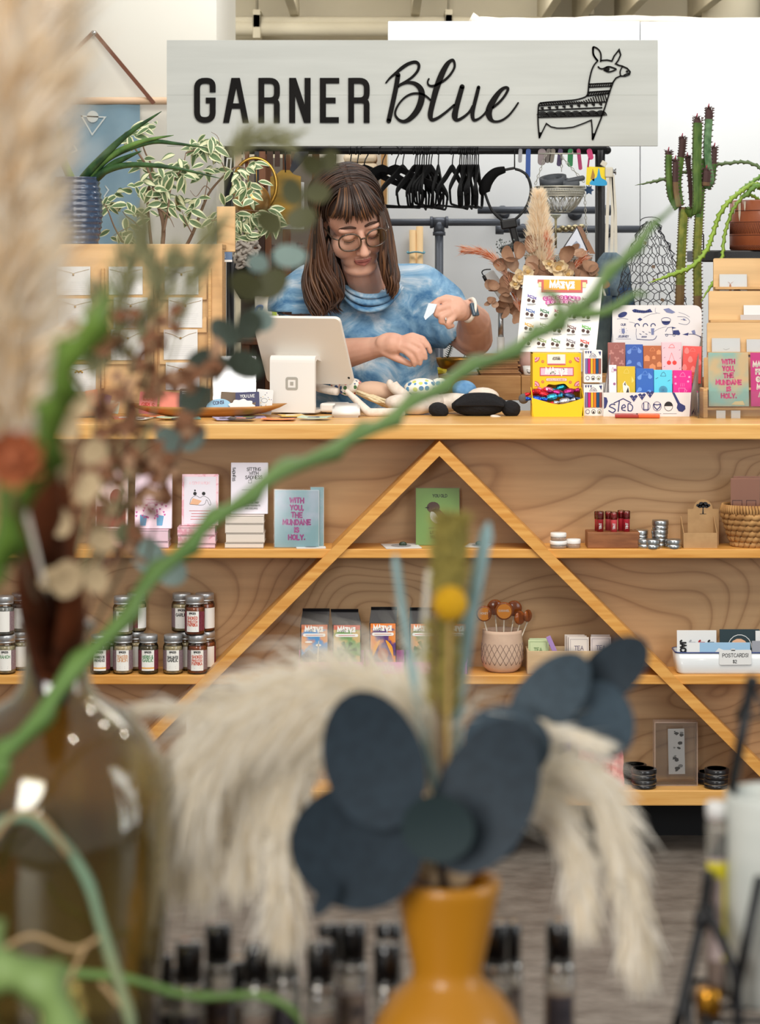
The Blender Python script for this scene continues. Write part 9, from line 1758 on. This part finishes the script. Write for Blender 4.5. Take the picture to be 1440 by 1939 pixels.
for k,x0,y0,x1,y1,Y,up in((0,748,1556,662,1312,1.352,(.25,-1,.1)),(1,790,1640,556,1558,1.36,(.1,-1,-.2)),(3,846,1624,812,1506,1.345,(-.2,-1,.15)),(5,862,1640,985,1366,1.37,(-.35,-1,.1)),(2,880,1400,1044,1420,1.40,(.1,-1,.5)),(4,985,1382,1108,1244,1.43,(-.1,-1,.5)),(2,1100,1300,1176,1432,1.44,(.2,-1,.3)),(5,1108,1318,1222,1212,1.45,(-.2,-1,-.1)),(1,930,1560,966,1622,1.41,(.3,-1,0)),(1,1000,1430,1060,1380,1.46,(0,-1,-.3)),(5,636,1672,594,1732,1.35,(.9,-1,0))):
 a,b_=P(x0,y0,Y),P(x1,y1,Y-.012);put(dpb[k],'leaf',eb_,a,b_-a,up,(b_-a).length*(1.0))
m_pw=hairmat('bleached_pampas',(254,249,238));m_pw2=hairmat('bleached_pampas_warm',(250,240,220))
def pam(name,lab,ax,rad,n,sl,seed,side,droop,wid=.0008,ahead=.7,vase=vm,ms=(m_pw,m_pw,m_pw2),stem=None):
 t=thing(name,lab,'dried plant',vase);pts=[P(*p)for p in ax];q=MB();q.tube(catmull([vase]+[P(*p)for p in(stem or ax[:1])]+pts,4),.0013,ms[-1],6);q.obj('stem',t)
 q=MB();plume(q,pts,rad,n,list(ms),sl,seed,wid,ahead,droop,side);tag(q.obj('plume',t),kind='stuff')
pam('pampas_plume','bleached pampas plume arching left over the dark blue leaves',[(815,1420,1.42),(775,1340,1.43),(670,1300,1.43),(550,1312,1.43),(450,1360,1.43),(395,1450,1.43)],lambda t:.016,5200,lambda t:.085-.02*t,31,(-.35,0,-.8),.8,.0007,.9)
pam('pampas_plume','bleached pampas plume hanging down left to the bottle caps',[(800,1450,1.43),(740,1370,1.44),(640,1360,1.44),(570,1440,1.44),(545,1580,1.44),(540,1720,1.44)],lambda t:.018,3000,lambda t:.06-.025*t,32,(-.2,0,-1),.8,.0007,1.0)
pam('pampas_wisp','long thin pampas wisp reaching far left above the demijohn',[(700,1262,1.44),(540,1280,1.44),(400,1330,1.44),(300,1335,1.44),(235,1352,1.44)],lambda t:.004,420,lambda t:.03-.012*t,33,(-.5,0,-.5),.3,.0007,1.6)
pam('pampas_wisp','loose pampas strands trailing straight down beside the demijohn',[(520,1300,1.45),(430,1380,1.45),(390,1500,1.45),(372,1600,1.45)],lambda t:.03,1500,lambda t:.06-.02*t,34,(0,0,-1),.9,.0006,1.0)
pam('pampas_wisp','pampas strands hanging down in front of the botanical print',[(600,1345,1.45),(525,1400,1.45),(480,1490,1.45),(462,1610,1.45)],lambda t:.02,1300,lambda t:.055-.02*t,39,(0,0,-1),.9,.0006,1.0)
pam('pampas_plume','bleached pampas plume arching right, lower and inner one',[(900,1560,1.40),(945,1500,1.41),(1010,1500,1.42),(1070,1570,1.42),(1100,1680,1.42)],lambda t:.012,3000,lambda t:.05-.015*t,35,(.1,0,-1),.6,.0007,1.3)
pam('pampas_plume','bleached pampas plume arching far right and hanging lowest',[(960,1480,1.43),(1040,1440,1.43),(1110,1470,1.43),(1165,1570,1.43),(1190,1690,1.43),(1205,1770,1.43)],lambda t:.012,3600,lambda t:.052-.015*t,36,(.1,0,-1),.6,.0007,1.3,stem=[(900,1590,1.41)])
pam('pampas_wisp','short pampas tuft poking right between the blue leaves',[(1000,1375,1.40),(1060,1385,1.40),(1110,1402,1.40)],lambda t:.003,300,lambda t:.022,37,(.4,0,-.3),.2,.0007,1.6,stem=[(880,1560,1.40)])
pam('pampas_wisp','pale pampas tuft standing at the vase mouth centre',[(840,1500,1.42),(820,1420,1.42),(815,1360,1.42)],lambda t:.012,900,lambda t:.04,38,(0,0,.2),.2,.0008,1.2)
m_set=mat('olive_millet',(158,142,70),.9,col2=(126,116,56),scale=120,bump=1.2);m_set2=mat('olive_millet_hair',(176,160,84),.9)
for nm,ax,w_,lab in(('millet_spike',[(848,1130,1.40),(850,1080,1.40),(853,1030,1.40),(856,985,1.40)],.0098,'thick olive green millet spike standing tallest in the vase'),('millet_spike',[(842,1345,1.385),(838,1290,1.385),(842,1230,1.385),(840,1185,1.385)],.0078,'olive green millet spike below the yellow ball')):
 t=thing(nm,lab,'dried plant',vm,'millet spikes in the yellow vase');pp=catmull([P(*p)for p in ax],5);N_=len(pp);q=MB();q.tube([pp[0]-Vector((0,0,.004))]+pp+[pp[-1]+Vector((0,0,.004))],[w_*.4]+[w_*(.85+.15*sin(PI*i/(N_-1)))for i in range(N_)]+[w_*.45],m_set,14);q.obj('spike',t);q=MB();plume(q,[P(*p)for p in ax],lambda t:w_*1.6,1500,[m_set,m_set2],lambda t:.010,5,.0005,.6);tag(q.obj('bristles',t),kind='stuff');q=MB();q.tube([vm,P(ax[0][0],ax[0][1]+80,ax[0][2]),pp[0]],.0014,m_set2,6);q.obj('stem',t)
cr=thing('craspedia','round bright yellow button flower in front of the millet','flower',vm);p=P(853,1143,1.365);m_cr=mat('craspedia_yellow',(244,190,24),.85,col2=(226,164,16),scale=420,bump=1.0);q=MB();q.ball(p,33.5*kk(1.365),m_cr,None,26,18,.03);q.obj('ball',cr);q=MB();q.tube(catmull([p,P(850,1300,1.375),P(846,1500,1.385),vm],4),.0013,mat('pale_stem',(196,160,100),.7),6);q.obj('stem',cr)
m_bl=mat('pale_teal_blade',(164,194,194),.6,col2=(144,176,178),scale=14)
for pts,w_,lab in(([(838,1560,1.41),(800,1380,1.41),(770,1200,1.41),(748,1048,1.41)],25,'pale teal dried reed standing left of the millet'),([(855,1560,1.42),(868,1330,1.42),(892,1160,1.42),(926,988,1.42)],27,'pale teal dried reed standing right of the millet')):
 pp=catmull([P(*p)for p in pts],5);N_=len(pp);q=MB();q.tube([vm]+pp,[.002]+[w_*kk(1.41)/2*(.55+.45*min(1,i/6))for i in range(N_-1)]+[.001],m_bl,8,True,True,False,.65);q.obj('dried_reed',label=lab,cat='dried plant',group='pale teal reeds in the yellow vase')
for i,pts in enumerate(([(806,1420,1.43),(800,1250,1.43),(812,1080,1.43)],[(838,1450,1.38),(826,1300,1.38),(822,1150,1.38)],[(640,1180,1.46),(700,1130,1.46)])):
 if i<2:q=MB();q.tube(catmull([vm]+[P(*p)for p in pts],4),0.0017,m_pw if i==0 else m_stemd,6);q.obj('bare_twig',label=['cream bare twig behind the left teal reed','thin brown bare twig in front of the millet'][i],cat='dried plant')
for i,(px,py,r_)in enumerate(((815,1648,26),(868,1640,30),(900,1600,16))):q=MB();q.ball(P(px,py,1.40),(r_*kk(1.4),.010,.014),mat('tan_dried_pod',(184,160,126),.85,col2=(160,136,104),scale=60,bump=.5),None,12,8);q.tube([P(px,py,1.4),vm],.002,m_stemd,5);q.obj('dried_pod',label='tan dried pod at the vase mouth, %s'%['left','middle','right small one'][i],cat='dried plant')
m_husk=mat('dark_brown_husk',(100,52,28),.9,spec=.1,col2=(66,34,18),scale=9,stretch=(3,3,.6));m_husk2=mat('rust_brown_husk',(136,74,38),.9,spec=.1,col2=(84,44,24),scale=9)
hk_=thing('dried_husk_leaves','bundle of big dark brown dried leaves rising from the demijohn neck','dried plant',mouth)
for i,(x0,y0,x1,y1,x2,y2,w_)in enumerate(((100,1290,70,1080,60,900,74),(112,1290,112,1060,110,862,66),(118,1295,134,1180,140,1060,54),(96,1290,62,1140,44,1040,56),(108,1290,92,1000,84,850,60))):
 pp=catmull([P(106,1330,1.42),P(x0,y0-40,1.41),P(x1,y1,1.36-.02*i),P(x2,y2,1.32-.02*i)],5);N_=len(pp);q=MB();q.tube(pp,[w_*kk(1.36)/2*1.5*max(.06,sin(PI*min(.97,(.12+.86*j/(N_-1)))))**.7 for j in range(N_)],m_husk if i!=1 else m_husk2,10,True,True,False,.8);q.obj('leaf',hk_)
m_pale=mat('pale_seed_pod',(190,168,132),.8,col2=(168,144,108),scale=20);lu=thing('pale_pod_stem','stem of pale papery pods standing in the demijohn, beside brown leaves','dried plant',mouth);q=MB();q.tube(catmull([P(108,1330,1.42),P(126,1150,1.40),P(150,980,1.36),P(150,820,1.34)],5),.0012,m_stemd,6);q.obj('stem',lu)
pdp=disc_leaf_proto('pod',.5,m_pale,.2,16,.8)
for x,y,s_,a in((126,1010,60,120),(140,1060,66,250),(152,950,54,60),(130,910,60,150),(160,870,50,40),(140,830,56,110),(168,1010,50,330),(150,790,46,80),(122,1080,48,210),(172,1070,50,290)):put(pdp,'pod',lu,P(x,y,1.27),(cos(R(a)),rng.uniform(-.4,.2),sin(R(a))),(rng.uniform(-.5,.5),-1,rng.uniform(-.3,.3)),s_*1.15*kk(1.27))
m_bf=mat('dry_brown_floret',(142,98,68),.85,col2=(110,70,46),scale=40);m_bf2=mat('dry_pink_brown_floret',(182,144,112),.85,col2=(152,114,86),scale=40)
fl_p=[leaf_proto('floret',.5,.36,m,None,.4,.3,1.0,4)for m in(m_bf,m_bf2)]
for lab,stems,cl,sd in(('airy dried brown flower branch spreading right of the green cactus stem',[[(112,1330,1.42),(190,1080,1.46),(230,900,1.5),(250,760,1.52),(300,640,1.54)],[(230,900,1.5),(170,760,1.48),(120,680,1.46)],[(250,760,1.52),(310,730,1.54),(400,700,1.55)],[(190,1080,1.46),(260,1000,1.5),(320,900,1.52),(360,790,1.53)],[(210,980,1.48),(200,860,1.5),(185,760,1.5),(220,620,1.52)]],((300,640),(280,690),(230,600),(120,690),(130,640),(190,770),(180,830),(215,790),(260,800),(300,740),(340,720),(400,690),(370,720),(240,880),(200,900),(180,960),(230,960),(270,900),(300,880),(320,900),(200,1040),(170,1010),(240,1030),(250,740),(350,800),(215,860),(165,900),(285,950),(310,605),(220,650)),41),):
 t=thing('dried_flower_branch',lab,'dried plant',mouth);rr=random.Random(sd)
 for s_ in stems:q=MB();q.tube(catmull([P(*p)for p in s_],5),.0009,mat('red_brown_twig',(110,70,56),.8),5);q.obj('stem',t)
 for x,y in cl:
  for k in range(9):a=rr.uniform(0,6.3);put(fl_p[rr.random()<.35],'floret',t,P(x+rr.uniform(-20,20),y+rr.uniform(-20,20),1.5+rr.uniform(-.03,.03)),(cos(a),rr.uniform(-.5,.5),sin(a)),(rr.uniform(-.6,.6),-1,rr.uniform(-.4,.6)),rr.uniform(44,80)*kk(1.5))
m_sd=mat('silver_dollar_leaf',(92,104,92),.6,col2=(72,82,66),scale=14);m_sd2=mat('silver_dollar_olive',(86,86,54),.6);m_sd3=mat('silver_dollar_pale',(136,156,148),.6);sdp=[disc_leaf_proto('round_leaf',.5,m,.12,18,.78,.2)for m in(m_sd,m_sd2,m_sd3)]
eu_=thing('silver_dollar_eucalyptus','grey green eucalyptus sprig with round leaves leaning right from the demijohn','dried plant',mouth)
for s_ in([(110,1330,1.42),(230,1080,1.5),(340,850,1.56),(430,690,1.62),(500,560,1.66),(545,440,1.68),(610,320,1.7)],[(340,850,1.56),(300,960,1.54),(280,1060,1.52)]):q=MB();q.tube(catmull([P(*p)for p in s_],5),.0011,mat('olive_twig',(92,84,60),.8),5);q.obj('stem',eu_)
for k,x0,y0,x1,y1 in((0,430,690,352,690),(0,432,680,500,700),(0,400,740,340,770),(0,448,648,398,610),(2,470,600,520,612),(1,490,560,440,520),(1,486,555,545,520),(2,506,505,470,490),(2,520,480,580,492),(1,530,440,490,400),(1,545,420,600,408),(1,565,385,540,340),(1,580,360,625,372),(1,600,330,580,290),(1,610,318,640,288),(2,340,850,300,810),(2,345,845,390,812),(2,300,1080,260,1020),(2,295,1060,350,1100),(1,270,1010,215,1010),(0,330,880,290,900),(0,458,640,486,590)):a,b_=P(x0,y0,1.62),P(x1,y1,1.61);put(sdp[k],'leaf',eu_,a,b_-a,(rng.uniform(-.4,.4),-1,rng.uniform(-.5,.6)),(b_-a).length)
m_fe1=mat('olive_feather',(136,134,96),.85);fg_=[(180,620),(230,540),(225,480),(330,520),(360,470),(300,470),(440,262),(500,262),(540,272)]
gf=thing('feathery_grass','wispy olive green grass tips blurred in front of the necklace cards','dried plant',mouth)
for x0,y0,x1,y1 in((225,700,238,490),(260,640,330,500),(180,720,190,560),(330,620,400,440),(300,560,262,430)):q=MB();q.tube(catmull([mouth,P((x0+110)/2+20,960,1.48),P(x0,y0,1.5),P(x1,y1,1.5)],4),.0007,m_fe1,5);plume(q,[P(x0,y0,1.5),P((x0+x1)/2,(y0+y1)/2,1.5),P(x1,y1,1.5)],lambda t:.008,130,m_fe1,lambda t:.024,x0,.0006,1.4,.1);tag(q.obj('tip',gf),kind='stuff')
gf2=thing('feathery_grass','wispy olive grass tip reaching up across the bottom edge of the sign','dried plant',mouth);q=MB();q.tube(catmull([mouth,P(300,760,1.5),P(400,420,1.55),P(455,280,1.55),P(540,262,1.55)],5),.0007,m_fe1,5);plume(q,[P(435,300,1.55),P(470,262,1.55),P(545,268,1.55)],lambda t:.008,150,m_fe1,lambda t:.018,9,.0006,1.0);tag(q.obj('tip',gf2),kind='stuff')
m_rust=mat('rust_flower',(164,90,50),.85,col2=(130,66,36),scale=18);of=thing('rust_flower','rust orange dried flower head at the left edge above the brown leaves','flower',mouth);rp_=leaf_proto('petal',.5,.34,m_rust,None,-.3,.25,1.0,4);c=P(28,868,.9)
for k in range(16):a=k*2.4;put(rp_,'petal',of,c+Vector((0,.004,0)),(cos(a),-.5+.06*k,sin(a)),(0,-1,.2),(66-k*1.6)*2.3*kk(.9))
q=MB();q.ball(c,30*kk(.9),m_rust);q.tube(catmull([c,P(30,1000,.98),P(60,1120,1.25),mouth],4),.0014,m_stemd,6);q.obj('heart',of)
m_p3=hairmat('warm_pampas',(253,244,228));m_p4=hairmat('tan_pampas',(251,232,202));m_p5=hairmat('pale_pampas',(254,249,240))
pam('near_pampas_plume','very near soft beige pampas plume filling the left edge',[(20,840,1.0),(10,600,.96),(6,380,.93),(22,120,.9),(32,-160,.88)],lambda t:.02,3800,lambda t:.05,51,None,.15,.0011,1.2,mouth,(m_p3,m_p4,m_p5),[(70,1050,1.2)])
m_f1=mat('near_cactus_green',(114,146,76),.45,col2=(96,130,64),scale=14);m_f2=mat('near_cactus_bright',(98,126,48),.45,col2=(82,110,40),scale=14);m_f4=mat('near_cactus_lime',(126,150,86),.5,col2=(110,136,72),scale=14);m_f3=mat('near_cactus_teal',(110,146,120),.5,col2=(140,150,110),scale=14)
np_=thing('near_cactus_pot','clay pot left of the frame holding the near fishbone cactus','pot',(-.36,1.22,ZT));q=MB();q.lathe([(.05,0),(.07,.1),(.075,.1),(.075,.12),(.068,.12),(.062,.1),(0,.1)],(-.36,1.22,ZT),mat('terracotta',(176,100,66),.8),28);q.obj('clay_body',np_)
pm=Vector((-.36,1.22,ZT+.101));nc=thing('near_fishbone_cactus','near fishbone cactus with green toothed stems crossing the picture','cactus',pm)
def fb(pts,w,m,tooth,dep,seed,th=.004,nrm=(0,-1,.1)):q=MB();fishbone(q,catmull([P(*p)for p in pts],6),w,m,tooth,dep,th,nrm,seed,.12);q.obj('stem',nc)
q=MB();q.tube(catmull([pm,pm+Vector((.02,0,.04)),P(-60,1520,1.25),P(0,1440,1.25)],4),.006,m_f1,8);q.tube(catmull([pm,P(-160,1300,1.1),P(-10,1075,.972)],4),.006,m_f2,8);q.tube(catmull([pm,P(-160,1700,1.2),P(-30,1580,1.22)],4),.004,m_f3,8);q.obj('stem_base',nc)
fb([(-20,1462,1.25),(60,1372,1.27),(200,1205,1.3),(330,1055,1.34),(480,930,1.38),(590,868,1.42),(700,815,1.46),(860,715,1.52),(1000,645,1.58),(1105,575,1.64),(1190,480,1.7),(1292,372,1.76)],(.0135,.0115),m_f1,.062,.5,5)
fb([(1085,600,1.63),(1140,592,1.63),(1200,560,1.64),(1230,560,1.64)],(.010,.006),m_f1,.05,.45,6);fb([(1030,628,1.6),(1060,600,1.6),(1050,560,1.6),(1020,556,1.6)],(.009,.005),m_f1,.05,.4,7)
fb([(-30,1110,.98),(20,990,.96),(62,890,.94),(104,800,.92),(118,715,.90),(148,665,.89),(185,590,.88),(222,538,.88)],(.020,.016),m_f2,.044,.55,8)
fb([(-40,1592,1.22),(10,1555,1.22),(60,1552,1.22),(120,1600,1.22),(165,1670,1.22),(195,1760,1.22),(225,1860,1.22),(262,1990,1.22)],(.006,.007),m_f3,.06,.2,9)
fb([(40,1820,1.28),(140,1842,1.3),(260,1858,1.32),(370,1888,1.34),(470,1884,1.36),(545,1905,1.37),(585,1960,1.38)],(.0075,.005),m_f1,.05,.3,10)
fb([(-60,1790,1.0),(10,1830,1.0),(60,1870,1.0),(110,1905,1.0),(150,1990,1.0)],(.028,.024),m_f4,.03,.5,11)
m_ten=mat('tan_tendril',(176,146,104),.7)
for pts in([(-20,1600,1.2),(30,1540,1.2),(80,1550,1.2),(130,1620,1.21)],[(0,1800,1.24),(60,1772,1.24),(130,1796,1.24),(165,1790,1.24),(200,1765,1.24)],[(160,1795,1.24),(130,1860,1.24),(110,1930,1.24)],[(70,1860,1.2),(80,1960,1.2)],[(190,1860,1.26),(225,1900,1.26),(240,1915,1.26)]):q=MB();q.tube(catmull([P(*p)for p in pts],5),.0013,m_ten,6);q.obj('tendril',nc)
Yz=1.42;wz=thing('wire_stand','black wrought iron display stand at lower right','stand',P(1400,0,Yz)*Vector((1,1,0))if False else Vector((P(1400,0,Yz).x,Yz,ZT)));zsh=P(0,1888,Yz).z
def rod(pts,r=.0022,nm='rod'):q=MB();q.tube([P(*p)for p in pts]if len(pts)<3 else catmull([P(*p)for p in pts],5),r,m_black,8);q.obj(nm,wz)
rod([(1424,1290,1.43),(1384,1510,1.43)],.0034);rod([(1384,1510,1.43),(1343,1700,1.42)],.0026);rod([(1343,1650,1.40),(1330,1740,1.40),(1282,1945,1.39)],.0034);rod([(1440,1660,1.375),(1390,1900,1.375)],.003);rod([(1336,1720,1.385),(1372,1790,1.38),(1396,1870,1.375),(1398,2060,1.375)],.003);rod([(1282,1945,1.39),(1262,2090,1.385)],.0034)
q=MB();p=P(1424,1326,1.43);q.tube([p+Vector((.0,0,.010)),p+Vector((-.008,0,-.010)),p+Vector((.010,0,-.010))],.0032,m_black,6,False,True,True);q.ball(P(1425,1292,1.43),.0045,m_black);q.obj('finial',wz);q=MB();p=P(1329,1742,1.40);q.ball(p,(.005,.005,.007),m_black);q.ball(p+Vector((.004,0,.006)),.0042,m_black);q.obj('knob',wz)
xsl,xsr=P(1322,0,1.42).x,P(1560,0,1.42).x
for y in(1.385,1.41,1.435,1.46):q=MB();q.tube([(xsl,y,zsh-.003),(xsr,y,zsh-.003)],.0022,m_black,6);q.obj('shelf_wire',wz)
for x in(xsl,xsr):
 q=MB();q.tube([(x,1.385,zsh-.003),(x,1.46,zsh-.003)],.0026,m_black,6);q.obj('shelf_edge',wz)
 for y in(1.385,1.46):q=MB();q.tube([(x,y,zsh-.003),(x,y,ZT)],.0026,m_black,6);q.obj('foot',wz)
m_tubec=mat('pale_sage_tube',(222,224,216),.5,col2=(208,212,204),scale=8,stretch=(1,1,6));xq_=P(1462,0,1.42).x;rq=87*kk(1.42);ht=P(0,1500,1.42).z-zsh
ctq=thing('candle_tube','pale sage paper tube with recessed lid standing on the wire stand','tube',(xq_,1.42,zsh));q=MB();q.lathe([(0,.0),(rq*.98,0),(rq*.98,ht-.004),(rq,ht),(rq*.93,ht),(rq*.92,ht-.006),(0,ht-.006)],(xq_,1.42,zsh),m_tubec,40);q.obj('tube_body',ctq)
xb2=P(1358,0,1.42).x;rb2=20*kk(1.42);hb2=P(0,1518,1.42).z-zsh;sb2=thing('spray_bottle','slim clear bottle with white cap and yellow label on the wire stand','bottle',(xb2,1.42,zsh));q=MB();q.lathe([(0,0),(rb2,0),(rb2,hb2*.86),(rb2*.95,hb2*.9)],(xb2,1.42,zsh),m_pg,20);q.obj('glass',sb2)
q=MB();q.lathe([(rb2*1.02,hb2*.92),(rb2*1.02,hb2*.99),(rb2*.9,hb2),(0,hb2)],(xb2,1.42,zsh),m_gloss_w,20);q.obj('white_cap',sb2);q=MB();q.lathe([(0,.002),(rb2*.86,.002),(rb2*.86,hb2*.7),(0,hb2*.7)],(xb2,1.42,zsh),mat('pink_liquid',(206,176,166),.4),18);q.obj('liquid',sb2)
q=MB();n=9;vs=[(xb2+rb2*1.02*cos(R(-90+a_)),1.42+rb2*1.02*sin(R(-90+a_)),zsh+hb2*z_)for a_ in[-70+140*i/n for i in range(n+1)]for z_ in(.2,.72)];q.add(vs,[(2*i,2*i+2,2*i+3,2*i+1)for i in range(n)],mat('mauve_label',(176,158,154),.6),True);vs=[(x,y,z)for x,y,z in vs]
q.add([(xb2+(x-xb2)*1.01,1.42+(y-1.42)*1.01,zsh+hb2*(.70 if i%2 else.62))for i,(x,y,z)in enumerate(vs)],[(2*i,2*i+2,2*i+3,2*i+1)for i in range(n)],mat('yellow_label_band',(210,196,40),.5),True);q.add([(xb2+(x-xb2)*1.02,1.42+(y-1.42)*1.02,zsh+hb2*(.62 if i%2 else.2))for i,(x,y,z)in enumerate(vs[12:18])],[(0,2,3,1),(2,4,5,3)],MATS['yellow_label_band'],True);q.obj('label',sb2)
